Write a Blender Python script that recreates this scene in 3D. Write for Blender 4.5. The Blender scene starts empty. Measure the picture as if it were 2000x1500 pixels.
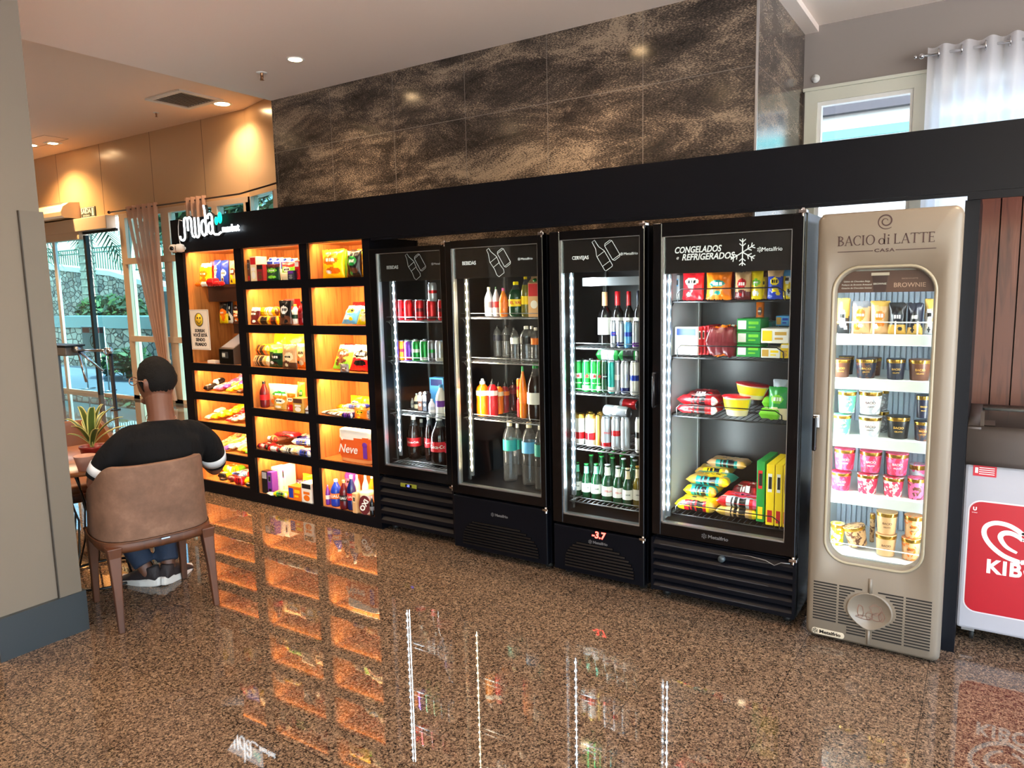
import bpy, bmesh, math, random
from mathutils import Vector, Matrix, noise
R = math.radians
SC = bpy.context.scene
COL = SC.collection

# ---------------------------------------------------------------- camera, world, sun, exposure
def make_camera():
    yaw, pitch, roll, f = R(33.2262267), R(7.37013254), R(1.26630132), 1425.565
    cam = bpy.data.cameras.new('camera'); o = bpy.data.objects.new('camera', cam); COL.objects.link(o)
    cam.sensor_width = 36.0; cam.lens = f / 2000.0 * 36.0; cam.clip_start = 0.05; cam.clip_end = 300
    fw = Vector((-math.sin(yaw) * math.cos(pitch), math.cos(yaw) * math.cos(pitch), -math.sin(pitch)))
    r0 = Vector((math.cos(yaw), math.sin(yaw), 0)); d0 = fw.cross(r0)
    r = math.cos(roll) * r0 + math.sin(roll) * d0
    d = -math.sin(roll) * r0 + math.cos(roll) * d0
    m = Matrix((r, -d, -fw)).transposed().to_4x4(); m.translation = Vector((0, 0, 1.62))
    o.matrix_world = m; SC.camera = o
make_camera()

vs = SC.view_settings
vs.view_transform = 'Standard'; vs.look = 'None'; vs.gamma = 1.0; vs.use_curve_mapping = False
vs.exposure = 1.25
SC.cycles.use_denoising = True
SC.cycles.max_bounces = 7; SC.cycles.diffuse_bounces = 4; SC.cycles.glossy_bounces = 4
SC.cycles.transmission_bounces = 4; SC.cycles.transparent_max_bounces = 24
SC.cycles.sample_clamp_indirect = 6.0
SC.cycles.caustics_reflective = False; SC.cycles.caustics_refractive = False
SC.cycles.use_light_tree = True

W = bpy.data.worlds.new('world'); SC.world = W; W.use_nodes = True
wn = W.node_tree.nodes; wl = W.node_tree.links
sky = wn.new('ShaderNodeTexSky'); sky.sky_type = 'NISHITA'; sky.sun_disc = False
sky.sun_elevation = R(48); sky.sun_rotation = R(200); sky.air_density = 1.3; sky.dust_density = 2.0
wl.new(sky.outputs['Color'], wn['Background'].inputs['Color'])
wn['Background'].inputs['Strength'].default_value = 0.9

def lamp(name, kind, loc, energy, color=(1, 1, 1), rot=(0, 0, 0), size=0.1, size_y=None, spread=None, parent=None, spot=None, blend=0.5):
    l = bpy.data.lights.new(name, kind); l.energy = energy; l.color = color
    if kind == 'AREA':
        l.size = size
        if size_y: l.shape = 'RECTANGLE'; l.size_y = size_y
        else: l.shape = 'DISK'
        if spread: l.spread = spread
    elif kind == 'SUN': l.angle = size
    else: l.shadow_soft_size = size
    if spot: l.spot_size = spot; l.spot_blend = blend
    o = bpy.data.objects.new(name, l); o.location = loc; o.rotation_euler = rot; o.parent = parent
    COL.objects.link(o); return o

lamp('sun', 'SUN', (0, 0, 20), 17.0, (1, .95, .9), (R(-8), R(42), 0), 0.01)

# ---------------------------------------------------------------- colours and materials
def lin(c):
    return tuple(((x / 255) / 12.92 if x / 255 <= .04045 else (((x / 255) + .055) / 1.055) ** 2.4) for x in c) + (1,)
PAL = dict(r=(205, 25, 35), dr=(140, 20, 30), y=(250, 215, 20), g=(30, 140, 60), dg=(20, 60, 35), lg=(120, 200, 50),
    b=(30, 60, 180), db=(20, 30, 90), lb=(90, 170, 225), w=(240, 238, 232), k=(18, 18, 20), br=(95, 55, 35), o=(240, 120, 20),
    p=(110, 50, 160), pk=(235, 100, 150), c=(240, 222, 180), s=(185, 188, 195), gd=(205, 160, 70), m=(95, 25, 30), t=(30, 150, 140),
    gr=(120, 120, 125), ol=(110, 105, 40), mint=(120, 215, 180), tan=(215, 170, 120), nv=(25, 28, 45), co=(215, 55, 90), am=(200, 110, 10))
_M = {}
def mat(name, col=(200, 200, 200), rough=.5, metal=0., spec=.5, emit=None, es=1., coat=0., alpha=None):
    if name in _M: return _M[name]
    m = bpy.data.materials.new(name); m.use_nodes = True; b = m.node_tree.nodes['Principled BSDF']
    b.inputs['Base Color'].default_value = lin(col); b.inputs['Roughness'].default_value = rough
    b.inputs['Metallic'].default_value = metal; b.inputs['Specular IOR Level'].default_value = spec
    b.inputs['Coat Weight'].default_value = coat; b.inputs['Coat Roughness'].default_value = .05
    if emit is not None:
        b.inputs['Emission Color'].default_value = lin(emit); b.inputs['Emission Strength'].default_value = es
    _M[name] = m; return m
def N(m): return m.node_tree.nodes, m.node_tree.links, m.node_tree.nodes['Principled BSDF']
def bump(m, scale, strength, dist=.002, detail=3, coords='Object', stretch=None):
    n, l, b = N(m)
    tc = n.new('ShaderNodeTexCoord'); no = n.new('ShaderNodeTexNoise'); no.inputs['Scale'].default_value = scale; no.inputs['Detail'].default_value = detail
    src = tc.outputs[coords]
    if stretch:
        mp = n.new('ShaderNodeMapping'); mp.inputs['Scale'].default_value = stretch; l.new(src, mp.inputs['Vector']); src = mp.outputs[0]
    l.new(src, no.inputs['Vector'])
    bp = n.new('ShaderNodeBump'); bp.inputs['Strength'].default_value = strength; bp.inputs['Distance'].default_value = dist
    l.new(no.outputs['Fac'], bp.inputs['Height']); l.new(bp.outputs[0], b.inputs['Normal']); return m
def ramp(n, l, fac, stops, interp='LINEAR'):
    r = n.new('ShaderNodeValToRGB'); r.color_ramp.interpolation = interp
    e = r.color_ramp.elements
    while len(e) < len(stops): e.new(.5)
    for k, (p, c) in enumerate(stops): e[k].position = p; e[k].color = lin(c)
    l.new(fac, r.inputs[0]); return r
def pcol(k):
    if isinstance(k, str): return PAL[k]
    return k
def foil(k):            # printed film wrapper
    return mat('film_' + str(k), pcol(k), .28, 0, .5)
def card(k): return mat('card_' + str(k), pcol(k), .5)
def gloss(k): return mat('gloss_' + str(k), pcol(k), .12)
def metalm(k, r=.25): return mat('metal_' + str(k), pcol(k), r, .9)
def mixclear(name, tint, body, fac, rough=.04, dif=0.):   # clear plastic or glass: light passes, surface still reflects
    if name in _M: return _M[name]
    m = bpy.data.materials.new(name); m.use_nodes = True; n = m.node_tree.nodes; l = m.node_tree.links
    n.remove(n['Principled BSDF']); out = n['Material Output']
    tr = n.new('ShaderNodeBsdfTransparent'); tr.inputs[0].default_value = lin(tint)
    gl = n.new('ShaderNodeBsdfGlossy'); gl.inputs['Roughness'].default_value = rough; gl.inputs[0].default_value = lin(body)
    lw = n.new('ShaderNodeLayerWeight'); lw.inputs['Blend'].default_value = .5
    pw = n.new('ShaderNodeMath'); pw.operation = 'POWER'; l.new(lw.outputs['Facing'], pw.inputs[0]); pw.inputs[1].default_value = 5
    fr = n.new('ShaderNodeMath'); fr.operation = 'MULTIPLY_ADD'; l.new(pw.outputs[0], fr.inputs[0]); fr.inputs[1].default_value = .85; fr.inputs[2].default_value = (fac - 1) * .09
    mx = n.new('ShaderNodeMixShader'); l.new(fr.outputs[0], mx.inputs[0])
    if dif:
        df = n.new('ShaderNodeBsdfDiffuse'); df.inputs[0].default_value = lin(body)
        m2 = n.new('ShaderNodeMixShader'); m2.inputs[0].default_value = dif
        l.new(tr.outputs[0], m2.inputs[1]); l.new(df.outputs[0], m2.inputs[2]); l.new(m2.outputs[0], mx.inputs[1])
    else: l.new(tr.outputs[0], mx.inputs[1])
    l.new(gl.outputs[0], mx.inputs[2]); l.new(mx.outputs[0], out.inputs[0]); _M[name] = m; return m
GLASS = mixclear('glass', (246, 250, 249), (255, 255, 255), 1.42)
WGLASS = mixclear('window_glass', (176, 210, 214), (255, 255, 255), 1.45)
CLEARP = mixclear('clear_plastic', (222, 222, 222), (230, 232, 235), 1.6, .08, .05)

BLACKP = mat('black_laminate', (6, 8, 15), .4, 0, .16)
BLACKG = mat('black_gloss', (5, 5, 7), .16)
BLACKM = mat('black_matt', (10, 10, 11), .6)
CHROME = mat('chrome', (210, 210, 212), .12, 1)
STEEL = mat('brushed_steel', (150, 152, 156), .35, 1)
ALU = mat('aluminium', (200, 202, 205), .3, .9)
WHITEP = mat('white_plastic', (232, 232, 228), .35)

def wood(name, base, dark, sc=14, rough=.35, axis=(1, 1, .08)):
    if name in _M: return _M[name]
    m = mat(name, base, rough); n, l, b = N(m)
    tc = n.new('ShaderNodeTexCoord'); mp = n.new('ShaderNodeMapping'); mp.inputs['Scale'].default_value = axis
    no = n.new('ShaderNodeTexNoise'); no.inputs['Scale'].default_value = sc; no.inputs['Detail'].default_value = 6; no.inputs['Distortion'].default_value = .6
    l.new(tc.outputs['Object'], mp.inputs[0]); l.new(mp.outputs[0], no.inputs['Vector'])
    r = ramp(n, l, no.outputs['Fac'], [(.3, dark), (.5, base), (.62, base), (.72, tuple(min(255, x + 14) for x in base))])
    l.new(r.outputs[0], b.inputs['Base Color']); return m
WOODC = wood('wood_laminate', (196, 128, 66), (150, 88, 40), 42)
WOODP = wood('wood_panel', (92, 50, 36), (58, 29, 21), 34, .4)
WOODL = wood('walnut_leg', (82, 44, 23), (54, 28, 14), 20, .5)

# ---------------------------------------------------------------- mesh builder
class MB:
    def __init__(s): s.b = bmesh.new(); s.mi = 0; s.sm = False
    def _f(s, vs):
        try: f = s.b.faces.new(vs)
        except ValueError: return None
        f.material_index = s.mi; f.smooth = s.sm; return f
    def box(s, x0, x1, y0, y1, z0, z1, mi=None, bev=0):
        if mi is not None: s.mi = mi
        v = [s.b.verts.new(p) for p in ((x0, y0, z0), (x1, y0, z0), (x1, y1, z0), (x0, y1, z0), (x0, y0, z1), (x1, y0, z1), (x1, y1, z1), (x0, y1, z1))]
        fs = [s._f([v[i] for i in q]) for q in ((3, 2, 1, 0), (4, 5, 6, 7), (0, 1, 5, 4), (1, 2, 6, 5), (2, 3, 7, 6), (3, 0, 4, 7))]
        if bev:
            es = set(e for f in fs for e in f.edges)
            bmesh.ops.bevel(s.b, geom=list(es), offset=bev, segments=2, profile=.5, affect='EDGES', clamp_overlap=True, material=-1)
        return s
    def quad(s, pts, mi=None):
        if mi is not None: s.mi = mi
        s._f([s.b.verts.new(p) for p in pts]); return s
    def prism(s, pts, y0, y1, axis='y', mi=None):       # pts outline in the plane across axis, counterclockwise seen from -axis
        if mi is not None: s.mi = mi
        def P(a, c, t): return {'y': (a, t, c), 'x': (t, a, c), 'z': (a, c, t)}[axis]
        A = [s.b.verts.new(P(a, c, y0)) for a, c in pts]; B = [s.b.verts.new(P(a, c, y1)) for a, c in pts]
        s._f(A); s._f(B[::-1]); n = len(pts)
        for i in range(n): s._f([A[i], B[i], B[(i + 1) % n], A[(i + 1) % n]])
        return s
    def lathe(s, prof, n=16, c=(0, 0, 0), mis=None, axis='z', smooth=True, sx=1, sy=1):
        rings = []; s0 = s.sm; s.sm = smooth
        def P(x, y, z):
            if axis == 'x': return (c[0] + z, c[1] + x, c[2] + y)
            if axis == 'y': return (c[0] + x, c[1] + z, c[2] + y)
            return (c[0] + x, c[1] + y, c[2] + z)
        for r, z in prof:
            if r <= 1e-6: rings.append([s.b.verts.new(P(0, 0, z))])
            else: rings.append([s.b.verts.new(P(r * sx * math.cos(6.283185 * k / n), r * sy * math.sin(6.283185 * k / n), z)) for k in range(n)])
        for i in range(len(rings) - 1):
            if mis: s.mi = mis[i]
            a, b = rings[i], rings[i + 1]
            if len(a) == 1 and len(b) == 1: continue
            for k in range(n):
                k2 = (k + 1) % n
                if len(a) == 1: s._f([a[0], b[k2], b[k]])
                elif len(b) == 1: s._f([a[k], a[k2], b[0]])
                else: s._f([a[k], a[k2], b[k2], b[k]])
        s.sm = s0; return s
    def tube(s, pts, r, n=8, mi=None, closed=False, caps=True, flat=1.0, up=None):
        if mi is not None: s.mi = mi
        pts = [Vector(p) for p in pts]; m = len(pts); rr = r if isinstance(r, (list, tuple)) else [r] * m
        s0 = s.sm; s.sm = True; rings = []; prev = None
        for i, p in enumerate(pts):
            if closed: t = pts[(i + 1) % m] - pts[i - 1]
            else: t = pts[min(i + 1, m - 1)] - pts[max(i - 1, 0)]
            t = t.normalized() if t.length > 1e-9 else Vector((0, 0, 1))
            if prev is None:
                a = Vector(up) if up else (Vector((0, 0, 1)) if abs(t.z) < .9 else Vector((1, 0, 0)))
                u = (a - t * a.dot(t)).normalized()
            else: u = (prev - t * prev.dot(t)).normalized()
            prev = u; v = t.cross(u); q = rr[i]; qa, qb = q if isinstance(q, tuple) else (q, q * flat)
            rings.append([s.b.verts.new(p + u * qa * math.cos(6.283185 * k / n) + v * qb * math.sin(6.283185 * k / n)) for k in range(n)])
        for i in range(m if closed else m - 1):
            a, b = rings[i], rings[(i + 1) % m]
            for k in range(n): s._f([a[k], a[(k + 1) % n], b[(k + 1) % n], b[k]])
        if caps and not closed: s._f(rings[0][::-1]); s._f(rings[-1])
        s.sm = s0; return s
    def ball(s, c, r, mi=None, n=12, m=8):
        if mi is not None: s.mi = mi
        rx, ry, rz = r if isinstance(r, tuple) else (r, r, r)
        return s.lathe([(math.sin(math.pi * i / m) if 0 < i < m else 0, -math.cos(math.pi * i / m) * rz) for i in range(m + 1)], n, c, sx=rx, sy=ry)
    def ribbon(s, pts, w, y, th=.0015, mi=None, closed=False):     # a flat stroke in the x-z plane facing -y
        if mi is not None: s.mi = mi
        P = [Vector((a, c)) for a, c in pts]; m = len(P); L = []; Rr = []
        for i in range(m):
            t = (P[(i + 1) % m] - P[i - 1]) if closed else (P[min(i + 1, m - 1)] - P[max(i - 1, 0)])
            if t.length < 1e-9: t = Vector((1, 0))
            t.normalize(); nn = Vector((-t.y, t.x)) * ((w[i] if isinstance(w, (list, tuple)) else w) / 2)
            L.append(P[i] + nn); Rr.append(P[i] - nn)
        for i in range(m if closed else m - 1):
            j = (i + 1) % m
            q = [Rr[i], Rr[j], L[j], L[i]]
            A = [s.b.verts.new((a.x, y - th, a.y)) for a in q]; B = [s.b.verts.new((a.x, y, a.y)) for a in q]
            s._f(A)
            for k in range(4): s._f([A[k], B[k], B[(k + 1) % 4], A[(k + 1) % 4]])
        return s
    def grid(s, fn, nu, nv, mif=None, closed_u=False):
        V = [[s.b.verts.new(fn(i / nu, j / nv)) for i in range(nu + (0 if closed_u else 1))] for j in range(nv + 1)]
        s0 = s.sm; s.sm = True
        for j in range(nv):
            for i in range(nu):
                i2 = (i + 1) % nu if closed_u else i + 1
                if mif: s.mi = mif((i + .5) / nu, (j + .5) / nv)
                s._f([V[j][i], V[j][i2], V[j + 1][i2], V[j + 1][i]])
        s.sm = s0; return V
    def mesh(s, name, mats, recalc=True):
        if recalc: bmesh.ops.recalc_face_normals(s.b, faces=s.b.faces)
        me = bpy.data.meshes.new(name); s.b.to_mesh(me); s.b.free()
        for m in (mats if isinstance(mats, (list, tuple)) else [mats]): me.materials.append(m)
        return me
    def obj(s, name, mats, parent=None, loc=(0, 0, 0), rot=None, recalc=True):
        return link(name, s.mesh(name, mats, recalc), parent, loc, rot)
def link(name, me, parent=None, loc=(0, 0, 0), rot=None):
    o = bpy.data.objects.new(name, me); COL.objects.link(o); o.parent = parent; o.location = loc
    if rot: o.rotation_euler = rot
    return o
def tag(o, label=None, cat=None, group=None, kind=None):
    if label: o['label'] = label
    if cat: o['category'] = cat
    if group: o['group'] = group
    if kind: o['kind'] = kind
    return o
def thing(name, label, cat, loc=(0, 0, 0), rot=None, group=None):
    o = bpy.data.objects.new(name, None); COL.objects.link(o); o.location = loc; o.empty_display_size = .05
    if rot: o.rotation_euler = rot
    return tag(o, label, cat, group)
def struct(name, mb, m, parent=None, **k):
    o = mb.obj(name, m, parent, **k)
    if not parent: o['kind'] = 'structure'
    return o
def text_mesh(s, size, mats, depth=.001, bold=0., shear=0., align='CENTER', name='lettering', spacing=1.0, bend=None, sx=1.0, lines=1.0, fit=None):
    cu = bpy.data.curves.new('tmp', 'FONT'); cu.body = s; cu.size = size; cu.extrude = depth / 2; cu.offset = bold
    cu.shear = shear; cu.align_x = align; cu.align_y = 'CENTER'; cu.space_character = spacing; cu.space_line = lines; cu.resolution_u = 3
    o = bpy.data.objects.new('tmp', cu); me = bpy.data.meshes.new_from_object(o); bpy.data.objects.remove(o)
    me.name = name
    if fit:
        xs = [v.co.x for v in me.vertices]; sx = fit / (max(xs) - min(xs))
    for v in me.vertices:
        x, y, z = v.co; x *= sx
        if bend: a = x / bend; v.co = ((bend + z) * math.sin(a), -(bend + z) * math.cos(a), y)
        else: v.co = (x, -z, y)
    me.materials.clear()
    for m in (mats if isinstance(mats, (list, tuple)) else [mats]): me.materials.append(m)
    return me
def text(parent, s, size, loc, m, **k):
    nm = k.get('name', 'lettering')
    rot = k.pop('rot', None)
    return link(nm, text_mesh(s, size, m, **k), parent, loc, rot)
# ---------------------------------------------------------------- the room
YF = 3.57          # plane of the black market front
YS = 4.30          # plane of the dark stone wall
HC = 3.25          # main ceiling
HL = 4.06          # higher ceiling over the entrance
YE = 6.50          # entrance wall

def granite():
    m = mat('granite_floor', (110, 90, 72), .12, 0, .5); n, l, b = N(m)
    tc = n.new('ShaderNodeTexCoord')
    v1 = n.new('ShaderNodeTexVoronoi'); v1.inputs['Scale'].default_value = 125; v1.inputs['Randomness'].default_value = 1
    v2 = n.new('ShaderNodeTexVoronoi'); v2.inputs['Scale'].default_value = 260
    l.new(tc.outputs['Object'], v1.inputs['Vector']); l.new(tc.outputs['Object'], v2.inputs['Vector'])
    s1 = n.new('ShaderNodeSeparateColor'); l.new(v1.outputs['Color'], s1.inputs[0])
    s2 = n.new('ShaderNodeSeparateColor'); l.new(v2.outputs['Color'], s2.inputs[0])
    r1 = ramp(n, l, s1.outputs[0], [(0, (34, 28, 25)), (.22, (66, 53, 44)), (.42, (98, 80, 66)), (.66, (118, 98, 80)), (.88, (146, 124, 104))], 'CONSTANT')
    r2 = ramp(n, l, s2.outputs[1], [(0, (22, 18, 16)), (.3, (70, 56, 46)), (.55, (112, 92, 74)), (.85, (150, 128, 104))], 'CONSTANT')
    no = n.new('ShaderNodeTexNoise'); no.inputs['Scale'].default_value = 6; no.inputs['Detail'].default_value = 4; l.new(tc.outputs['Object'], no.inputs['Vector'])
    mx = n.new('ShaderNodeMix'); mx.data_type = 'RGBA'; mx.inputs[0].default_value = .5
    l.new(r1.outputs[0], mx.inputs[6]); l.new(r2.outputs[0], mx.inputs[7])
    # thin joints on a 0.49 m tile grid
    sp = n.new('ShaderNodeSeparateXYZ'); l.new(tc.outputs['Object'], sp.inputs[0])
    def joint(out, off):
        a = n.new('ShaderNodeMath'); a.operation = 'SUBTRACT'; l.new(out, a.inputs[0]); a.inputs[1].default_value = off
        d = n.new('ShaderNodeMath'); d.operation = 'DIVIDE'; l.new(a.outputs[0], d.inputs[0]); d.inputs[1].default_value = .49
        f = n.new('ShaderNodeMath'); f.operation = 'FRACT'; l.new(d.outputs[0], f.inputs[0])
        h = n.new('ShaderNodeMath'); h.operation = 'SUBTRACT'; l.new(f.outputs[0], h.inputs[0]); h.inputs[1].default_value = .5
        g = n.new('ShaderNodeMath'); g.operation = 'ABSOLUTE'; l.new(h.outputs[0], g.inputs[0])
        k = n.new('ShaderNodeMath'); k.operation = 'GREATER_THAN'; l.new(g.outputs[0], k.inputs[0]); k.inputs[1].default_value = .497
        return k
    j1 = joint(sp.outputs[0], -.14); j2 = joint(sp.outputs[1], 1.61)
    j = n.new('ShaderNodeMath'); j.operation = 'MAXIMUM'; l.new(j1.outputs[0], j.inputs[0]); l.new(j2.outputs[0], j.inputs[1])
    jm = n.new('ShaderNodeMath'); jm.operation = 'MULTIPLY'; l.new(j.outputs[0], jm.inputs[0]); jm.inputs[1].default_value = .7
    m3 = n.new('ShaderNodeMix'); m3.data_type = 'RGBA'; l.new(jm.outputs[0], m3.inputs[0]); l.new(mx.outputs[2], m3.inputs[6]); m3.inputs[7].default_value = lin((26, 22, 20))
    l.new(m3.outputs[2], b.inputs['Base Color'])
    rr = ramp(n, l, no.outputs['Fac'], [(.3, (26, 26, 26)), (.7, (44, 44, 44))])
    l.new(rr.outputs[0], b.inputs['Roughness']); b.inputs['IOR'].default_value = 1.5
    return m
GRAN = granite()

def stone():
    m = mat('brown_stone', (70, 62, 56), .16, 0, .5); n, l, b = N(m)
    tc = n.new('ShaderNodeTexCoord')
    mp = n.new('ShaderNodeMapping'); mp.inputs['Rotation'].default_value = (0, R(18), 0); mp.inputs['Scale'].default_value = (1, 1, 3.2); l.new(tc.outputs['Object'], mp.inputs[0])
    w = n.new('ShaderNodeTexNoise'); w.inputs['Scale'].default_value = 1.5; w.inputs['Detail'].default_value = 12; w.inputs['Distortion'].default_value = .5; w.inputs['Roughness'].default_value = .72
    l.new(mp.outputs[0], w.inputs['Vector'])
    f = n.new('ShaderNodeTexNoise'); f.inputs['Scale'].default_value = 70; f.inputs['Detail'].default_value = 5; f.inputs['Distortion'].default_value = .3
    mp2 = n.new('ShaderNodeMapping'); mp2.inputs['Rotation'].default_value = (0, R(18), 0); mp2.inputs['Scale'].default_value = (1, 1, 3.5); l.new(tc.outputs['Object'], mp2.inputs[0]); l.new(mp2.outputs[0], f.inputs['Vector'])
    a = n.new('ShaderNodeMath'); a.operation = 'MULTIPLY_ADD'; l.new(f.outputs['Fac'], a.inputs[0]); a.inputs[1].default_value = .75; l.new(w.outputs['Fac'], a.inputs[2])
    r = ramp(n, l, a.outputs[0], [(.70, (30, 26, 24)), (.83, (56, 49, 44)), (.93, (92, 80, 70)), (1.0, (150, 132, 112))])
    sp = n.new('ShaderNodeSeparateXYZ'); l.new(tc.outputs['Object'], sp.inputs[0])
    def joint(out, off, per, wd):
        a = n.new('ShaderNodeMath'); a.operation = 'SUBTRACT'; l.new(out, a.inputs[0]); a.inputs[1].default_value = off
        d = n.new('ShaderNodeMath'); d.operation = 'DIVIDE'; l.new(a.outputs[0], d.inputs[0]); d.inputs[1].default_value = per
        g = n.new('ShaderNodeMath'); g.operation = 'FRACT'; l.new(d.outputs[0], g.inputs[0])
        k = n.new('ShaderNodeMath'); k.operation = 'LESS_THAN'; l.new(g.outputs[0], k.inputs[0]); k.inputs[1].default_value = wd / per
        return k
    j1 = joint(sp.outputs[0], -1.827 - .667 * 20, .667, .004); j2 = joint(sp.outputs[2], 2.82 - 1.34 * 3, 1.34, .004); j3 = joint(sp.outputs[1], 4.30 + .55 - .667 * 4, .667, .004)
    q = n.new('ShaderNodeMath'); q.operation = 'MAXIMUM'; l.new(j1.outputs[0], q.inputs[0]); l.new(j2.outputs[0], q.inputs[1])
    q2 = n.new('ShaderNodeMath'); q2.operation = 'MAXIMUM'; l.new(q.outputs[0], q2.inputs[0]); l.new(j3.outputs[0], q2.inputs[1])
    m3 = n.new('ShaderNodeMix'); m3.data_type = 'RGBA'; l.new(q2.outputs[0], m3.inputs[0]); l.new(r.outputs[0], m3.inputs[6]); m3.inputs[7].default_value = lin((120, 112, 104))
    l.new(m3.outputs[2], b.inputs['Base Color']); return m
STONE = stone()
CEIL = mat('ceiling_paint', (244, 230, 218), .8)
CEILL = mat('entrance_ceiling_paint', (244, 218, 198), .8)
PANEL = mat('beige_wall_panel', (200, 165, 125), .22)
GREYW = bump(mat('grey_wall_paint', (140, 130, 124), .7), 60, .1)
PILP = bump(mat('pillar_paint', (112, 102, 90), .6), 30, .15)
DSLATE = mat('dark_slate', (46, 52, 56), .35)
FRAMEP = mat('window_frame_paint', (205, 205, 190), .4)
FRAMEB = mat('beige_aluminium', (214, 188, 160), .4)

struct('floor', MB().box(-16.5, 3.2, -5.2, 6.62, -.12, 0), GRAN)
struct('ceiling', MB().box(-5.19, 3.2, -5.2, YS, HC, HC + 1.0), CEIL)
struct('ceiling_entrance', MB().box(-16.5, -5.19, -5.2, 6.75, HL, HL + .15), CEILL)
struct('ceiling_window_bay', MB().box(-1.147, 3.2, YS, 5.6, 3.33, 4.0), CEIL)
struct('trim_1', MB().box(-1.147, -1.06, YS + .02, 5.47, 3.29, 3.33), CEIL)
struct('wall_stone', MB().box(-5.19, -1.147, YS, 5.47, 0, HC + .2), STONE)
struct('trim_2', MB().box(-1.155, -1.143, YS - .006, YS + .004, 0, HC), ALU)
# far sides of the hall, all beyond the picture, keep the daylight coming only through their windows
ws = MB(); ws.box(-16.5, .3, -5.35, -5.2, 0, HL); ws.box(.3, 2.9, -5.35, -5.2, 0, .2); ws.box(.3, 2.9, -5.35, -5.2, 3.0, HL); ws.box(2.9, 3.2, -5.35, -5.2, 0, HL); struct('wall_south', ws, GREYW)
wl_ = MB(); wl_.box(-16.65, -16.5, -5.2, 6.6, 0, HL); struct('wall_west', wl_, PANEL)
we = MB(); we.box(3.2, 3.35, -5.2, -4.8, 0, 3.4); we.box(3.2, 3.35, 3.9, 5.6, 0, 3.4); we.box(3.2, 3.35, -4.8, 3.9, 3.05, 3.4); we.box(3.2, 3.35, -4.8, 3.9, 0, .2)
struct('wall_east', we, GREYW)
# grey wall with the tall window behind the counter
Y5 = 5.47
g = MB()
g.box(-1.147, -1.13, Y5, Y5 + .15, 0, 3.33); g.box(-1.13, 3.2, Y5, Y5 + .15, 2.905, 3.33); g.box(1.6, 3.2, Y5, Y5 + .15, 0, 2.905)
g.box(-1.13, 1.6, Y5, Y5 + .15, 0, .12)
struct('wall_north', g, GREYW)
w1 = thing('window_1', None, None); w1['kind'] = 'structure'
g = MB()
for a, b_ in ((-1.13, -1.05), (-.475, -.33), (.25, .36), (.98, 1.09), (1.5, 1.6)): g.box(a, b_, Y5 - .03, Y5 + .06, .12, 2.905)
g.box(-1.13, 1.6, Y5 - .031, Y5 + .061, 2.83, 2.905); g.box(-1.13, 1.6, Y5 - .031, Y5 + .061, .12, .22)
g.box(-1.14, 1.6, Y5 - .05, Y5 - .02, 2.905, 2.925)
g.obj('window_frame', FRAMEP, w1)
g = MB()
for a, b_ in ((-1.05, -.475),): g.box(a, a + .025, Y5 - .015, Y5 + .04, .22, 2.83); g.box(b_ - .02, b_, Y5 - .015, Y5 + .04, .22, 2.83); g.box(a, b_, Y5 - .016, Y5 + .041, 2.805, 2.83)
g.obj('sash', WHITEP, w1)
MB().box(-1.05, 1.55, Y5 + .015, Y5 + .022, .22, 2.83).obj('pane', mixclear('pale_glass', (240, 246, 246), (255, 255, 255), 1.4), w1)
# tall sash post seen at the window
# curtain behind the black front
def curtain_mesh(L, H, folds, amp, n=None, gather=0., seed=1, taper=None):
    rnd = random.Random(seed); ph = [rnd.uniform(-.5, .5) for _ in range(8)]
    def fn(u, v):
        a = amp * (.5 + .5 * math.sin(3.1 * u + ph[0])) + amp * .6
        x = (u - .5) * L; 
        if taper: x = taper(u, v)
        y = a * math.sin(folds * 6.2832 * u + ph[1] * math.sin(2 * u + v * 1.5)) * (1 - .25 * v)
        return (x, y, -v * H)
    g = MB(); g.grid(fn, n or int(folds * 10), 24); return g
SHEER = mat('sheer_curtain', (245, 244, 248), .8)
def sheer(m, t=.5):
    n, l, b = N(m); out = n['Material Output']
    tl = n.new('ShaderNodeBsdfTranslucent'); tl.inputs[0].default_value = b.inputs['Base Color'].default_value
    mx = n.new('ShaderNodeMixShader'); mx.inputs[0].default_value = t
    l.new(b.outputs[0], mx.inputs[1]); l.new(tl.outputs[0], mx.inputs[2])
    tr = n.new('ShaderNodeBsdfTransparent'); m2 = n.new('ShaderNodeMixShader'); m2.inputs[0].default_value = .12
    l.new(mx.outputs[0], m2.inputs[1]); l.new(tr.outputs[0], m2.inputs[2]); l.new(m2.outputs[0], out.inputs[0])
sheer(SHEER, .6)
cr = thing('window_curtain', 'white sheer eyelet curtain over the window above the black front', 'curtain', (.62, 5.33, 3.03))
curtain_mesh(2.04, 2.95, 17, .035, 200).obj('drape', SHEER, cr)
EYE = MB().lathe([(.022, -.004), (.03, -.004), (.03, .004), (.022, .004), (.022, -.004)], 14, axis='x').mesh('eyelet', CHROME)
for k in range(17): link('eyelet', EYE, cr, ((k + .5) / 17 * 2.04 - 1.02, -.0, -.045))
rd = thing('curtain_rod', 'thin chrome curtain rod with knob end on the grey wall', 'curtain rod', (-.42, 5.33, 2.985))
g = MB(); g.tube([(0, 0, 0), (2.3, 0, 0)], .009, 10); g.ball((-.012, 0, 0), .018); g.ball((-.045, 0, 0), .011); g.obj('rod', CHROME, rd)
MB().tube([(.03, 0, 0), (.03, .14, 0)], .006, 8).obj('bracket', CHROME, rd)
o = MB().lathe([(0, -.02), (.012, -.02), (.012, -.014), (.026, -.012), (.028, 0), (0, 0)], 18, axis='y').obj('wall_plug', [WHITEP]); o.location = (-1.07, Y5, 2.99)
tag(o, 'small round white cap on the grey wall above the window', 'wall cap')
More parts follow.
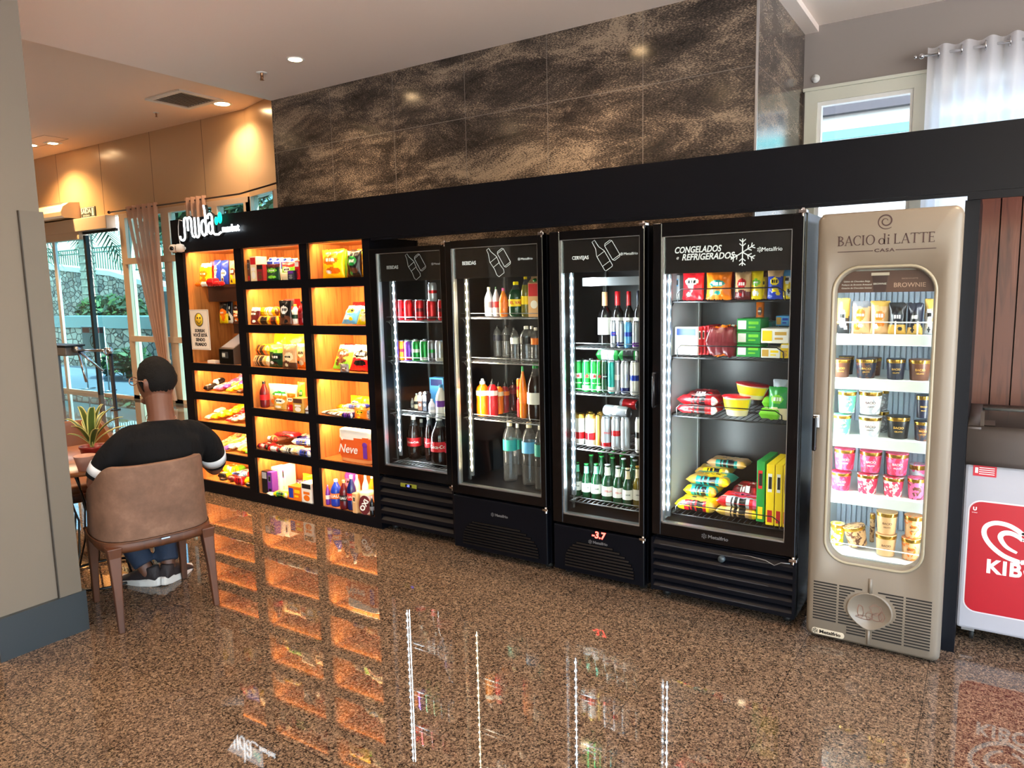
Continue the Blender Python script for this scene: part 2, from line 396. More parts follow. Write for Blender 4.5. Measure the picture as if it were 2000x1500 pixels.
# building seen through that window
g = MB(); g.box(-6, 16, 9.3, 9.9, 3.53, 4.3); g.box(-6, 16, 9.4, 9.9, 3.36, 3.53, 1); g.box(-6, 16, 9.38, 9.9, 3.26, 3.36, 2); g.box(-6, 16, 9.4, 9.9, 0, 3.26, 1)
nb = g.obj('neighbour_building', [mat('grey_eave', (62, 60, 66), .9), mat('white_render', (190, 190, 192), .8), mat('turquoise_sign', (70, 190, 190), .6)])
tag(nb, 'white building with turquoise band seen outside the window', 'building')

# ---- entrance wall
struct('wall_entrance', MB().box(-16.5, -8.4, YE, YE + .15, 2.93, HL), PANEL)
c0 = Vector((-8.4, YE, 0)); c1 = Vector((-5.0, YE - .92, 0)); dn = (c1 - c0).normalized(); pn = Vector((-dn.y, dn.x, 0)) * .15
g = MB(); g.prism([(c0.x, c0.y), (c1.x, c1.y), (c1.x + pn.x, c1.y + pn.y), (c0.x + pn.x, c0.y + pn.y)], 2.93, HL, 'z'); struct('wall_entrance_angled', g, PANEL)
g = MB()
for x in (-12.02, -10.61, -9.34, -13.4): g.box(x - .004, x + .004, YE - .002, YE, 2.93, HL)
struct('trim_3', g, mat('panel_joint', (110, 84, 60), .6))
# full-height glazing: posts and rails are one window each side of the door
w2 = thing('window_2', None, None); w2['kind'] = 'structure'
g = MB()
for a, b_ in ((-11.58, -11.42), (-10.44, -10.24), (-8.5, -8.36), (-9.2, -9.08)): g.box(a, b_, YE - .03, YE + .08, 0, 2.93)
g.box(-11.58, -8.4, YE - .031, YE + .081, 2.86, 2.935); g.box(-11.5, -8.4, YE - .05, YE - .01, 2.145, 2.24); g.box(-11.5, -8.4, YE - .05, YE - .01, .93, 1.02); g.box(-11.58, -8.4, YE - .03, YE + .08, 0, .06)
g.obj('window_frame', FRAMEB, w2)
MB().box(-11.42, -8.5, YE + .02, YE + .03, .06, 2.86).obj('pane', WGLASS, w2)
w3 = thing('window_3', None, None); w3['kind'] = 'structure'
g = MB()
for t in (0, .9, 1.9, 2.9):
    p = c0 + dn * t; g.box(p.x - .05, p.x + .05, p.y - .03, p.y + .1, 0, 2.93)
g.obj('window_frame', FRAMEB, w3)
g = MB(); q0 = c0 + pn * .3; q1 = c1 + pn * .3; g.quad([(q0.x, q0.y, 0), (q1.x, q1.y, 0), (q1.x, q1.y, 2.93), (q0.x, q0.y, 2.93)]); g.quad([(q0.x, q0.y + .006, 0), (q1.x, q1.y + .006, 0), (q1.x, q1.y + .006, 2.93), (q0.x, q0.y + .006, 2.93)]); g.obj('pane', WGLASS, w3)
# sliding glass door
d1 = thing('door_1', None, None, (0, 0, 0)); d1['kind'] = 'structure'
g = MB(); g.box(-14.6, -11.75, YE - .14, YE + .02, 2.72, 2.93, 0, .01); g.obj('operator_cover', FRAMEB, d1)
g = MB(); g.box(-14.6, -12.65, YE - .12, YE, 2.6, 2.73, 0, .005); g.obj('lower_track', FRAMEB, d1)
MB().box(-12.66, -11.65, YE - .06, YE - .01, 2.68, 2.725).obj('track_shadow_gap', BLACKM, d1)
g = MB()
g.box(-13.69, -13.6, YE - .06, YE - .02, 0, 2.62); g.box(-14.6, -14.5, YE - .06, YE - .02, 0, 2.62); g.box(-14.6, -12.6, YE - .062, YE - .018, 0, .05)
g.obj('leaf_frame', WHITEP, d1)
MB().box(-12.62, -12.55, YE - .07, YE - .01, 0, 2.66).obj('meeting_stile', BLACKM, d1)
MB().box(-14.5, -12.6, YE - .045, YE - .035, .05, 2.62).obj('pane', WGLASS, d1)
MB().box(-12.55, -11.6, YE + .005, YE + .015, .02, 2.68).obj('pane', WGLASS, d1)
MB().box(-12.5, -11.6, YE - .03, YE + .03, 0, .03).obj('threshold', FRAMEB, d1)
# air curtain, exit sign
ac = thing('air_curtain_unit', 'rounded beige air curtain unit above the glass entrance door', 'air curtain', (-13.55, YE, 2.95))
pr = [(0, 0), (-.26, 0), (-.3, .03), (-.31, .09), (-.27, .18), (-.17, .25), (0, .27)]
MB().prism([(y, z) for y, z in pr][::-1], -.7, .78, 'x').obj('housing', mat('beige_plastic', (226, 200, 165), .4), ac)
g = MB()
for k in range(9): g.box(-.68, .6, -.29 + k * .012 + .03, -.285 + k * .012 + .03, .165 + k * .012, .175 + k * .012)
g.obj('louver', mat('taupe_plastic', (130, 108, 88), .5), ac)
ex = thing('exit_sign', 'small dark SAÍDA exit sign on the wall beside the air curtain', 'sign', (-12.5, YE, 3.03))
MB().box(-.22, .22, -.015, -.001, -.085, .085).obj('plate', mat('sign_green_dark', (30, 50, 40), .4), ex)
g = MB(); g.ribbon([(-.21, -.075), (.21, -.075), (.21, .075), (-.21, .075)], .008, -.0155, closed=True); g.obj('border', WHITEP, ex)
text(ex, 'SAÍDA', .11, (-.06, -.017, .02), WHITEP, bold=.002); text(ex, 'EMERGÊNCIA', .035, (-.06, -.017, -.05), WHITEP)
g = MB(); g.box(.12, .18, -.018, -.015, -.06, .06); g.ball((.15, -.02, .03), .012); g.obj('pictogram', WHITEP, ex)

# door side curtain: gathered, and two short ones showing above the black front
CURT = mat('beige_curtain', (206, 160, 132), .8); sheer(CURT, .2)
def draped(x0, x1, xb, H, seed, lab, folds=7, mid=None):
    t = thing('drawn_curtain', lab, 'curtain', ((x0 + x1) / 2, YE - .15, 3.0), None, 'beige curtains along the entrance glazing')
    Lw = x1 - x0
    def tp(u, v):
        w = Lw * (1 - .72 * min(1, v / .8) ** 1.1) if mid else Lw
        cx = (xb - (x0 + x1) / 2) * min(1, v / .8) ** 1.2 if mid else 0
        if mid and v > .8: w = Lw * (.28 + .3 * (v - .8) / .2)
        return cx + (u - .5) * w
    curtain_mesh(Lw, H, folds, .035, folds * 14, seed=seed, taper=tp).obj('drape', CURT, t)
    for k in range(int(folds)): link('eyelet', EYE, t, ((k + .5) / folds * Lw - Lw / 2, 0, -.05))
    if mid:
        MB().lathe([(.14, -.03), (.15, 0), (.14, .03)], 16, (xb - (x0 + x1) / 2, 0, -H * .8), sy=.4).obj('tieback', CURT, t)
draped(-11.15, -10.3, -10.45, 2.93, 3, 'long beige curtain gathered with a tieback beside the glass door', 6, True)
draped(-9.62, -9.14, 0, 2.93, 5, 'beige curtain top showing just behind the glowing letters', 4)
draped(-7.75, -7.2, 0, 2.9, 6, 'beige curtain top showing next to the dark stone wall', 5)
rl = thing('curtain_rail', 'thin dark curtain rail running along the entrance glazing', 'curtain rail', (-11.6, YE - .15, 2.955))
g = MB(); g.tube([(0, 0, 0), (3.2, 0, 0), (4.9, -.48, 0)], .012, 8); g.ball((-.02, 0, 0), .025); g.obj('rail', mat('bronze_rail', (70, 50, 42), .3, .7), rl)

# ---- pillar at the left
pl = MB(); pl.box(-4.5, -3.68, 1.34, 1.69, .2, HC); o = struct('pillar', pl, PILP)
MB().box(-3.68, -3.665, 1.60, 1.70, .2, 2.02).obj('corner_guard', bump(mat('corner_guard_paint', (102, 93, 82), .5), 30, .1), o)
MB().box(-3.6801, -3.664, 1.596, 1.60, .2, 2.02).obj('guard_edge_shade', mat('guard_shadow', (60, 55, 50), .6), o)  # thin dark strip painted as the shadow line beside the guard
struct('baseboard_pillar', MB().box(-4.52, -3.655, 1.325, 1.715, 0, .2), DSLATE)
# ---------------------------------------------------------------- ceiling fittings
WARM = (1, .72, .46)
def downlight(x, y, z, lab, r=.045, e=50, grp='recessed downlights in the main ceiling', big=False, col=WARM):
    t = thing('recessed_downlight', lab, 'ceiling light', (x, y, z), None, grp)
    g = MB(); g.lathe([(r, -.001), (r * 1.28, -.006), (r * 1.42, -.001), (r * 1.42, 0)], 28); g.obj('trim_ring', WHITEP, t)
    g = MB(); g.lathe([(0, -.003), (r * 1.02, -.003)], 24); g.obj('lamp_face', mat('lamp_face_big' if big else 'lamp_face', (255, 226, 186), .5, emit=(255, 214, 160), es=24), t)
    lamp('downlight_beam', 'SPOT', (0, 0, -.012), e, col, (0, 0, 0), r * .8, parent=t, spot=R(135), blend=.8)
downlight(-4.163, 3.68, HC, 'recessed round downlight in the ceiling in front of the stone wall')
for i, (x, y) in enumerate([(-2.13, 3.63), (-4.17, 2.16), (-2.0, 2.16), (-1.2, .6), (-3.4, .5), (.4, 2.2), (.6, 3.6), (.4, .6), (-2.2, -1.2), (.4, -1.4)]):
    downlight(x, y, HC, 'round warm downlight of the main ceiling, out of frame')  # some read off the stone's reflections, the rest added to light the hall
for i, (x, y) in enumerate([(-5.764, .5), (-7.7, .4), (-9.47, .5), (-7.9, 3.2), (-10.4, 3.2)]):
    downlight(x, y, HL, 'wide warm downlight of the entrance ceiling, out of frame', .08, 260, 'wide downlights in the entrance ceiling', True)  # front row read off reflections, the deeper pair added for brightness
downlight(-8.38, 6.16, HL, 'bright round ceiling lamp beside the square air vent', .09, 90, 'bright lamps by the entrance wall', True)
downlight(-12.9, 5.9, HL, 'warm lamp washing the beige panels above the glass door', .08, 300, 'bright lamps by the entrance wall', True, (1, .62, .28))
t = thing('square_spotlight', 'small square spotlight near the access panel of the entrance ceiling', 'ceiling light', (-12.45, 6.02, HL))
g = MB(); g.box(-.1, .1, -.1, .1, -.012, 0); g.obj('frame', WHITEP, t); MB().box(-.05, .05, -.05, .05, -.016, -.012).obj('lamp_face', mat('lamp_face'), t)
v = thing('air_vent', 'square slatted air vent in the entrance ceiling', 'air vent', (-8.53, 5.73, HL))
g = MB()
for a in (-1, 1): g.box(-.33, .33, a * .27 - .035, a * .27 + .035, -.02, 0); g.box(a * .33 - .03, a * .33 + .03, -.3, .3, -.021, 0)
g.obj('frame', WHITEP, v)
MB().box(-.3, .3, -.24, .24, -.004, -.001).obj('cavity_shade', BLACKM, v)  # black sheet stands in for the shade behind the slats
for k in range(11): MB().box(-.285 + k * .057, -.27 + k * .057, -.24, .24, -.012, -.006).obj('slat', ALU, v)
def sprinkler(x, y, z, lab):
    t = thing('sprinkler_head', lab, 'sprinkler', (x, y, z), None)
    MB().lathe([(.0, -.004), (.036, -.004), (.04, 0)], 20).obj('rose', WHITEP, t)
    g = MB(); g.lathe([(.011, 0), (.011, -.03), (.006, -.032), (.006, -.05), (.016, -.052), (.016, -.055), (0, -.056)], 12); g.tube([(.012, 0, -.028), (.017, 0, -.04), (.008, 0, -.052)], .002, 6); g.tube([(-.012, 0, -.028), (-.017, 0, -.04), (-.008, 0, -.052)], .002, 6)
    g.obj('deflector', mat('brass', (150, 110, 80), .3, .9), t)
sprinkler(-4.60, 3.74, HC, 'small sprinkler head on the ceiling beside the round downlight')
sprinkler(-9.44, 5.91, HL, 'small sprinkler head beyond the air vent on the entrance ceiling')
g = MB()
for a, b_, c, d in ((-13.6, -11.97, 5.67, 5.675), (-13.6, -11.97, 6.02, 6.025), (-11.975, -11.97, 5.67, 6.025)): g.box(a, b_, c, d, HL - .002, HL)
o = g.obj('access_panel_outline', mat('panel_gap', (90, 60, 45), .7)); o['kind'] = 'structure'

# ---------------------------------------------------------------- black market front with lit wooden cells
CX = [(-5.495, -4.845), (-4.757, -4.113), (-4.034, -3.50)]
ROWS = [(1.725, 1.97), (1.398, 1.665), (1.075, 1.338), (.755, 1.018), (.428, .692), (.075, .365)]
ROWS1 = [(1.08, 1.975), (.842, 1.018), (.596, .778), (.355, .54), (.10, .294)]
DEP = .40
su = thing('market_shelving_unit', 'black shelving unit of lit wooden cells under the glowing letters', 'shelving unit', (-5.6, YF, 0))
X0 = -5.6
g = MB()
g.box(0, CX[0][0] - X0, 0, .46, .0, 1.98); g.box(CX[0][1] - X0, CX[1][0] - X0, 0, DEP + .02, 0, 1.98); g.box(CX[1][1] - X0, CX[2][0] - X0, 0, DEP + .02, 0, 1.98); g.box(CX[2][1] - X0, -3.435 - X0, 0, .46, 0, 1.98)
for ci, (a, b_) in enumerate(CX):
    rows = ROWS1 if ci == 0 else ROWS
    for i, (z0, z1) in enumerate(rows):
        zb = rows[i + 1][1] if i + 1 < len(rows) else 0
        g.box(a - X0, b_ - X0, 0, .02, zb, z0)             # front edge of each board
g.obj('frame', BLACKP, su)
for ci, (a, b_) in enumerate(CX):
    rows = ROWS1 if ci == 0 else ROWS
    for i, (z0, z1) in enumerate(rows):
        m = MB(); zt = z1 + (.012 if i else .0); zb_ = z0 - .012
        m.box(a - X0, b_ - X0, DEP, DEP + .012, zb_, zt)
        m.box(a - X0, a - X0 + .006, .02, DEP, zb_, zt); m.box(b_ - X0 - .006, b_ - X0, .02, DEP, zb_, zt)
        m.box(a - X0, b_ - X0, .0201, DEP, zb_, z0); m.box(a - X0, b_ - X0, .02, DEP, zt, zt + (.012 if i else .005))
        m.obj('cell_lining', WOODC, su)
        m = MB(); m.box(a - X0 + .01, b_ - X0 - .01, .021, .03, z1 - .004, z1 - .001)
        m.obj('light_housing', ALU, su)
        hh = z1 - z0
        lamp('cell_light', 'AREA', ((a + b_) / 2 - X0, .05, z1 - .002), 2.6 if ci else (4.0 if i == 0 else 2.1), (1, .63, .30), (R(50), 0, 0), b_ - a - .06, .02, parent=su)
MB().box(X0 - X0, -3.435 - X0, .47, .49, 0, 1.98).obj('back_panel', BLACKP, su)
# continuous fascia and posts
fa = thing('black_fascia', 'long black fascia board running above the shelves and fridges', 'fascia', (-5.6, YF - .0, 1.98))
MB().box(0, 7.4, -.02, -.001, -.008, .255).obj('board', BLACKP, fa)
g = MB(); g.box(2.2, 5.5, -.019, .0, -.024, -.009); g.box(5.5, 7.4, -.019, .0, -.04, -.009)
g.obj('lower_lip', BLACKP, fa)
MB().box(0, 7.4, -.001, .46, .235, .254).obj('top_board', BLACKP, fa)
def post(x0, x1, z1, lab, dep=.46):
    t = thing('support_post', lab, 'post', (x0, YF, 0)); MB().box(0, x1 - x0, 0, dep, 0, z1).obj('panel', BLACKP, t); return t
post(-.107, -.062, 1.94, 'black upright panel between the cream ice cream freezer and the chest freezer')
# glowing letters
sg = thing('neon_sign', 'glowing white letters with a teal butterfly leaf above the shelf', 'sign', (-5.44, YF - .02, 2.06))
NEON = mat('neon_white', (255, 255, 255), .4, emit=(235, 248, 255), es=2.4); TEAL = mat('neon_teal', (0, 220, 180), .4, emit=(0, 225, 180), es=.7)
def arc(cx, cy, rx, ry, a0, a1, n=10): return [(cx + rx * math.cos(R(a0 + (a1 - a0) * k / n)), cy + ry * math.sin(R(a0 + (a1 - a0) * k / n))) for k in range(n + 1)]
def neon(pts, r=.0125): return MB().tube([(x, -.022, z) for x, z in pts], r, 8)
let = [arc(.03, .035, .032, .03, 170, 350, 8) + [(.062, .05), (.062, .15)] + arc(.085, .15, .023, .028, 170, 0, 6) + [(.108, .075)],
       [(.108, .13)] + arc(.132, .15, .024, .028, 170, 0, 6) + [(.156, .06), (.166, .03), (.185, .022)],
       [(.202, .172), (.202, .06)] + arc(.226, .045, .024, .026, 180, 360, 6) + [(.25, .17)],
       [(.328, .255), (.338, .215), (.343, .03)], arc(.312, .085, .031, .058, 0, 360, 16),
       [(.372, .15)] + arc(.395, .155, .027, .03, 150, 0, 6) + [(.423, .06), (.43, .04), (.445, .028), (.49, .026), (.52, .04)], arc(.396, .078, .026, .042, 0, 360, 16)]
g = MB()
for p in let: g.tube([(x, -.022, z) for x, z in p], .008, 8)
g.obj('lettering', NEON, sg)
text(sg, 'market', .075, (.635, -.02, .062), NEON, bold=.0015, depth=.008, fit=.2)
g = MB()
g.ball((.472, -.022, .128), (.02, .008, .032)); g.ball((.518, -.022, .148), (.026, .008, .044))
g.obj('leaf', TEAL, sg)
g = MB()
for p in let: g.tube([(x, -.006, z) for x, z in p], .015, 6)
g.obj('backing', BLACKM, sg)
MB().tube([(.02, -.01, .16), (-.02, -.012, .17), (-.035, -.012, .12), (-.04, -.012, .05), (-.03, -.012, 0), (-.025, -.012, -.05)], .003, 6).obj('cable', WHITEP, sg)
lamp('sign_glow', 'AREA', (.33, -.06, .11), .35, (.85, .95, 1), (R(90), 0, R(180)), .6, .15, parent=sg)
# two little cameras
for i, (x, rz, lab) in enumerate([(-5.505, 25, 'small white security camera at the shelf corner, left of its twin'), (-5.425, -35, 'small white security camera below the sign cable')]):
    t = thing('security_camera', lab, 'security camera', (x, YF, 2.005), None, None)
    MB().lathe([(0, 0), (.03, 0), (.03, -.012), (.012, -.018), (.012, -.05), (0, -.05)], 14, axis='y').obj('mount', WHITEP, t)
    g = MB(); g.lathe([(0, -.03), (.026, -.03), (.032, -.02), (.034, .01), (.026, .032), (0, .038)], 16, axis='y')
    g.obj('body', mat('camera_beige', (220, 205, 190), .35), t, (0, -.065, 0), (0, 0, R(rz)))
    MB().lathe([(0, -.034), (.017, -.034), (.017, -.028)], 14, axis='y').obj('lens', BLACKG, t, (0, -.065, 0), (0, 0, R(rz)))
# notice in the tall cell
sn = thing('notice_sheet', 'white notice with yellow smiling face fixed inside the tall left cell', 'notice', (-5.36, YF + .012, 1.345), (0, 0, R(0)))
MB().box(-.125, .125, 0, .003, -.155, .17).obj('sheet', mat('paper', (240, 228, 215), .6), sn)
g = MB(); g.ribbon([(-.117, -.147), (.117, -.147), (.117, .162), (-.117, .162)], .002, 0, .0008, closed=True); g.obj('border', mat('ink', (25, 20, 20), .6), sn)
g = MB(); g.lathe([(0, -.002), (.052, -.002), (.052, 0)], 30, (0, 0, .088), axis='y'); g.obj('face_disc', mat('smile_yellow', (248, 205, 50), .6), sn)
g = MB(); g.ribbon(arc(0, .088, .053, .053, 0, 360, 30), .004, -.002, closed=False); g.ribbon(arc(0, .093, .032, .034, 200, 340, 12), .004, -.002)
for s_ in (-1, 1): g.lathe([(0, -.0035), (.008, -.0035), (.008, -.002)], 12, (s_ * .017, 0, .103), axis='y')
g.obj('face_drawing', mat('ink'), sn)
for k, s_ in enumerate(['SORRIA!', 'VOCÊ ESTÁ', 'SENDO', 'FILMADO']): text(sn, s_, .036, (0, -.001, -.001 - k * .037), mat('ink'), bold=.0012)
# payment terminal
pt = thing('payment_kiosk', 'brown wedge-shaped payment kiosk with slanted screen in the tall left cell', 'payment kiosk', (-5.06, YF + .03, 1.08))
MB().prism([(0, 0), (.30, 0), (.30, .26), (.255, .265), (0, .125)], -.09, .09, 'x').obj('housing', bump(mat('kiosk_brown', (96, 80, 68), .4), 40, .05), pt)
MB().box(-.085, .085, -.008, 0, .005, .12).obj('front_plate', BLACKG, pt)
g = MB(); g.quad([(-.078, .012, .134), (.078, .012, .134), (.078, .235, .257), (-.078, .235, .257)]); g.obj('screen', mat('kiosk_screen', (150, 140, 135), .1, emit=(150, 140, 135), es=.25), pt)
g = MB(); g.box(-.045, .03, -.011, -.008, .05, .1); g.box(-.04, -.005, -.013, -.011, .06, .09, 1); g.obj('card_reader', [mat('reader', (60, 60, 60), .3), mat('reader_light', (200, 200, 190), .4)], pt)
o = MB().lathe([(.0, 0), (.045, 0), (.05, .008), (.03, .022), (0, .026)], 20).obj('lemon_candy_dish', [foil('y')], None, (-5.02, YF + .225, 1.326), (R(28), 0, 0)); tag(o, 'yellow rounded lid lying on top of the payment kiosk', 'lid')
o = MB().box(-.05, .05, -.02, .03, 0, .025, bev=.004).obj('receipt_pad', [mat('paper')], None, (-5.27, YF + .05, 1.08)); tag(o, 'small white paper pad at the left of the payment kiosk', 'paper pad')
# two little racks carrying snack bags in the tall cell
for (a, b_, z0, z1, y1, lab) in ((-5.37, -4.86, 1.575, 1.70, .34, 'dark brown hanging rack under the upper snack bags'), (-5.07, -4.86, 1.32, 1.40, .34, 'dark hanging rack under the lower snack bags')):
    t = thing('hanging_rack', lab, 'rack', ((a + b_) / 2, YF + .12, z0)); w = (b_ - a) / 2
    g = MB(); g.box(-w, w, 0, y1 - .08, 0, z1 - z0 - .01); g.box(-w, w, -.004, 0, z1 - z0 - .012, z1 - z0 + .012); g.obj('tray', mat('rack_brown', (58, 34, 26), .3), t)

# ---------------------------------------------------------------- display fridges
HEADER = mat('header_film', (24, 21, 22), .25)
LINEW = mat('header_ink_glow', (150, 150, 152), .5, emit=(150, 150, 152), es=.12)  # header print gets a faint glow of its own, no lamp behind
LINEB = mat('header_ink_glow_bright', (200, 200, 200), .5, emit=(200, 200, 200), es=.3)
RACKM = mat('rack_wire', (150, 152, 156), .3, .8)
RACKD = mat('rack_wire_dark', (30, 30, 33), .35, .5)
LINERD = mat('liner_dark', (13, 13, 17), .3)
LINERL = mat('liner_light', (176, 180, 186), .4)
PVC = mat('led_profile', (96, 100, 106), .4)
LEDC = mat('led_cool', (255, 255, 255), .4, emit=(226, 242, 255), es=45)
LEDW = mat('led_warm', (255, 255, 255), .4, emit=(255, 222, 170), es=45)
def swirl(mb, cx, cz, r, y):     # little six-petal maker's mark
    for k in range(6):
        a = R(60 * k); mb.ribbon([(cx + r * .25 * math.cos(a), cz + r * .25 * math.sin(a)), (cx + r * .8 * math.cos(a + .15), cz + r * .8 * math.sin(a + .15)), (cx + r * math.cos(a + .7), cz + r * math.sin(a + .7))], r * .2, y)
def makermark(parent, x, z, y, size, m):
    g = MB(); swirl(g, x, z, size * .55, y); g.obj('maker_mark', m, parent)
    text(parent, 'Metalfrio', size, (x + size * 2.9, y - .001, z), m, bold=.0006, sx=1.15)
def soda_art(g, x, z, s, y, beer=False):
    def T(pts, ox, oz, a): return [(x + s * (ox + px * math.cos(a) - pz * math.sin(a)), z + s * (oz + px * math.sin(a) + pz * math.cos(a))) for px, pz in pts]
    a = R(32)
    if beer: bt = [(-.12, -.5), (.12, -.5), (.15, -.46), (.15, .05), (.06, .25), (.05, .5), (-.05, .5), (-.06, .25), (-.15, .05), (-.15, -.46)]
    else: bt = [(-.12, -.5), (.12, -.5), (.16, -.4), (.13, -.2), (.16, .1), (.06, .36), (.05, .5), (-.05, .5), (-.06, .36), (-.16, .1), (-.13, -.2), (-.16, -.4)]
    g.ribbon(T(bt, -.12, .0, a), .0024, y, closed=True)
    for zz in ((-.32,) if beer else (.08, -.12)): g.ribbon(T([(-.15, zz), (.15, zz)], -.12, 0, a), .002, y)
    if beer: g.ribbon(T([(-.15, .03), (.15, .03)], -.12, 0, a), .002, y)
    cn = [(-.1, -.3), (.1, -.3), (.14, -.25), (.14, .25), (.1, .3), (-.1, .3), (-.14, .25), (-.14, -.25)]
    g.ribbon(T(cn, .25, .12, a), .0024, y, closed=True)
    for zz in (.25, -.25): g.ribbon(T([(-.14, zz), (.14, zz)], .25, .12, a), .002, y)

def fridge(nm, lab, x0, x1, yf, H, glass, base, shelves, led, header, grille, liner=LINERD, lightwall=False, depth=.66, rack=RACKM, door_z=None, mark=None):
    gx0, gx1, gz0, gz1 = glass; w = x1 - x0
    t = thing(nm, lab, 'display fridge', (x0, yf, 0)); gx0 -= x0; gx1 -= x0
    dz0 = door_z or base
    T = .045; iz0 = gz0 + .002
    inx0, inx1 = max(gx0 - .005, .035), min(gx1 + .02, w - .03)
    # outer cabinet (open towards the door) with machine compartment
    g = MB()
    g.box(.0, .025, T + .003, depth, .045, H); g.box(w - .025, w, T + .003, depth, .045, H); g.box(.025, w - .025, T + .003, depth, H - .05, H)
    g.box(.025, w - .025, depth - .03, depth, .045, H - .05); g.box(.025, w - .025, T + .003, depth - .03, iz0 - .05, iz0 - .012)
    g.obj('cabinet', BLACKP if not lightwall else BLACKG, t)
    # liner: inner walls
    lm = liner
    g = MB()
    g.box(.0251, inx0, T + .004, depth - .03, iz0 - .012, H - .051); g.box(inx1, w - .0251, T + .004, depth - .03, iz0 - .012, H - .051)
    g.box(inx0, inx1, depth - .05, depth - .031, iz0 - .012, H - .051, 1); g.box(inx0, inx1, T + .004, depth - .05, iz0 - .012, iz0, 1); g.box(inx0, inx1, T + .2, depth - .05, gz1 - .0, H - .051, 1)
    g.obj('liner', [lm, LINERD], t)
    # door frame, glass, seal
    g = MB()
    g.box(0.004, gx0, 0, T, dz0, H - .004, bev=.004); g.box(gx1, w - .004, 0, T, dz0, H - .004, bev=.004)
    g.box(gx0 - .001, gx1 + .001, .001, T, gz1, H - .005); g.box(gx0 - .001, gx1 + .001, .001, T, dz0 + .001, gz0)
    g.obj('door_frame', BLACKG, t)
    g = MB(); e = .007
    g.box(gx0, gx0 + e, .006, T - .004, gz0, gz1); g.box(gx1 - .003, gx1, .006, T - .004, gz0, gz1); g.box(gx0, gx1, .006, T - .004, gz0, gz0 + e); g.box(gx0, gx1, .006, T - .004, gz1 - .003, gz1)
    g.obj('glazing_bead', ALU, t)
    MB().box(gx0, gx1, .012, .016, gz0, gz1).obj('glass_pane', GLASS, t)
    hz = header['z']
    hp = MB().box(gx0 + e, gx1 - .003, .02, .03, hz, gz1 - .003).obj('header_panel', HEADER, t)
    header['fn'](t, hp, gx0, gx1, hz, gz1)
    # light strip upright at the left, just behind the door
    lx = gx0 + led.get('dx', .055); ly = T + .008; z0, z1 = led['z']
    MB().box(lx - .016, lx + .008, ly, ly + .012, z0 - .03, z1 + .02).obj('light_profile', PVC, t)
    g = MB(); n = int((z1 - z0) / led.get('step', .05))
    for k in range(n): g.ball((lx - .003, ly - .004, z0 + (k + .5) * (z1 - z0) / n), .0062, n=8, m=5)
    g.box(lx - .0035, lx - .0025, ly - .0015, ly, z0, z1)
    g.obj('light_strip', led['m'], t)
    lamp('strip_light', 'AREA', (lx + .012, ly + .006, (z0 + z1) / 2), led['e'], led['c'], (R(90), 0, R(-62)), .02, z1 - z0, parent=t, spread=R(165))
    # wire shelves
    for k, zs in enumerate(shelves):
        g = MB(); yb = depth - .07; y0 = T + .035
        for xx in (inx0 + .01, inx1 - .01): g.tube([(xx, y0, zs - .008), (xx, yb, zs - .008)], .004, 6)
        for yy in (y0, (y0 + yb) / 2, yb): g.tube([(inx0 + .004, yy, zs - .008), (inx1 - .004, yy, zs - .008)], .0042, 6)
        nn = int((inx1 - inx0) / .028)
        for q in range(1, nn): g.tube([(inx0 + q * (inx1 - inx0) / nn, y0, zs - .003), (inx0 + q * (inx1 - inx0) / nn, yb, zs - .003)], .0017, 5)
        r = header.get('rail', .0)
        if r: g.tube([(inx0 + .06, y0, zs - .008), (inx0 + .06, y0 - .012, zs + r - .02), (inx0 + .08, y0 - .014, zs + r), (inx1 - .09, y0 - .014, zs + r), (inx1 - .06, y0 - .012, zs + r - .02), (inx1 - .06, y0, zs - .008)], .003, 6)
        else: g.tube([(inx0 + .01, y0 - .004, zs + .022), (inx1 - .01, y0 - .004, zs + .022)], .0022, 6)
        g.tube([(inx0 + .003, y0 + .02, zs - .01), (inx0 + .003, y0 + .05, zs - .04), (inx0 + .003, y0 + .09, zs - .012)], .004, 6)
        g.tube([(inx1 - .003, y0 + .0, zs - .01), (inx1 - .003, y0 + .03, zs - .04), (inx1 - .003, y0 + .06, zs - .012)], .004, 6)
        g.obj('wire_shelf', rack, t)
    g = MB()
    for yy in (T + .085, depth - .1):
        for xx in (inx0 + .001, inx1 - .006): g.box(xx, xx + .005, yy, yy + .012, gz0, gz1 - .05)
    g.obj('shelf_track', ALU, t)
    # hinges
    g = MB()
    for zz in (H + .002, dz0 - .016): g.box(w - .03, w + .006, -.006, .03, zz - .006, zz + .008, bev=.002); g.lathe([(.009, -.02), (.009, .016), (0, .018)], 10, (w - .012, .008, zz))
    g.obj('hinge', CHROME, t)
    grille(t, w, dz0)
    if mark: makermark(t, *mark)
    g = MB()
    for xx in (.05, w - .05):
        for yy in (.1, depth - .06): g.lathe([(0, 0), (.022, 0), (.022, .02), (.012, .025), (.012, .05)], 10, (xx, yy, 0))
    g.obj('foot', BLACKM, t)
    return t
def louvers(n, bar, panel=BLACKP):
    def f(t, w, z1):
        g = MB(); z0 = .05; zt = z1 - .02; H_ = (zt - z0) / n
        g.box(.0, w, .045, .06, z0, zt)
        for k in range(n):
            a = z0 + k * H_
            g.prism([(.0, a + H_ * .08), (.0, a + H_ * .45), (.028, a + H_ * .92), (.045, a + H_ * .92), (.045, a + H_ * .08)][::-1], .012, w - .012, 'x')
        g.box(0, .012, 0, .05, z0, zt); g.box(w - .012, w, 0, .05, z0, zt)
        g.obj('louvered_grille', panel, t)
        if bar:
            g = MB()
            for k in range(n):
                a = z0 + k * H_ + H_ * .45
                g.box(.05 + (.3 if k % 2 else .0), w - .12, -.0006, .003, a, a + .0035)
            g.obj('grille_edge_glint', mat('grille_highlight', (90, 92, 96), .2, .6), t)  # lighter strips paint a highlight along the louver edges
    return f
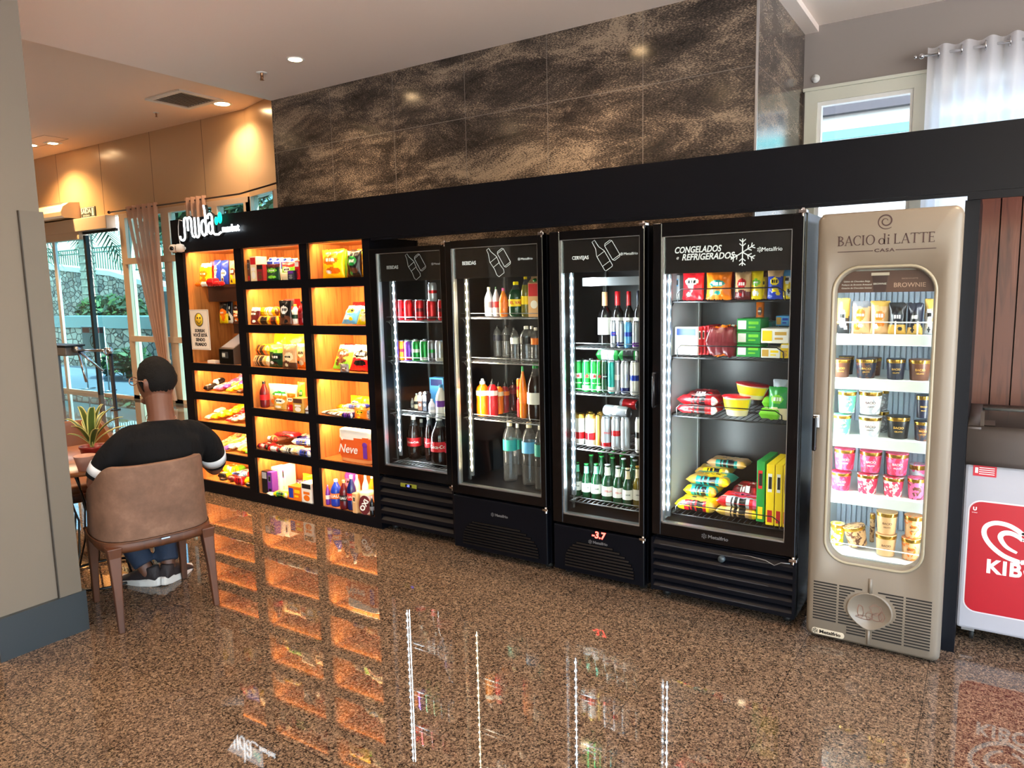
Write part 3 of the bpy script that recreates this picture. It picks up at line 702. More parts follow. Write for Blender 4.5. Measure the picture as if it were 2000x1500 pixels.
def archgrille(t, w, z1):
    g = MB(); z0 = .04; g.box(0.004, w - .004, 0.004, .045, z0, z1 - .016, bev=.006); g.obj('base_panel', BLACKP, t)
    g = MB(); n = 9
    for k in range(n):
        z = z0 + .03 + k * .0175; q = 1 - (k / n) ** 3 * .35; a = .08 + (1 - q) * .3; b_ = w - .06 - (1 - q) * .5
        g.prism([(.004, z), (-.008, z + .004), (-.004, z + .012), (.004, z + .012)][::-1], a, b_, 'x')
    g.obj('vent_slat', mat('vent_black', (6, 6, 7), .25), t)

def hd_soda(word, xw, xd, xm, x0, bright=False, beer=False, sz=.03):
    def f(t, hp, a, b_, z0, z1):
        m = LINEB if bright else LINEW; w = b_ - a; zc = (z0 + z1) / 2
        text(hp, word, sz, (xw - x0, .0195, 1.778), m, bold=.0004, fit=.098)
        g = MB(); soda_art(g, xd - x0, zc, (z1 - z0) * .98, .0195, beer); g.obj('drawing', m, hp)
        g = MB(); swirl(g, xm - x0 - .05, 1.788, .008, .0195); g.obj('maker_mark', m, hp)
        text(hp, 'Metalfrio', .018, (xm - x0, .019, 1.788), m, fit=.076)
    return f
def hd_frozen(t, hp, a, b_, z0, z1):
    w = b_ - a; zc = (z0 + z1) / 2
    text(hp, 'CONGELADOS', .042, (.222, .0195, 1.79), LINEB, shear=.25, bold=.0008, fit=.229)
    text(hp, 'REFRIGERADOS', .042, (.272, .0195, 1.755), LINEB, shear=.25, bold=.0008, fit=.255); text(hp, 'e', .026, (.124, .0195, 1.755), LINEB, shear=.25)
    g = MB(); cx, cz = .438, 1.768; s = .062
    for k in range(6):
        if k in (2, 4): continue
        an = R(30 + 60 * k); ux, uz = math.cos(an), math.sin(an)
        if k == 5: ux, uz = math.cos(R(-30)), math.sin(R(-30))
        if k in (1, 4): ux, uz = 0, 1
        g.ribbon([(cx, cz), (cx + ux * s, cz + uz * s)], .0045, .0195)
        for f1 in (.45, .75):
            for sg_ in (-1, 1):
                a2 = math.atan2(uz, ux) + sg_ * R(50); g.ribbon([(cx + ux * s * f1, cz + uz * s * f1), (cx + ux * s * f1 + math.cos(a2) * s * .3, cz + uz * s * f1 + math.sin(a2) * s * .3)], .004, .0195)
    ux, uz = 0, -1; g.ribbon([(cx, cz), (cx, cz - s)], .0045, .0195)
    for f1 in (.45, .75):
        for sg_ in (-1, 1): a2 = R(-90) + sg_ * R(50); g.ribbon([(cx, cz - s * f1), (cx + math.cos(a2) * s * .3, cz - s * f1 + math.sin(a2) * s * .3)], .004, .0195)
    g.obj('snowflake', LINEB, hp)
    g = MB(); swirl(g, .516, 1.776, .012, .0195); g.obj('maker_mark', LINEB, hp)
    text(hp, 'Metalfrio', .026, (.57, .019, 1.776), LINEB, fit=.09)

# black filler between the shelving and the fridges, then the four fridges
F1 = fridge('drinks_fridge', 'slim black drinks fridge beside the wooden shelving, red cans inside', -3.43, -2.785, 3.55, 1.905, (-3.365, -2.835, .465, 1.87), .40,
    [1.435, 1.17, .815, .475], dict(z=(.56, 1.69), m=LEDC, e=5.5, c=(.86, .95, 1), dx=.10), dict(z=1.69, fn=hd_soda('BEBIDAS', -3.24, -3.05, -2.857, -3.43)), louvers(5, False), depth=.6)
F2 = fridge('drinks_fridge', 'black fridge with warm light strip holding bottles and juices', -2.735, -2.052, 3.47, 1.915, (-2.685, -2.092, .438, 1.868), .385,
    [1.462, 1.197, .85], dict(z=(.52, 1.685), m=LEDW, e=5, c=(1, .83, .62), dx=.072), dict(z=1.69, fn=hd_soda('BEBIDAS', -2.568, -2.365, -2.17, -2.735, True)), archgrille, mark=(.3, .285, .003, .022, mat('mark_grey', (95, 95, 98), .4)))
F3 = fridge('beer_fridge', 'narrow black beer fridge with red digital display below its door', -2.012, -1.455, 3.46, 1.925, (-1.945, -1.487, .368, 1.876), .318,
    [1.30, 1.048, .737, .432], dict(z=(.5, 1.7), m=LEDC, e=5.5, c=(.84, .94, 1), dx=.045), dict(z=1.702, fn=hd_soda('CERVEJAS', -1.83, -1.687, -1.542, -2.012, True, True, .026)), archgrille, mark=(.235, .235, .003, .021, mat('mark_grey')))
F4 = fridge('frozen_food_fridge', 'wide black frozen food fridge with snowflake header and packs inside', -1.412, -.697, 3.44, 1.93, (-1.36, -.752, .415, 1.86), .352,
    [1.548, 1.27, .972, .458], dict(z=(.47, 1.675), m=LEDC, e=5, c=(.88, .96, 1), dx=.022, step=.062), dict(z=1.68, fn=hd_frozen, rail=.055), louvers(5, True), liner=LINERL, rack=RACKD, lightwall=True, mark=(.28, .385, -.001, .024, mat('mark_grey')))
g = MB(); g.box(0, .018, 0, .045, .0, 1.98); o = thing('filler_strip', 'thin black upright strip between shelving unit and first fridge', 'filler strip', (-3.435, 3.6, 0)); g.obj('strip', BLACKP, o); o.location.x = -3.4535 + .0
# displays
g = MB(); g.box(.2, .34, -.004, .004, .335, .362, bev=.004); g.obj('controller', mat('olive_plastic', (120, 124, 40), .4), F1)
MB().box(.245, .3, -.006, -.004, .339, .358).obj('display_window', BLACKG, F1)
text(F1, '-21', .02, (.272, -.007, .349), mat('blue_digits', (80, 90, 255), .4, emit=(90, 100, 255), es=3))
text(F3, '-3.7', .052, (.285, .0025, .278), mat('red_digits', (255, 60, 50), .4, emit=(255, 70, 60), es=4), bold=.0015, shear=.1)
g = MB(); g.tube([(.021, -.028, 1.19), (.021, -.03, 1.02)], .007, 8); g.tube([(.021, 0, 1.19), (.021, -.03, 1.19)], .006, 8); g.tube([(.021, 0, 1.02), (.021, -.03, 1.02)], .006, 8); g.obj('handle', mat('handle_black', (25, 25, 28), .25), F4)
g = MB(); g.lathe([(0, -.018), (.015, -.018), (.018, -.004), (.018, 0)], 18, (.37, 0, .285), axis='y'); g.obj('thermostat_knob', mat('knob', (50, 60, 66), .25), F4)
MB().tube([(.42, -.004, .32), (.5, -.006, .325), (.58, -.006, .318), (.62, -.004, .30), (.65, -.002, .318), (.69, 0, .32)], .002, 6).obj('lock_cable', STEEL, F4)
MB().box(.03, .055, .25, .252, 1.38, 1.5).obj('energy_sticker', mat('paper'), F1)
g = MB(); g.box(.055, .058, .12, .2, 1.52, 1.62); g.obj('info_label', mat('label_blue', (150, 205, 225), .5), F3)
MB().box(.12, .50, .16, .18, 1.63, 1.675).obj('evaporator_tray', ALU, F3)

# ---------------------------------------------------------------- cream ice cream freezer
CREAM = mat('cream_plastic', (116, 107, 95), .38)
CREAML = mat('cream_seal', (146, 138, 118), .35)
GX0, GX1, GY, GH = -.638, -.103, 3.40, 1.935
gf = thing('ice_cream_freezer', 'cream upright ice cream freezer with rounded window and dark lettering', 'freezer', (GX0, GY, 0))
GW = GX1 - GX0
def rrect(x0, x1, z0, z1, r, n=8, arch=0.):
    P = []
    for cx, cz, a in ((x1 - r, z0 + r, -90), (x1 - r, z1 - r, 0), (x0 + r, z1 - r, 90), (x0 + r, z0 + r, 180)):
        P += [(cx + r * math.cos(R(a + 90 * k / n)), cz + r * math.sin(R(a + 90 * k / n))) for k in range(n + 1)]
    if arch:
        xm = (x0 + x1) / 2; hw = (x1 - x0) / 2; zm = (z0 + z1) / 2
        P = [(x, z + (arch * (1 - ((x - xm) / hw) ** 2) if z > zm else 0)) for x, z in P]
    return P
g = MB(); g.sm = True
Q = [rrect(0, GW, .012, GH - .03, .03, arch=.025), rrect(0, GW, .012, GH - .03, .03, arch=.025), rrect(.018, GW - .018, .03, GH - .045, .03, arch=.025), rrect(.062, GW - .072, .375, 1.682, .10, arch=.012), rrect(.078, GW - .088, .392, 1.665, .09, arch=.012), rrect(.082, GW - .092, .396, 1.661, .088, arch=.012)]
Yv = [.07, .018, 0, 0, .016, .05]
rings = []
for P, y in zip(Q, Yv): rings.append([g.b.verts.new((x, y, z)) for x, z in P])
nP = len(Q[0])
for a, b_ in zip(rings, rings[1:]):
    for k in range(nP): g._f([a[k], a[(k + 1) % nP], b_[(k + 1) % nP], b_[k]])
g.obj('door_cover', CREAM, gf)
g = MB(); P = rrect(.07, GW - .08, .384, 1.673, .095, arch=.012); g.tube([(x, .001, z) for x, z in P], .006, 8, closed=True); g.obj('window_seal', CREAML, gf)
g = MB(); P = rrect(.08, GW - .09, .394, 1.663, .088, arch=.012); v_ = [g.b.verts.new((x, .03, z)) for x, z in P]; g._f(v_); v_ = [g.b.verts.new((x, .034, z)) for x, z in P]; g._f(v_[::-1]); g.obj('window_glass', GLASS, gf)
GWHITE = mat('freezer_white', (225, 230, 232), .35)
g = MB()
g.box(0.004, .03, .072, .60, .04, GH - .02); g.box(GW - .03, GW - .004, .072, .60, .04, GH - .02); g.box(.03, GW - .03, .072, .60, GH - .06, GH - .02); g.box(.03, GW - .03, .58, .60, .04, GH - .06)
g.box(.03, GW - .03, .072, .58, .34, .395); g.box(.03, GW - .03, .072, .1, .04, .34); g.box(.03, GW - .03, .072, .58, 1.665, 1.70)
g.obj('cabinet', GWHITE, gf)
GIN = mat('freezer_inner', (176, 190, 205), .4)
g = MB(); n = 20
for k in range(n):
    a = .031 + k * (GW - .062) / n; b_ = a + (GW - .062) / n
    g.box(a, b_ - .006, .555, .575, .396, 1.664)
g.box(.031, GW - .031, .57, .579, .396, 1.664)
g.obj('ribbed_back', GIN, gf)
GS = [1.391, 1.195, .934, .672]
for z in GS:
    g = MB(); g.box(.034, GW - .034, .10, .55, z - .012, z); g.box(.034, GW - .034, .09, .102, z - .045, z + .004, bev=.003); g.obj('shelf', mat('shelf_white', (232, 240, 238), .3), gf)
g = MB(); z = 1.391
g.tube([(.04, .095, z + .055), (GW - .04, .095, z + .055)], .0025, 6)
for k in range(6): g.tube([(.055 + k * .083, .095, z), (.055 + k * .083, .095, z + .06)], .0035, 6)
g.obj('shelf_rail', WHITEP, gf)
MB().tube([(.04, .095, .44), (GW - .04, .095, .44)], .0025, 6).obj('basket_rail', WHITEP, gf)
for sx, e in ((.04, 3), (GW - .04, 1.8)):
    lamp('freezer_light', 'AREA', (sx, .082, 1.03), e, (.93, .97, 1), (R(90), 0, R(-50 if sx < .2 else 50)), .015, 1.2, parent=gf)
g = MB(); g.box(.033, .037, .076, .084, .42, 1.64); g.obj('light_strip', mat('led_soft', (255, 255, 255), .4, emit=(235, 245, 255), es=14), gf)
# header card behind the window
hc = MB().box(.078, GW - .088, .04, .043, 1.575, 1.665).obj('brownie_card', [mat('card_brown', (92, 58, 46), .5)], gf)
text(hc, 'BROWNIE', .026, (.355, .0385, 1.603), mat('card_text', (190, 150, 130), .5), bold=.0003); text(hc, 'BACIO DI LATTE', .008, (.355, .0385, 1.63), mat('card_text'))
for k, s_ in enumerate(['Gelato de Chocolate Belga', 'Pedaços de Brownie Artesanal', 'Ganache de Chocolate Intenso']): text(hc, s_, .0095, (.155, .0385, 1.622 - k * .014), mat('card_text2', (225, 215, 205), .5), shear=.2)
g = MB(); g.prism([(.222, 1.576), (.268, 1.576), (.275, 1.645), (.215, 1.645)], .037, .04); g.box(.211, .279, .036, .04, 1.645, 1.657, 1); g.obj('tub_picture', [mat('tubpic', (60, 30, 25), .4), mat('tubpic2', (214, 190, 170), .4)], hc); text(hc, 'BROWNIE', .011, (.245, .036, 1.61), mat('card_text2'))
# serif lettering drawn as strokes
INK = mat('brown_ink', (58, 36, 34), .45)
SER = {
 'B': [('l', .12, 0, .12, 1, .13), ('a', .16, .76, .34, .22, 90, -90, .05, .12), ('a', .16, .27, .42, .25, 90, -90, .05, .13), ('l', .1, .98, .2, .98, .05), ('l', .1, .02, .2, .02, .05), ('s', .1, 0), ('s', .1, 1), ('w', .66)],
 'A': [('l', .08, 0, .42, 1, .06), ('l', .42, 1, .76, 0, .13), ('l', .2, .34, .63, .34, .05), ('s', .08, 0), ('s', .76, 0), ('w', .84)],
 'C': [('a', .44, .5, .4, .49, 48, 312, .05, .13), ('l', .71, .7, .71, .9, .05), ('w', .82)],
 'I': [('l', .12, 0, .12, 1, .13), ('s', .12, 0), ('s', .12, 1), ('w', .34)],
 'O': [('a', .44, .5, .4, .49, 90, 450, .05, .13), ('w', .92)],
 'd': [('a', .32, .3, .27, .3, 90, 450, .05, .12), ('l', .6, 0, .6, 1.08, .12), ('s2', .56, 1.06), ('l', .6, .02, .7, .02, .05), ('w', .8)],
 'i': [('l', .12, 0, .12, .64, .12), ('d', .12, .88), ('s', .12, 0), ('s2', .08, .62), ('w', .32)],
 'L': [('l', .12, 0, .12, 1, .13), ('l', .1, .02, .58, .02, .05), ('l', .57, .0, .57, .17, .05), ('s', .12, 0), ('s', .12, 1), ('w', .64)],
 'T': [('l', .38, 0, .38, 1, .13), ('l', .0, .98, .76, .98, .05), ('l', .02, .84, .02, 1, .05), ('l', .74, .84, .74, 1, .05), ('s', .38, 0), ('w', .78)],
 'E': [('l', .12, 0, .12, 1, .13), ('l', .1, .98, .56, .98, .05), ('l', .1, .02, .58, .02, .05), ('l', .1, .52, .46, .52, .05), ('l', .55, .84, .55, 1, .05), ('l', .57, 0, .57, .17, .05), ('l', .46, .44, .46, .6, .04), ('s', .12, 0), ('s', .12, 1), ('w', .66)]}
def serif(g, s, x, z, h, y, sx=1.0):
    for ch in s:
        if ch == ' ': x += .28 * h * sx; continue
        w = .6
        for st in SER[ch]:
            k = st[0]
            if k == 'l': g.ribbon([(x + st[1] * h * sx, z + st[2] * h), (x + st[3] * h * sx, z + st[4] * h)], st[5] * h, y)
            elif k == 'a':
                _, cx, cy, rx, ry, a0, a1, t0, t1 = st; n = 18; P = []; Wd = []
                for q in range(n + 1):
                    a = R(a0 + (a1 - a0) * q / n); P.append((x + (cx + rx * math.cos(a)) * h * sx, z + (cy + ry * math.sin(a)) * h)); Wd.append((t0 + (t1 - t0) * abs(math.cos(a)) ** 1.5) * h)
                g.ribbon(P, Wd, y)
            elif k == 's': g.ribbon([(x + (st[1] - .13) * h * sx, z + st[2] * h + (.02 if st[2] < .5 else -.02) * h), (x + (st[1] + .13) * h * sx, z + st[2] * h + (.02 if st[2] < .5 else -.02) * h)], .045 * h, y)
            elif k == 's2': g.ribbon([(x + (st[1] - .1) * h * sx, z + (st[2] - .03) * h), (x + (st[1] + .02) * h * sx, z + st[2] * h)], .05 * h, y)
            elif k == 'd': g.ribbon([(x + (st[1] - .07) * h, z + st[2] * h), (x + (st[1] + .07) * h, z + st[2] * h)], .14 * h, y)
            elif k == 'w': w = st[1]
        x += (w + .07) * h * sx
    return x
g = MB(); h_ = .04
xe = serif(MB(), 'BACIO di LATTE', 0, 0, h_, 0); k_ = .362 / xe
serif(g, 'BACIO di LATTE', .082, 1.772, h_, .0, k_)
cx, cz = .262, 1.865; P = []; Wd = []
for k in range(46):
    a = R(-50 - k * 14.5); r = .033 * (1 - k / 58) ** 1.0; P.append((cx + r * math.cos(a), cz + r * math.sin(a))); Wd.append(.0022 + .0035 * math.sin(math.pi * min(1, k / 40)))
g.ribbon(P[::1], Wd, .0)
g.ribbon([(.082, 1.747), (.218, 1.747)], .003, 0); g.ribbon([(.302, 1.747), (.446, 1.747)], .003, 0)
g.obj('lettering', INK, gf)
text(gf, 'CASA', .019, (.26, -.0005, 1.747), INK, sx=1.45, spacing=1.15, bold=.0005)
# handle
g = MB(); g.box(.008, .036, -.022, .0, .985, 1.045, bev=.004); g.obj('handle_mount', CHROME, gf)
MB().box(.010, .028, -.045, -.022, .885, 1.04, bev=.006).obj('handle', BLACKG, gf)
# lower vent slots, their shade laid on as dark bars, medallion and spine
SLOT = mat('slot_shade', (18, 14, 12), .6)
g = MB(); n = 17; MCX, MCZ = .262, .182
for k in range(n):
    z = .062 + k * .0133
    for a, b_ in ((.03, .128), (.137, .25), (.276, .392), (.401, .498)):
        if z < .098 and a < .16: a = max(a, .172)
        if b_ <= a: continue
        half = .105 * math.sqrt(max(0, 1 - ((z - MCZ - .005) / .092) ** 2)) if z > MCZ else .105 * max(0, 1 - ((MCZ - z) / .092) ** 1.8)
        if a < MCX < b_ or True:
            if b_ < MCX + .0: b_ = min(b_, MCX - half)
            elif a > MCX: a = max(a, MCX + half)
        if b_ - a > .012: g.box(a, b_, -.0012, .0, z - .0032, z + .0032)
g.obj('vent_slot_shade', SLOT, gf)
g = MB(); n = 36; P = []
for k in range(n):
    a = 2 * math.pi * k / n; rx = .088; rz = .082
    px = rx * math.cos(a); pz = rz * math.sin(a)
    if pz < 0: px *= (1 - .35 * (-pz / rz) ** 2)
    P.append((MCX + px, MCZ + pz))
rr = [[g.b.verts.new((MCX + (x - MCX) * s_, y, MCZ + (z - MCZ) * s_)) for x, z in P] for s_, y in ((1.05, .0), (1.03, -.008), (.97, -.008), (.93, -.003), (.0001, -.003))]
g.sm = True
for a, b_ in zip(rr, rr[1:]):
    for k in range(n): g._f([a[k], a[(k + 1) % n], b_[(k + 1) % n], b_[k]])
g.tube([(MCX, -.001, MCZ + .085), (MCX, -.001, MCZ + .15)], .008, 8); g.tube([(MCX, -.001, MCZ - .085), (MCX, -.001, .03)], .006, 8)
g.obj('medallion', CREAM, gf)
g = MB(); rnd = random.Random(4)
for (ax, az, sx_, sz_) in ((-.035, -.005, .012, .03), (.0, -.02, .014, .018), (.025, .012, .022, .024), (.03, -.02, .02, .02), (-.02, -.03, .03, .008), (.05, -.015, .012, .02)):
    for q in range(3):
        pp = [(MCX + ax + sx_ * (1 + .25 * rnd.uniform(-1, 1)) * math.cos(a * .7), MCZ + az + sz_ * (1 + .25 * rnd.uniform(-1, 1)) * math.sin(a * .7)) for a in range(10)]
        g.ribbon(pp, .0013, -.0032, .0006)
g.obj('sketch', mat('sketch_brown', (130, 100, 88), .5), gf)
g = MB(); g.prism(rrect(.028, .165, .028, .056, .012, 4), -.002, 0); g.obj('badge', mat('badge_cream', (190, 180, 160), .4), gf)
makermark(gf, .043, .042, -.0022, .0215, mat('mark_black', (20, 18, 18), .4))

# ---------------------------------------------------------------- chest freezer
cf = thing('chest_freezer', 'white chest freezer with red heart logo panel at the right edge', 'chest freezer', (-.055, 3.68, 0))
FWH = mat('freezer_body_white', (158, 160, 170), .35)
MB().box(0, 1.1, 0, .62, .075, .825, bev=.012).obj('body', FWH, cf)
g = MB(); pr = [(-.022, .826), (-.03, .85), (-.028, .93), (-.012, .975), (.03, .99), (.06, .985), (.06, .83)]
g.sm = True; g.prism(pr[::-1], .001, 1.112, 'x'); g.prism([(.0, .826), (.0, .985), (.62, 1.0), (.62, .826)][::-1], .001, .05, 'x'); g.prism([(.56, .826), (.56, .995), (.63, 1.0), (.63, .826)][::-1], .001, 1.112, 'x'); g.sm = False
g.obj('lid_rim', mat('rim_taupe', (92, 86, 84), .4), cf)
g = MB()
def lidf(u, v): a = v; return (.06 + u * 1.0, .045 + .52 * a, .975 + .05 * math.sin(math.pi * min(1, a * 1.0)))
g.grid(lidf, 4, 12); g.obj('lid_glass', GLASS, cf)
MB().box(.05, 1.06, .3, .32, 1.02, 1.032).obj('lid_edge', BLACKG, cf)
MB().box(.06, 1.06, .06, .56, .83, .85).obj('inner_tray', mat('inner_brown', (92, 62, 48), .5), cf)
g = MB(); g.prism([(.03, .99), (.055, .99), (.11, 1.03), (.09, 1.045)][::-1], .045, .06, 'x'); g.prism([(.03, .995), (.06, .98), (.13, .985), (.14, 1.0)][::-1], .06, .1, 'x'); g.obj('lid_bracket', mat('bracket_grey', (70, 62, 56), .4), cf)
g = MB(); RP = rrect(.026, .9, .164, .662, .045, 6); g.prism(rrect(.02, .906, .158, .668, .05, 6), -.0012, 0, 'y', 0); g.prism(RP, -.0022, -.0012, 'y', 1)
rp = g.obj('logo_panel', [mat('panel_white', (205, 200, 206), .35), mat('panel_red', (158, 14, 32), .35)], cf)
def heart(g, cx, cz, s, w, inner=0):
    # a heart spiral: two strokes growing thinner towards their ends
    outer = [(-.02, -.78), (-.45, -.62), (-.8, -.3), (-.98, .05), (-.95, .35), (-.72, .52), (-.4, .5), (-.12, .34), (.0, .2)]
    inn = [(.0, .2), (.14, .34), (.42, .5), (.74, .52), (.96, .35), (.98, .05), (.8, -.3), (.45, -.6), (-.02, -.78)]
    sm = lambda P: [tuple(sum(c * v[i] for c, v in zip(cs, (P[max(0, k - 1)], P[k], P[k + 1], P[min(len(P) - 1, k + 2)]))) for i in (0, 1)) for k in range(len(P) - 1) for t in (0, .25, .5, .75) for cs in [(-.5 * t + t * t - .5 * t ** 3, 1 - 2.5 * t * t + 1.5 * t ** 3, .5 * t + 2 * t * t - 1.5 * t ** 3, -.5 * t * t + .5 * t ** 3)]] + [P[-1]]
    for P in (outer, inn): g.ribbon([(cx + x * s, cz + z * s * .88) for x, z in sm(P)], w, -.0022, .0012)
    o2 = [(-.12, -.45), (-.4, -.28), (-.56, 0), (-.5, .18), (-.3, .22), (-.1, .12), (.0, .0)]
    i2 = [(.0, .0), (.12, .12), (.3, .22), (.5, .18), (.56, 0), (.4, -.28), (.12, -.45)]
    for P in (o2, i2):
        Q_ = sm(P); g.ribbon([(cx + x * s, cz + z * s * .88) for x, z in Q_], [w * (.35 + .75 * math.sin(math.pi * (k + 2) / (len(Q_) + 4))) for k in range(len(Q_))], -.0022, .0012)
g = MB(); heart(g, .222, .512, .14, .019); g.obj('heart_logo', mat('logo_white', (240, 236, 238), .35), rp)
text(rp, 'KIBON', .084, (.232, -.0025, .376), mat('logo_white'), bold=.003, spacing=1.12, fit=.262)
text(rp, 'U', .02, (.045, -.003, .628), mat('logo_white'), bold=.001); text(rp, 'Unilever', .006, (.045, -.003, .612), mat('logo_white'))
g = MB(); g.box(.03, .115, -.0012, 0, .775, .822); g.box(.037, .048, -.002, -.0012, .788, .812, 1)
for k in range(4): g.box(.052, .108, -.002, -.0012, .784 + k * .009, .787 + k * .009, 1)
g.obj('red_sticker', [mat('sticker_red', (178, 30, 50), .4), mat('logo_white')], cf)
g = MB()
for xx in (.06, 1.02):
    for yy in (.08, .5): g.lathe([(.02, -.009), (.026, -.009), (.026, .009), (.02, .009)], 12, (xx, yy, .027), axis='x'); g.tube([(xx, yy, .03), (xx, yy, .08)], .009, 8)
g.obj('caster', BLACKM, cf)
g = MB(); g.box(0.02, .07, 0.02, .1, .06, .076); g.obj('caster_plate', STEEL, cf)
# vertical wooden boards behind it
bp = thing('slatted_wood_backdrop', 'reddish wooden board backdrop above the chest freezer', 'wall panelling', (-.062, 4.34, 0))
n = 22; g = MB()
for k in range(n): a = k * .085; g.box(a, a + .079, -.012, .01, 0, 2.16)
g.box(0, n * .085, .01, .02, 0, 2.16, 1); g.obj('board', [WOODP, mat('board_gap', (30, 14, 10), .7)], bp)
post(-.062, -.055, 1.975, 'thin black side board edging the wooden backdrop', .78)
_ = None
SUF = ['on the upper rack of the tall left cell', 'on the lower rack of the tall left cell', 'in the second cell of the left column', 'in the third cell of the left column', 'in the fourth cell of the left column', 'in the bottom cell of the left column', 'in the top cell of the middle column', 'in the second cell of the middle column', 'in the third cell of the middle column', 'in the fourth cell of the middle column', 'in the fifth cell of the middle column', 'in the bottom cell of the middle column', 'in the top cell of the right column', 'in the second cell of the right column', 'in the third cell of the right column', 'in the fourth cell of the right column', 'in the fifth cell of the right column', 'in the bottom cell of the right column', 'on top shelf of leftmost drinks fridge', 'on second shelf of leftmost drinks fridge', 'on third shelf of leftmost drinks fridge', 'at bottom of leftmost drinks fridge', 'on top shelf of warm-lit fridge', 'on second shelf of warm-lit fridge', 'on third shelf of warm-lit fridge', 'at bottom of warm-lit fridge', 'on top shelf of beer fridge', 'on second shelf of beer fridge', 'on third shelf of beer fridge', 'at bottom of beer fridge', 'on top shelf of frozen food fridge', 'on second shelf of frozen food fridge', 'on third shelf of frozen food fridge', 'at bottom of frozen food fridge', 'on top shelf of cream ice cream freezer', 'on second shelf of cream ice cream freezer', 'on third shelf of cream ice cream freezer', 'on fourth shelf of cream ice cream freezer', 'at bottom of cream ice cream freezer']
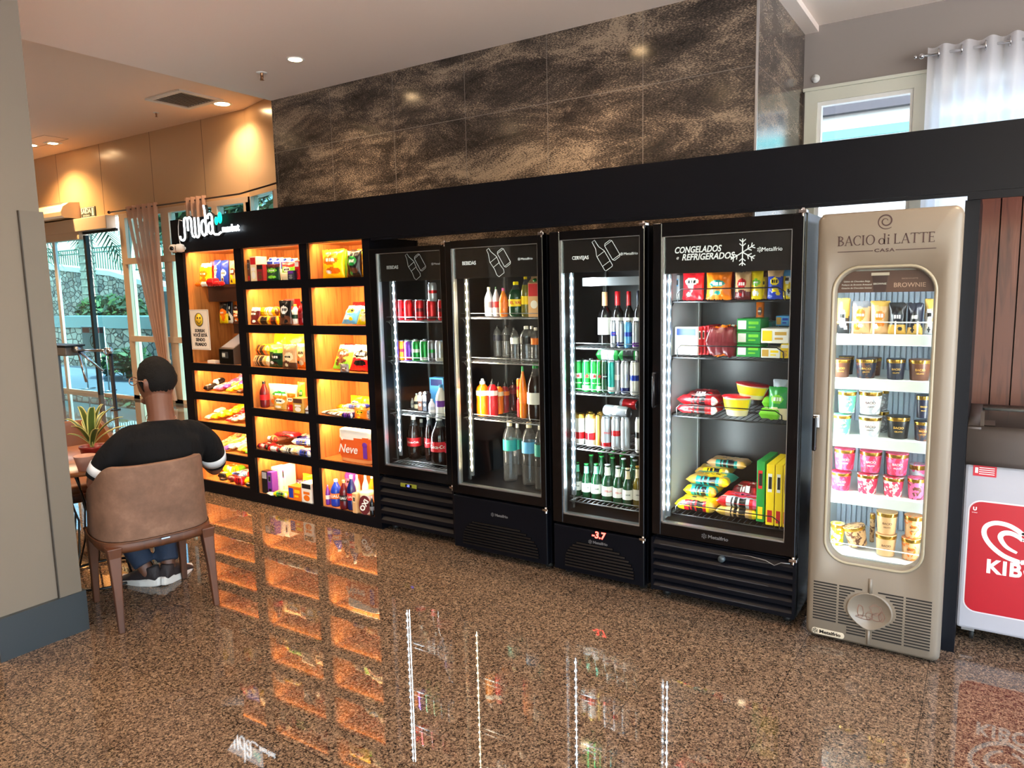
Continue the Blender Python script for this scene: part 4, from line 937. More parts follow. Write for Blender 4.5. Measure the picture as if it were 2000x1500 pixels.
ITEMS = [
('bag',-5.442,3.69,1.7,0.171,0.189,_,'y w o','yellow corn snack bag|0',_,_,_,{}),
('bag',-5.398,3.74,1.7,0.06,0.204,_,'r pk w','narrow red snack bag|0',_,_,_,{}),
('bag',-5.309,3.72,1.7,0.097,0.21,_,'b w c','blue and white chip bag|0',_,_,_,{}),
('bag',-5.213,3.72,1.7,0.102,0.205,_,'b c w','deep blue chip bag|0',_,_,_,{}),
('bag',-5.06,3.69,1.7,0.111,0.198,_,'tan y br','gold and brown chip bag|0',_,_,_,{}),
('lie',-5.425,3.64,1.7,0.08,0.035,0.06,'o w p','small orange sachet with purple spot|0',_,_,_,{}),
('lie',-5.354,3.64,1.7,0.077,0.035,0.06,'w p r','small white and purple sachet|0',_,_,_,{}),
('lie',-5.268,3.635,1.7,0.089,0.06,0.07,'r r w','plump red sachet|0',_,_,_,{}),
('lie',-5.188,3.64,1.7,0.074,0.035,0.06,'r pk w','flat red sachet|0',_,_,_,{}),
('bag',-5.223,3.69,1.4,0.112,0.17,_,'y k o','yellow nacho bag with dark top|1',_,_,_,{}),
('bag',-5.172,3.72,1.4,0.069,0.201,_,'w nv k','white and navy snack bag|1',_,_,_,{}),
('bag',-5.131,3.75,1.4,0.095,0.19,_,'o nv br','orange and navy chip bag|1',_,_,_,{}),
('bag',-5.001,3.655,1.4,0.096,0.1,_,'br c o','small brown chip bag in front|1',_,_,_,{}),
('bar',-5.4,3.62,0.842,0.05,0.039,0.1,'k w gr','small black sweet box|2','candy bar','candy_bar',_,{}),
('bar',-5.382,3.7,0.884,0.05,0.039,0.085,'k w gr','rear small black sweet box|2','candy bar','candy_bar',_,{}),
('bar',-5.33,3.66,0.8471,0.05,0.026,0.14,'w g c','cream and green bar nearest the black box|2','candy bar','candy_bar',_,{}),
('bar',-5.27,3.64,0.8488,0.055,0.029,0.16,'pk p w','pink bar with purple print|2','candy bar','candy_bar',_,{}),
('bar',-5.252,3.768,0.8908,0.055,0.029,0.136,'pk p w','rear pink bar with purple print|2','candy bar','candy_bar',_,{}),
('bar',-5.21,3.67,0.8624,0.055,0.029,0.17,'p lb w','lilac bar beside the first pink one|2','candy bar','candy_bar',_,{}),
('bar',-5.192,3.806,0.9044,0.055,0.029,0.145,'p lb w','rear lilac bar beside the first pink one|2','candy bar','candy_bar',_,{}),
('bar',-5.15,3.7,0.876,0.055,0.029,0.17,'lg pk w','lime bar between lilac and violet bars|2','candy bar','candy_bar',_,{}),
('bar',-5.132,3.811,0.918,0.055,0.029,0.145,'lg pk w','rear lime bar between lilac and violet bars|2','candy bar','candy_bar',_,{}),
('bar',-5.09,3.73,0.8896,0.055,0.029,0.17,'p p w','violet bar at the back of the heap|2','candy bar','candy_bar',_,{}),
('bar',-5.24,3.84,0.9185,0.055,0.033,0.13,'pk w p','pale pink bar lying behind the others|2','candy bar','candy_bar',_,{}),
('bar',-5.222,3.839,0.9605,0.055,0.033,0.111,'pk w p','rear pale pink bar lying behind the others|2','candy bar','candy_bar',_,{}),
('bar',-5.1,3.62,0.8471,0.055,0.029,0.16,'y o w','yellow bar, left of the yellow trio|2','candy bar','candy_bar',_,{}),
('bar',-5.082,3.748,0.8891,0.055,0.029,0.136,'y o w','rear yellow bar, left of the yellow trio|2','candy bar','candy_bar',_,{}),
('bar',-5.04,3.64,0.859,0.055,0.029,0.17,'y y c','yellow bar in the middle of the trio|2','candy bar','candy_bar',_,{}),
('bar',-4.98,3.66,0.8692,0.055,0.029,0.17,'y o c','yellow bar, right of the trio|2','candy bar','candy_bar',_,{}),
('bar',-4.962,3.796,0.9112,0.055,0.029,0.145,'y o c','rear yellow bar, right of the trio|2','candy bar','candy_bar',_,{}),
('bar',-4.94,3.6,0.8471,0.05,0.026,0.1,'br w r','brown and white bar lying in front|2','candy bar','candy_bar',_,{}),
('bar',-4.922,3.68,0.8891,0.05,0.026,0.085,'br w r','rear brown and white bar lying in front|2','candy bar','candy_bar',_,{}),
('bar',-4.88,3.63,0.8471,0.05,0.026,0.12,'r br c','red and brown bar at the right end|2','candy bar','candy_bar',_,{}),
('bar',-5.42,3.62,0.5994,0.05,0.026,0.1,'c w gr','cream bar at the far left|3','candy bar','candy_bar',_,{}),
('bar',-5.402,3.7,0.6414,0.05,0.026,0.085,'c w gr','rear cream bar at the far left|3','candy bar','candy_bar',_,{}),
('bar',-5.36,3.64,0.6028,0.055,0.031,0.16,'y lg k','yellow bar with green print, first of five|3','candy bar','candy_bar',_,{}),
('bar',-5.3,3.66,0.6164,0.055,0.031,0.17,'y y lg','plain yellow bar, second of five|3','candy bar','candy_bar',_,{}),
('bar',-5.282,3.796,0.6584,0.055,0.031,0.145,'y y lg','rear plain yellow bar, second of five|3','candy bar','candy_bar',_,{}),
('bar',-5.24,3.69,0.63,0.055,0.031,0.17,'y k o','yellow bar with black print, third of five|3','candy bar','candy_bar',_,{}),
('bar',-5.18,3.72,0.647,0.055,0.031,0.17,'y o w','yellow bar with orange print, fourth of five|3','candy bar','candy_bar',_,{}),
('bar',-5.12,3.75,0.6606,0.05,0.029,0.14,'r w gr','red and white bar behind the yellow ones|3','candy bar','candy_bar',_,{}),
('bar',-5.14,3.62,0.6011,0.05,0.026,0.14,'r r w','all red bar in front|3','candy bar','candy_bar',_,{}),
('bar',-5.122,3.732,0.6431,0.05,0.026,0.119,'r r w','rear all red bar in front|3','candy bar','candy_bar',_,{}),
('bar',-5.08,3.63,0.6062,0.05,0.026,0.17,'c r w','cream bar with red stripe|3','candy bar','candy_bar',_,{}),
('bar',-5.062,3.766,0.6482,0.05,0.026,0.145,'c r w','rear cream bar with red stripe|3','candy bar','candy_bar',_,{}),
('bar',-5.02,3.65,0.6164,0.05,0.026,0.17,'w r r','white bar with red tip|3','candy bar','candy_bar',_,{}),
('bar',-5.002,3.786,0.6584,0.05,0.026,0.145,'w r r','rear white bar with red tip|3','candy bar','candy_bar',_,{}),
('bar',-4.96,3.66,0.6266,0.05,0.026,0.17,'tan r w','tan bar with red print|3','candy bar','candy_bar',_,{}),
('bar',-4.942,3.796,0.6686,0.05,0.026,0.145,'tan r w','rear tan bar with red print|3','candy bar','candy_bar',_,{}),
('bar',-4.9,3.67,0.6334,0.05,0.026,0.17,'o g w','orange and green bar|3','candy bar','candy_bar',_,{}),
('bar',-4.882,3.806,0.6754,0.05,0.026,0.145,'o g w','rear orange and green bar|3','candy bar','candy_bar',_,{}),
('bar',-5.36,3.64,0.3618,0.05,0.026,0.16,'tan o w','caramel bar behind the sitting person|4','candy bar','candy_bar',_,{}),
('bar',-5.342,3.768,0.4038,0.05,0.026,0.136,'tan o w','rear caramel bar behind the sitting person|4','candy bar','candy_bar',_,{}),
('bar',-5.29,3.66,0.372,0.05,0.026,0.17,'gd br c','gold bar with brown print|4','candy bar','candy_bar',_,{}),
('bar',-5.272,3.796,0.414,0.05,0.026,0.145,'gd br c','rear gold bar with brown print|4','candy bar','candy_bar',_,{}),
('bar',-5.23,3.68,0.3856,0.05,0.026,0.17,'gd o c','first gold bar of the pair|4','candy bar','candy_bar',_,{}),
('bar',-5.212,3.811,0.4276,0.05,0.026,0.145,'gd o c','rear first gold bar of the pair|4','candy bar','candy_bar',_,{}),
('bar',-5.17,3.7,0.3992,0.05,0.026,0.17,'gd c w','second gold bar of the pair|4','candy bar','candy_bar',_,{}),
('bar',-5.152,3.811,0.4412,0.05,0.026,0.145,'gd c w','rear second gold bar of the pair|4','candy bar','candy_bar',_,{}),
('bar',-5.2,3.61,0.3601,0.05,0.026,0.15,'w p b','silver bar with purple print|4','candy bar','candy_bar',_,{}),
('bar',-5.182,3.73,0.4021,0.05,0.026,0.128,'w p b','rear silver bar with purple print|4','candy bar','candy_bar',_,{}),
('bar',-5.14,3.63,0.372,0.05,0.026,0.17,'s b w','silver bar with blue print|4','candy bar','candy_bar',_,{}),
('bar',-5.122,3.766,0.414,0.05,0.026,0.145,'s b w','rear silver bar with blue print|4','candy bar','candy_bar',_,{}),
('bar',-5.08,3.65,0.3822,0.05,0.026,0.17,'s p w','silver bar with violet tip|4','candy bar','candy_bar',_,{}),
('bar',-5.062,3.786,0.4242,0.05,0.026,0.145,'s p w','rear silver bar with violet tip|4','candy bar','candy_bar',_,{}),
('bar',-5.02,3.62,0.3652,0.05,0.026,0.15,'gd o c','gold and orange bar|4','candy bar','candy_bar',_,{}),
('bar',-5.002,3.74,0.4072,0.05,0.026,0.128,'gd o c','rear gold and orange bar|4','candy bar','candy_bar',_,{}),
('bar',-4.96,3.63,0.3652,0.05,0.026,0.16,'y r c','yellow bar with red end|4','candy bar','candy_bar',_,{}),
('bar',-4.942,3.758,0.4072,0.05,0.026,0.136,'y r c','rear yellow bar with red end|4','candy bar','candy_bar',_,{}),
('bar',-4.9,3.61,0.3601,0.05,0.026,0.12,'y lg o','yellow bar with lime print|4','candy bar','candy_bar',_,{}),
('bar',-4.882,3.706,0.4021,0.05,0.026,0.102,'y lg o','rear yellow bar with lime print|4','candy bar','candy_bar',_,{}),
('lie',-5.389,3.77,0.1,0.178,0.07,0.12,'y lg o','plump yellow sweet bag|5',_,_,_,{}),
('lie',-5.248,3.73,0.1,0.155,0.035,0.18,'lb b w','pale blue sweet strip|5',_,_,_,{}),
('lie',-5.197,3.77,0.1,0.135,0.05,0.16,'s b r','silver and blue sweet strip|5',_,_,_,{}),
('lie',-5.322,3.65,0.1,0.092,0.045,0.08,'y k w','small yellow and black bag|5',_,_,_,{}),
('ballc',-5.277,3.6,0.1,0.084,0.023,_,'k m k','dark round sweet, left of the dark pair|5',_,_,_,{}),
('ballc',-5.167,3.6,0.1,0.108,0.053,_,'m k k','large dark wrapped sweet|5',_,_,_,{}),
('lie',-5.022,3.59,0.1,0.105,0.06,0.06,'r r pk','small red sweet bag|5',_,_,_,{}),
('lie',-4.974,3.62,0.1,0.086,0.05,0.08,'y r o','yellow and red sweet bag|5',_,_,_,{}),
('ballc',-4.912,3.58,0.1,0.073,0.034,_,'k br k','dark sweet at the right end|5',_,_,_,{}),
('box',-4.788,3.62,1.725,0.049,0.17,0.12,'gr br w','grey narrow carton|6',_,_,_,{}),
('box',-4.721,3.6,1.725,0.029,0.163,0.12,'br r gr','thin brown carton beside the grey one|6',_,_,_,{}),
('box',-4.664,3.6,1.725,0.074,0.184,0.1,'c r w','cream carton with red top corner|6',_,_,_,{}),
('box',-4.578,3.59,1.725,0.072,0.122,0.07,'dr k br','dark red coffee box|6',_,_,_,{}),
('pouch',-4.434,3.57,1.725,0.155,0.116,0.05,'dg m lg','dark green ground coffee pouch|6',_,_,_,{}),
('carton',-4.636,3.73,1.725,0.083,0.184,0.07,'w b lb','blue and white milk carton, first of four|6',_,_,_,{}),
('carton',-4.553,3.73,1.725,0.079,0.179,0.07,'w b lb','blue and white milk carton, second of four|6',_,_,_,{}),
('carton',-4.471,3.73,1.725,0.077,0.174,0.07,'w b lb','blue and white milk carton, third of four|6',_,_,_,{}),
('carton',-4.392,3.73,1.725,0.076,0.168,0.07,'w b lb','blue and white milk carton, fourth of four|6',_,_,_,{}),
('bag',-4.346,3.64,1.725,0.151,0.129,0.04,'lg r w','bright green pouch with red label|6',_,_,_,{}),
('lie',-4.288,3.57,1.725,0.072,0.05,0.05,'c g lg','small cream sachet|6',_,_,_,{}),
('box',-4.216,3.57,1.725,0.065,0.065,0.05,'nv p gr','small dark purple box|6',_,_,_,{}),
('box',-4.181,3.6,1.725,0.047,0.131,0.09,'r w dr','narrow red carton|6',_,_,_,{}),
('pouch',-4.73,3.61,1.398,0.134,0.126,0.05,'m w br','maroon cookie bag|7',_,_,_,{}),
('lie',-4.598,3.65,1.463,0.237,0.06,0.16,'y y br','upper yellow bread-snack pack|7',_,_,_,{}),
('lie',-4.591,3.6,1.398,0.136,0.06,0.14,'gd k y','lower golden snack pack|7',_,_,_,{}),
('lie',-4.479,3.6,1.398,0.11,0.06,0.12,'o m y','orange cookie pack with dark berries|7',_,_,_,{}),
('pouch',-4.324,3.57,1.398,0.128,0.176,0.05,'k br w','black coffee-bean bag with tan window|7',_,_,_,{}),
('box',-4.486,3.77,1.398,0.116,0.188,0.06,'r k w','red box peeking over the others|7',_,_,_,{}),
('pet',-4.284,3.62,1.398,0.067,0.15,0.05,'w dg gd','clear jar with gold lid|7','jar','glass_jar',_,{}),
('pet',-4.199,3.61,1.398,0.073,0.173,0.05,'dr dr k','dark red sauce bottle|7',_,'sauce_bottle',_,{}),
('lie',-4.723,3.64,1.16,0.263,0.075,0.22,'tan o y','upper sliced bread bag|8','bread bag','bread_bag',_,{}),
('lie',-4.696,3.61,1.075,0.255,0.08,0.22,'gd tan c','lower sliced bread bag|8','bread bag','bread_bag',_,{}),
('bag',-4.679,3.79,1.075,0.177,0.241,0.05,'y tan w','big yellow bag at the back|8',_,_,_,{}),
('bag',-4.495,3.77,1.075,0.214,0.249,0.06,'y w o','glossy yellow bag at the back right|8',_,_,_,{}),
('bag',-4.496,3.6,1.075,0.17,0.152,0.05,'dg lg k','dark green and lime salad snack bag|8',_,_,_,{}),
('bag',-4.315,3.57,1.075,0.174,0.178,0.05,'tan br c','tan chip bag leaning in front|8',_,_,_,{}),
('bag',-4.236,3.62,1.075,0.133,0.183,0.05,'o tan c','orange biscuit bag at the right|8',_,_,_,{}),
('pet',-4.812,3.65,0.755,0.056,0.201,_,'k dr k','dark syrup bottle|9',_,'sauce_bottle',_,{}),
('pet',-4.678,3.6,0.755,0.075,0.205,_,'m r k','red-labelled ketchup bottle|9',_,'sauce_bottle',_,{}),
('bag',-4.534,3.66,0.755,0.317,0.18,0.06,'c o g','large cream bag with orange print|9',_,_,_,{}),
('pouch',-4.473,3.59,0.755,0.157,0.104,0.05,'gd o w','gold nut pouch in front|9',_,_,_,{}),
('pouch',-4.345,3.59,0.755,0.098,0.129,0.05,'o r w','orange and red pouch in front|9',_,_,_,{}),
('box',-4.224,3.57,0.755,0.115,0.109,0.07,'gd br w','small square gold tin|9',_,_,_,{}),
('pouch',-4.431,3.77,0.755,0.081,0.189,0.04,'lg o g','green pouch standing behind|9',_,_,_,{}),
('pet',-4.14,3.57,0.755,0.047,0.055,_,'s br w','short silver-lidded jar|9','jar','glass_jar',_,{}),
('lie',-4.261,3.66,0.755,0.091,0.09,0.08,'y tan o','yellow pack behind the short jar|9',_,_,_,{}),
('lie',-4.761,3.69,0.468,0.241,0.04,0.12,'tan br r','long brown wafer pack, upper left|10',_,_,_,{}),
('lie',-4.693,3.59,0.428,0.132,0.04,0.1,'m r k','maroon chocolate box, lower left|10',_,_,_,{}),
('lie',-4.534,3.57,0.428,0.141,0.04,0.1,'r w k','red and white pack in front|10',_,_,_,{}),
('lie',-4.579,3.71,0.513,0.213,0.03,0.1,'r dr pk','bright red pack on top|10',_,_,_,{}),
('lie',-4.777,3.81,0.473,0.309,0.035,0.12,'c tan w','cream pack at the back|10',_,_,_,{}),
('lie',-4.383,3.58,0.428,0.186,0.045,0.11,'c w tan','cream and white pack in front|10',_,_,_,{}),
('lie',-4.468,3.79,0.473,0.209,0.04,0.12,'w b s','white pack with blue star, at the back|10',_,_,_,{}),
('lie',-4.357,3.69,0.473,0.211,0.04,0.1,'w b lb','white and blue pack in the middle|10',_,_,_,{}),
('lie',-4.2,3.57,0.428,0.162,0.045,0.1,'s b w','silver and blue pack, front right|10',_,_,_,{}),
('pet',-4.78,3.61,0.075,0.068,0.166,_,'k k gr','black spray can|11','spray can','spray_can',_,{}),
('box',-4.698,3.6,0.075,0.062,0.178,0.06,'k s k','black hair dye box|11',_,_,_,{}),
('box',-4.637,3.6,0.075,0.053,0.176,0.06,'p k gr','narrow purple-grey box|11',_,_,_,{}),
('box',-4.639,3.66,0.075,0.095,0.202,0.1,'w c p','white box with purple top|11',_,_,_,{}),
('box',-4.59,3.69,0.075,0.07,0.212,0.1,'w c p','tall white box beside the first white one|11',_,_,_,{}),
('lie',-4.619,3.57,0.075,0.091,0.02,0.2,'w db s','long white and dark strip pack|11',_,_,_,{'yaw': -0.3}),
('lie',-4.492,3.57,0.075,0.153,0.04,0.1,'y g c','yellow fruit packet in front|11',_,_,_,{}),
('lie',-4.564,3.77,0.075,0.182,0.06,0.12,'p w s','lilac wrapped pack behind|11',_,_,_,{}),
('bag',-4.429,3.77,0.075,0.121,0.14,0.05,'y lg p','yellow and purple bag at the back|11',_,_,_,{}),
('box',-4.331,3.58,0.075,0.142,0.107,0.08,'o b y','orange sponge box|11',_,_,_,{}),
('box',-4.197,3.58,0.075,0.114,0.15,0.1,'w k o','white box with black oval mark|11',_,_,_,{}),
('bag',-3.865,3.61,1.725,0.222,0.199,0.08,'y y o','big yellow chip bag|12',_,_,_,{}),
('bag',-3.832,3.69,1.725,0.05,0.2,0.06,'lg g y','green bag edge beside the big yellow one|12',_,_,_,{}),
('bag',-3.647,3.6,1.725,0.137,0.185,0.07,'k br g','black and brown chip bag|12',_,_,_,{}),
('bag',-3.622,3.65,1.725,0.081,0.192,0.06,'y b w','yellow and blue chip bag at the right|12',_,_,_,{}),
('bag',-3.713,3.59,1.398,0.152,0.127,0.07,'lb w y','pale blue chip bag, lowest|13',_,_,_,{'lean': 0.5}),
('bag',-3.558,3.57,1.398,0.117,0.124,0.06,'y lb c','yellow chip bag, front|13',_,_,_,{'lean': 0.4}),
('bag',-3.774,3.74,1.398,0.216,0.148,0.07,'r lb w','red and light blue chip bag behind|13',_,_,_,{'lean': 0.3}),
('bag',-3.839,3.62,1.075,0.194,0.17,0.07,'lg w br','green and white chip bag|14',_,_,_,{'lean': 0.4}),
('bag',-3.647,3.61,1.075,0.21,0.176,0.07,'r c k','red and cream striped chip bag|14',_,_,_,{'lean': 0.3}),
('pouch',-3.743,3.57,1.075,0.085,0.056,0.04,'gr gr br','small grey pouch in front|14',_,_,_,{}),
('bag',-3.848,3.76,1.075,0.216,0.178,0.06,'r w lg','red-topped chip bag behind|14',_,_,_,{}),
('lie',-3.915,3.6,0.755,0.279,0.02,0.22,'w k o','white skewer pack with black print|15',_,_,_,{'yaw': -0.2}),
('lie',-3.952,3.77,0.755,0.182,0.045,0.1,'o y br','orange sausage-shaped pack|15',_,_,_,{}),
('lie',-3.726,3.57,0.755,0.102,0.035,0.08,'db p w','dark blue small pack in front|15',_,_,_,{}),
('lie',-3.76,3.67,0.8,0.173,0.03,0.1,'w b y','white pack with blue badge|15',_,_,_,{}),
('pouch',-3.615,3.575,0.755,0.141,0.072,0.06,'o o y','translucent orange bag in front|15',_,_,_,{}),
('bag',-3.853,3.77,0.755,0.123,0.118,0.05,'y y w','crumpled yellow bag on top|15',_,_,_,{}),
('bag',-3.722,3.74,0.755,0.102,0.122,0.06,'y tan o','yellow noodle bag at the back right|15',_,_,_,{}),
('box',-3.556,3.6,0.755,0.047,0.061,0.08,'gr s c','grey card box at the right edge|15',_,_,_,{}),
('tissue',-3.7,3.6,0.428,0.342,0.238,0.2,'o w r','orange and white toilet paper pack with script|16',_,_,_,{}),
('spray',-4.071,3.62,0.075,0.053,0.239,_,'nv r p','dark blue trigger cleaner bottle|17',_,_,_,{}),
('pet',-4.023,3.61,0.075,0.038,0.148,_,'p w pk','purple softener bottle|17',_,'cleaner_bottle',_,{}),
('pet',-3.947,3.6,0.075,0.086,0.2,_,'b o w','blue cleaner bottle with yellow-orange cap|17',_,'cleaner_bottle',_,{'txt': 'UAU'}),
('pet',-3.837,3.58,0.075,0.07,0.213,_,'m k tan','maroon cleaner bottle with black cap|17',_,'cleaner_bottle',_,{'txt': 'UAU'}),
('pet',-3.77,3.59,0.075,0.07,0.254,_,'db r w','dark blue cleaner bottle with red cap|17',_,'cleaner_bottle',_,{'txt': 'UAU'}),
('box',-3.693,3.57,0.075,0.04,0.143,0.05,'tan tan c','tan wooden-coloured block pack|17',_,_,_,{}),
('pet',-3.845,3.73,0.075,0.052,0.219,_,'c w s','white translucent bottle at the back|17',_,'cleaner_bottle',_,{}),
('pet',-3.741,3.71,0.075,0.056,0.233,_,'w lg s','white bottle with green label at the back|17',_,'cleaner_bottle',_,{}),
('pet',-3.696,3.73,0.075,0.06,0.231,_,'o o w','orange bottle at the back|17',_,'cleaner_bottle',_,{}),
('pail',-3.623,3.58,0.075,0.104,0.163,_,'s m w','white lidded stain remover tub|17',_,_,_,{'txt': 'OXI'}),
('pet',-3.538,3.57,0.075,0.036,0.139,_,'k gr s','dark green bottle with grey print|17',_,'cleaner_bottle',_,{}),
('bag',-4.011,3.79,0.075,0.168,0.217,0.06,'p p pk','purple rag bag at the back|17',_,_,_,{}),
('can',-3.274,3.63,1.435,0.063,0.136,_,'r m s','red soda can, first from left,|18',_,_,_,{}),
('can',-3.197,3.63,1.435,0.064,0.136,_,'r m s','red soda can, second from left,|18',_,_,_,{}),
('can',-3.103,3.63,1.435,0.059,0.135,_,'r m s','red soda can, third from left,|18',_,_,_,{}),
('can',-3.003,3.63,1.435,0.064,0.134,_,'r m s','red soda can, fourth from left,|18',_,_,_,{}),
('can',-2.913,3.63,1.435,0.064,0.133,_,'r m s','red soda can, fifth from left,|18',_,_,_,{}),
('can',-3.349,3.77,1.435,0.054,0.131,_,'m r s','back-row dark red soda can, first from left,|18',_,_,_,{}),
('can',-3.266,3.77,1.435,0.057,0.13,_,'m r s','back-row dark red soda can, second from left,|18',_,_,_,{}),
('can',-3.175,3.77,1.435,0.051,0.129,_,'m r s','back-row dark red soda can, third from left,|18',_,_,_,{}),
('can',-2.989,3.63,1.557,0.059,0.12,_,'s r w','silver and red can stacked on the red cans|18',_,_,_,{}),
('can',-2.84,3.63,1.435,0.048,0.132,_,'r m s','red soda can half hidden by the door edge|18',_,_,_,{}),
('can',-3.28,3.63,1.17,0.067,0.132,_,'o dr s','orange soda can|19',_,_,_,{}),
('can',-3.209,3.63,1.17,0.062,0.133,_,'p r s','purple soda can|19',_,_,_,{}),
('can',-3.143,3.63,1.17,0.063,0.134,_,'g w s','green lime soda can|19',_,_,_,{}),
('can',-3.074,3.63,1.17,0.062,0.136,_,'g w lg','green soda can beside the lime one|19',_,_,_,{}),
('can',-3.01,3.63,1.17,0.055,0.137,_,'gr g s','grey-green soda can|19',_,_,_,{}),
('can',-2.946,3.63,1.17,0.063,0.138,_,'s w b','plain silver can|19',_,_,_,{}),
('can',-2.876,3.63,1.17,0.062,0.134,_,'y lb s','yellow and pale blue can, lower of the two|19',_,_,_,{}),
('can',-2.876,3.63,1.295,0.061,0.125,_,'y lb s','yellow and pale blue can, upper of the two|19',_,_,_,{}),
('can',-3.349,3.77,1.17,0.05,0.13,_,'g dg s','dim green can in back row, first from left,|19',_,_,_,{}),
('can',-3.266,3.77,1.17,0.049,0.132,_,'lg dg s','dim green can in back row, second from left,|19',_,_,_,{}),
('can',-3.177,3.77,1.17,0.048,0.133,_,'g gr s','dim green can in back row, third from left,|19',_,_,_,{}),
('pet',-3.353,3.83,0.815,0.023,0.068,_,'w s w','tiny white bottle, leftmost|20',_,'yogurt_bottle',_,{}),
('pet',-3.303,3.81,0.815,0.043,0.106,_,'c k w','small cream bottle with black cap|20',_,'yogurt_bottle',_,{}),
('carton',-3.224,3.77,0.815,0.038,0.13,0.05,'br w s','brown and white carton|20',_,_,_,{}),
('carton',-3.183,3.77,0.815,0.037,0.136,0.05,'nv w s','dark blue and white carton|20',_,_,_,{}),
('box',-3.171,3.89,0.815,0.122,0.214,0.06,'lb db lb','light blue box at the back|20',_,_,_,{}),
('pet',-3.064,3.68,0.815,0.047,0.1,_,'w s w','white yogurt bottle|20',_,'yogurt_bottle',_,{}),
('pet',-2.963,3.64,0.815,0.076,0.204,_,'w p lb','white bottle with purple shoulder|20',_,'yogurt_bottle',_,{}),
('box',-2.958,3.71,0.815,0.043,0.15,0.06,'gd y br','golden carton behind the white jar|20',_,_,_,{}),
('pet',-2.891,3.63,0.815,0.05,0.105,_,'c s o','pale jar beside the door edge|20','jar','glass_jar',_,{}),
('pet',-3.297,3.73,0.475,0.102,0.298,_,'k r w','cola bottle with red label, leftmost|21',_,_,_,{}),
('pet',-3.314,3.85,0.475,0.065,0.256,_,'k m w','cola bottle with faded label, in the back row|21',_,_,_,{}),
('pet',-3.155,3.74,0.475,0.06,0.314,_,'k r w','cola bottle half hidden, with red label,|21',_,_,_,{}),
('pet',-2.998,3.63,0.475,0.125,0.337,_,'k r w','large cola bottle with red label, frontmost|21',_,_,_,{'txt': 'Coca-Cola'}),
('pet',-2.915,3.66,0.475,0.081,0.325,_,'k co w','cola bottle with pink label beside the hinge|21',_,_,_,{}),
('pet',-2.55,3.63,1.462,0.057,0.176,_,'s gr c','clear spice bottle with grey cap|22',_,_,_,{}),
('pet',-2.492,3.63,1.462,0.044,0.178,_,'s r dg','clear bottle with red cap|22',_,_,_,{}),
('pet',-2.403,3.57,1.462,0.054,0.168,_,'o o pk','orange juice bottle|22',_,_,_,{}),
('pet',-2.328,3.57,1.462,0.094,0.204,_,'dg y y','big bottle with yellow label and cap|22',_,_,_,{'txt': 'DEL VALE'}),
('pet',-2.256,3.58,1.462,0.058,0.238,_,'ol y c','tall guaraná-green bottle with yellow cap|22',_,_,_,{}),
('carton',-2.183,3.58,1.462,0.081,0.236,0.08,'tan r w','pink and white juice carton with green cap|22',_,_,_,{}),
('water',-2.603,3.79,1.197,0.053,0.202,_,'nv nv k','dark water bottle, far left of the back row|23',_,_,_,{}),
('water',-2.537,3.79,1.197,0.059,0.203,_,'nv k k','dark water bottle, second in the back row|23',_,_,_,{}),
('water',-2.349,3.6,1.197,0.052,0.201,_,'s w k','clear water bottle with black band, leftmost front|23',_,_,_,{}),
('water',-2.257,3.57,1.197,0.078,0.211,_,'s k w','clear water bottle with black band and white drop|23',_,_,_,{}),
('water',-2.187,3.57,1.197,0.06,0.204,_,'s o w','clear bottle with orange-red label|23',_,_,_,{}),
('water',-2.311,3.73,1.197,0.058,0.202,_,'s gr w','clear bottle in the back row|23',_,_,_,{}),
('juice',-2.597,3.59,0.85,0.086,0.231,_,'am w s','yellow-orange juice bottle|24',_,_,_,{}),
('juice',-2.538,3.62,0.85,0.069,0.23,_,'r w k','red juice bottle|24',_,_,_,{}),
('juice',-2.551,3.71,0.85,0.062,0.203,_,'o c k','orange-red juice bottle in the second row|24',_,_,_,{}),
('juice',-2.543,3.77,0.85,0.058,0.196,_,'dr o k','dark red juice bottle, third in the file|24',_,_,_,{}),
('juice',-2.534,3.85,0.85,0.067,0.197,_,'m dr k','deep red juice bottle, last in the file|24',_,_,_,{}),
('can',-2.363,3.67,0.97,0.036,0.12,_,'o r w','orange can on the bottles behind|24',_,_,_,{}),
('pet',-2.316,3.63,0.85,0.047,0.316,_,'o o g','orange soda bottle|24',_,_,_,{}),
('pet',-2.208,3.57,0.85,0.105,0.344,_,'k w g','tall dark guaraná bottle with pale label|24',_,_,_,{}),
('can',-2.361,3.67,0.85,0.045,0.118,_,'r dr s','red can standing under the orange one|24',_,_,_,{}),
('water',-2.445,3.65,0.44,0.09,0.38,_,'s t c','large water bottle with teal label, first,|25',_,_,_,{}),
('water',-2.468,3.79,0.44,0.058,0.342,_,'s t w','large water bottle with teal label, in the back row,|25',_,_,_,{}),
('water',-2.293,3.63,0.44,0.094,0.386,_,'s lb c','large water bottle with light blue label, third,|25',_,_,_,{}),
('water',-2.172,3.57,0.44,0.074,0.397,_,'s t w','large water bottle with teal label, nearest the door edge,|25',_,_,_,{}),
('wine',-1.805,3.68,1.3,0.081,0.296,_,'k w tan','wine bottle with pink foil and white label|26',_,_,_,{}),
('wine',-1.73,3.69,1.3,0.074,0.298,_,'k w r','wine bottle with red foil, second from left,|26',_,_,_,{}),
('wine',-1.66,3.69,1.3,0.061,0.297,_,'k w r','wine bottle with red foil, third from left,|26',_,_,_,{}),
('wine',-1.603,3.69,1.3,0.053,0.299,_,'k w nv','wine bottle with dark blue foil|26',_,_,_,{}),
('slim',-1.696,3.58,1.3,0.032,0.144,_,'s b pk','slim silver and blue can with pink mark|26',_,_,_,{}),
('slim',-1.651,3.57,1.3,0.042,0.142,_,'s db w','slim dark blue energy can|26',_,_,_,{}),
('slim',-1.607,3.57,1.3,0.043,0.142,_,'lb b w','slim light blue energy can|26',_,_,_,{}),
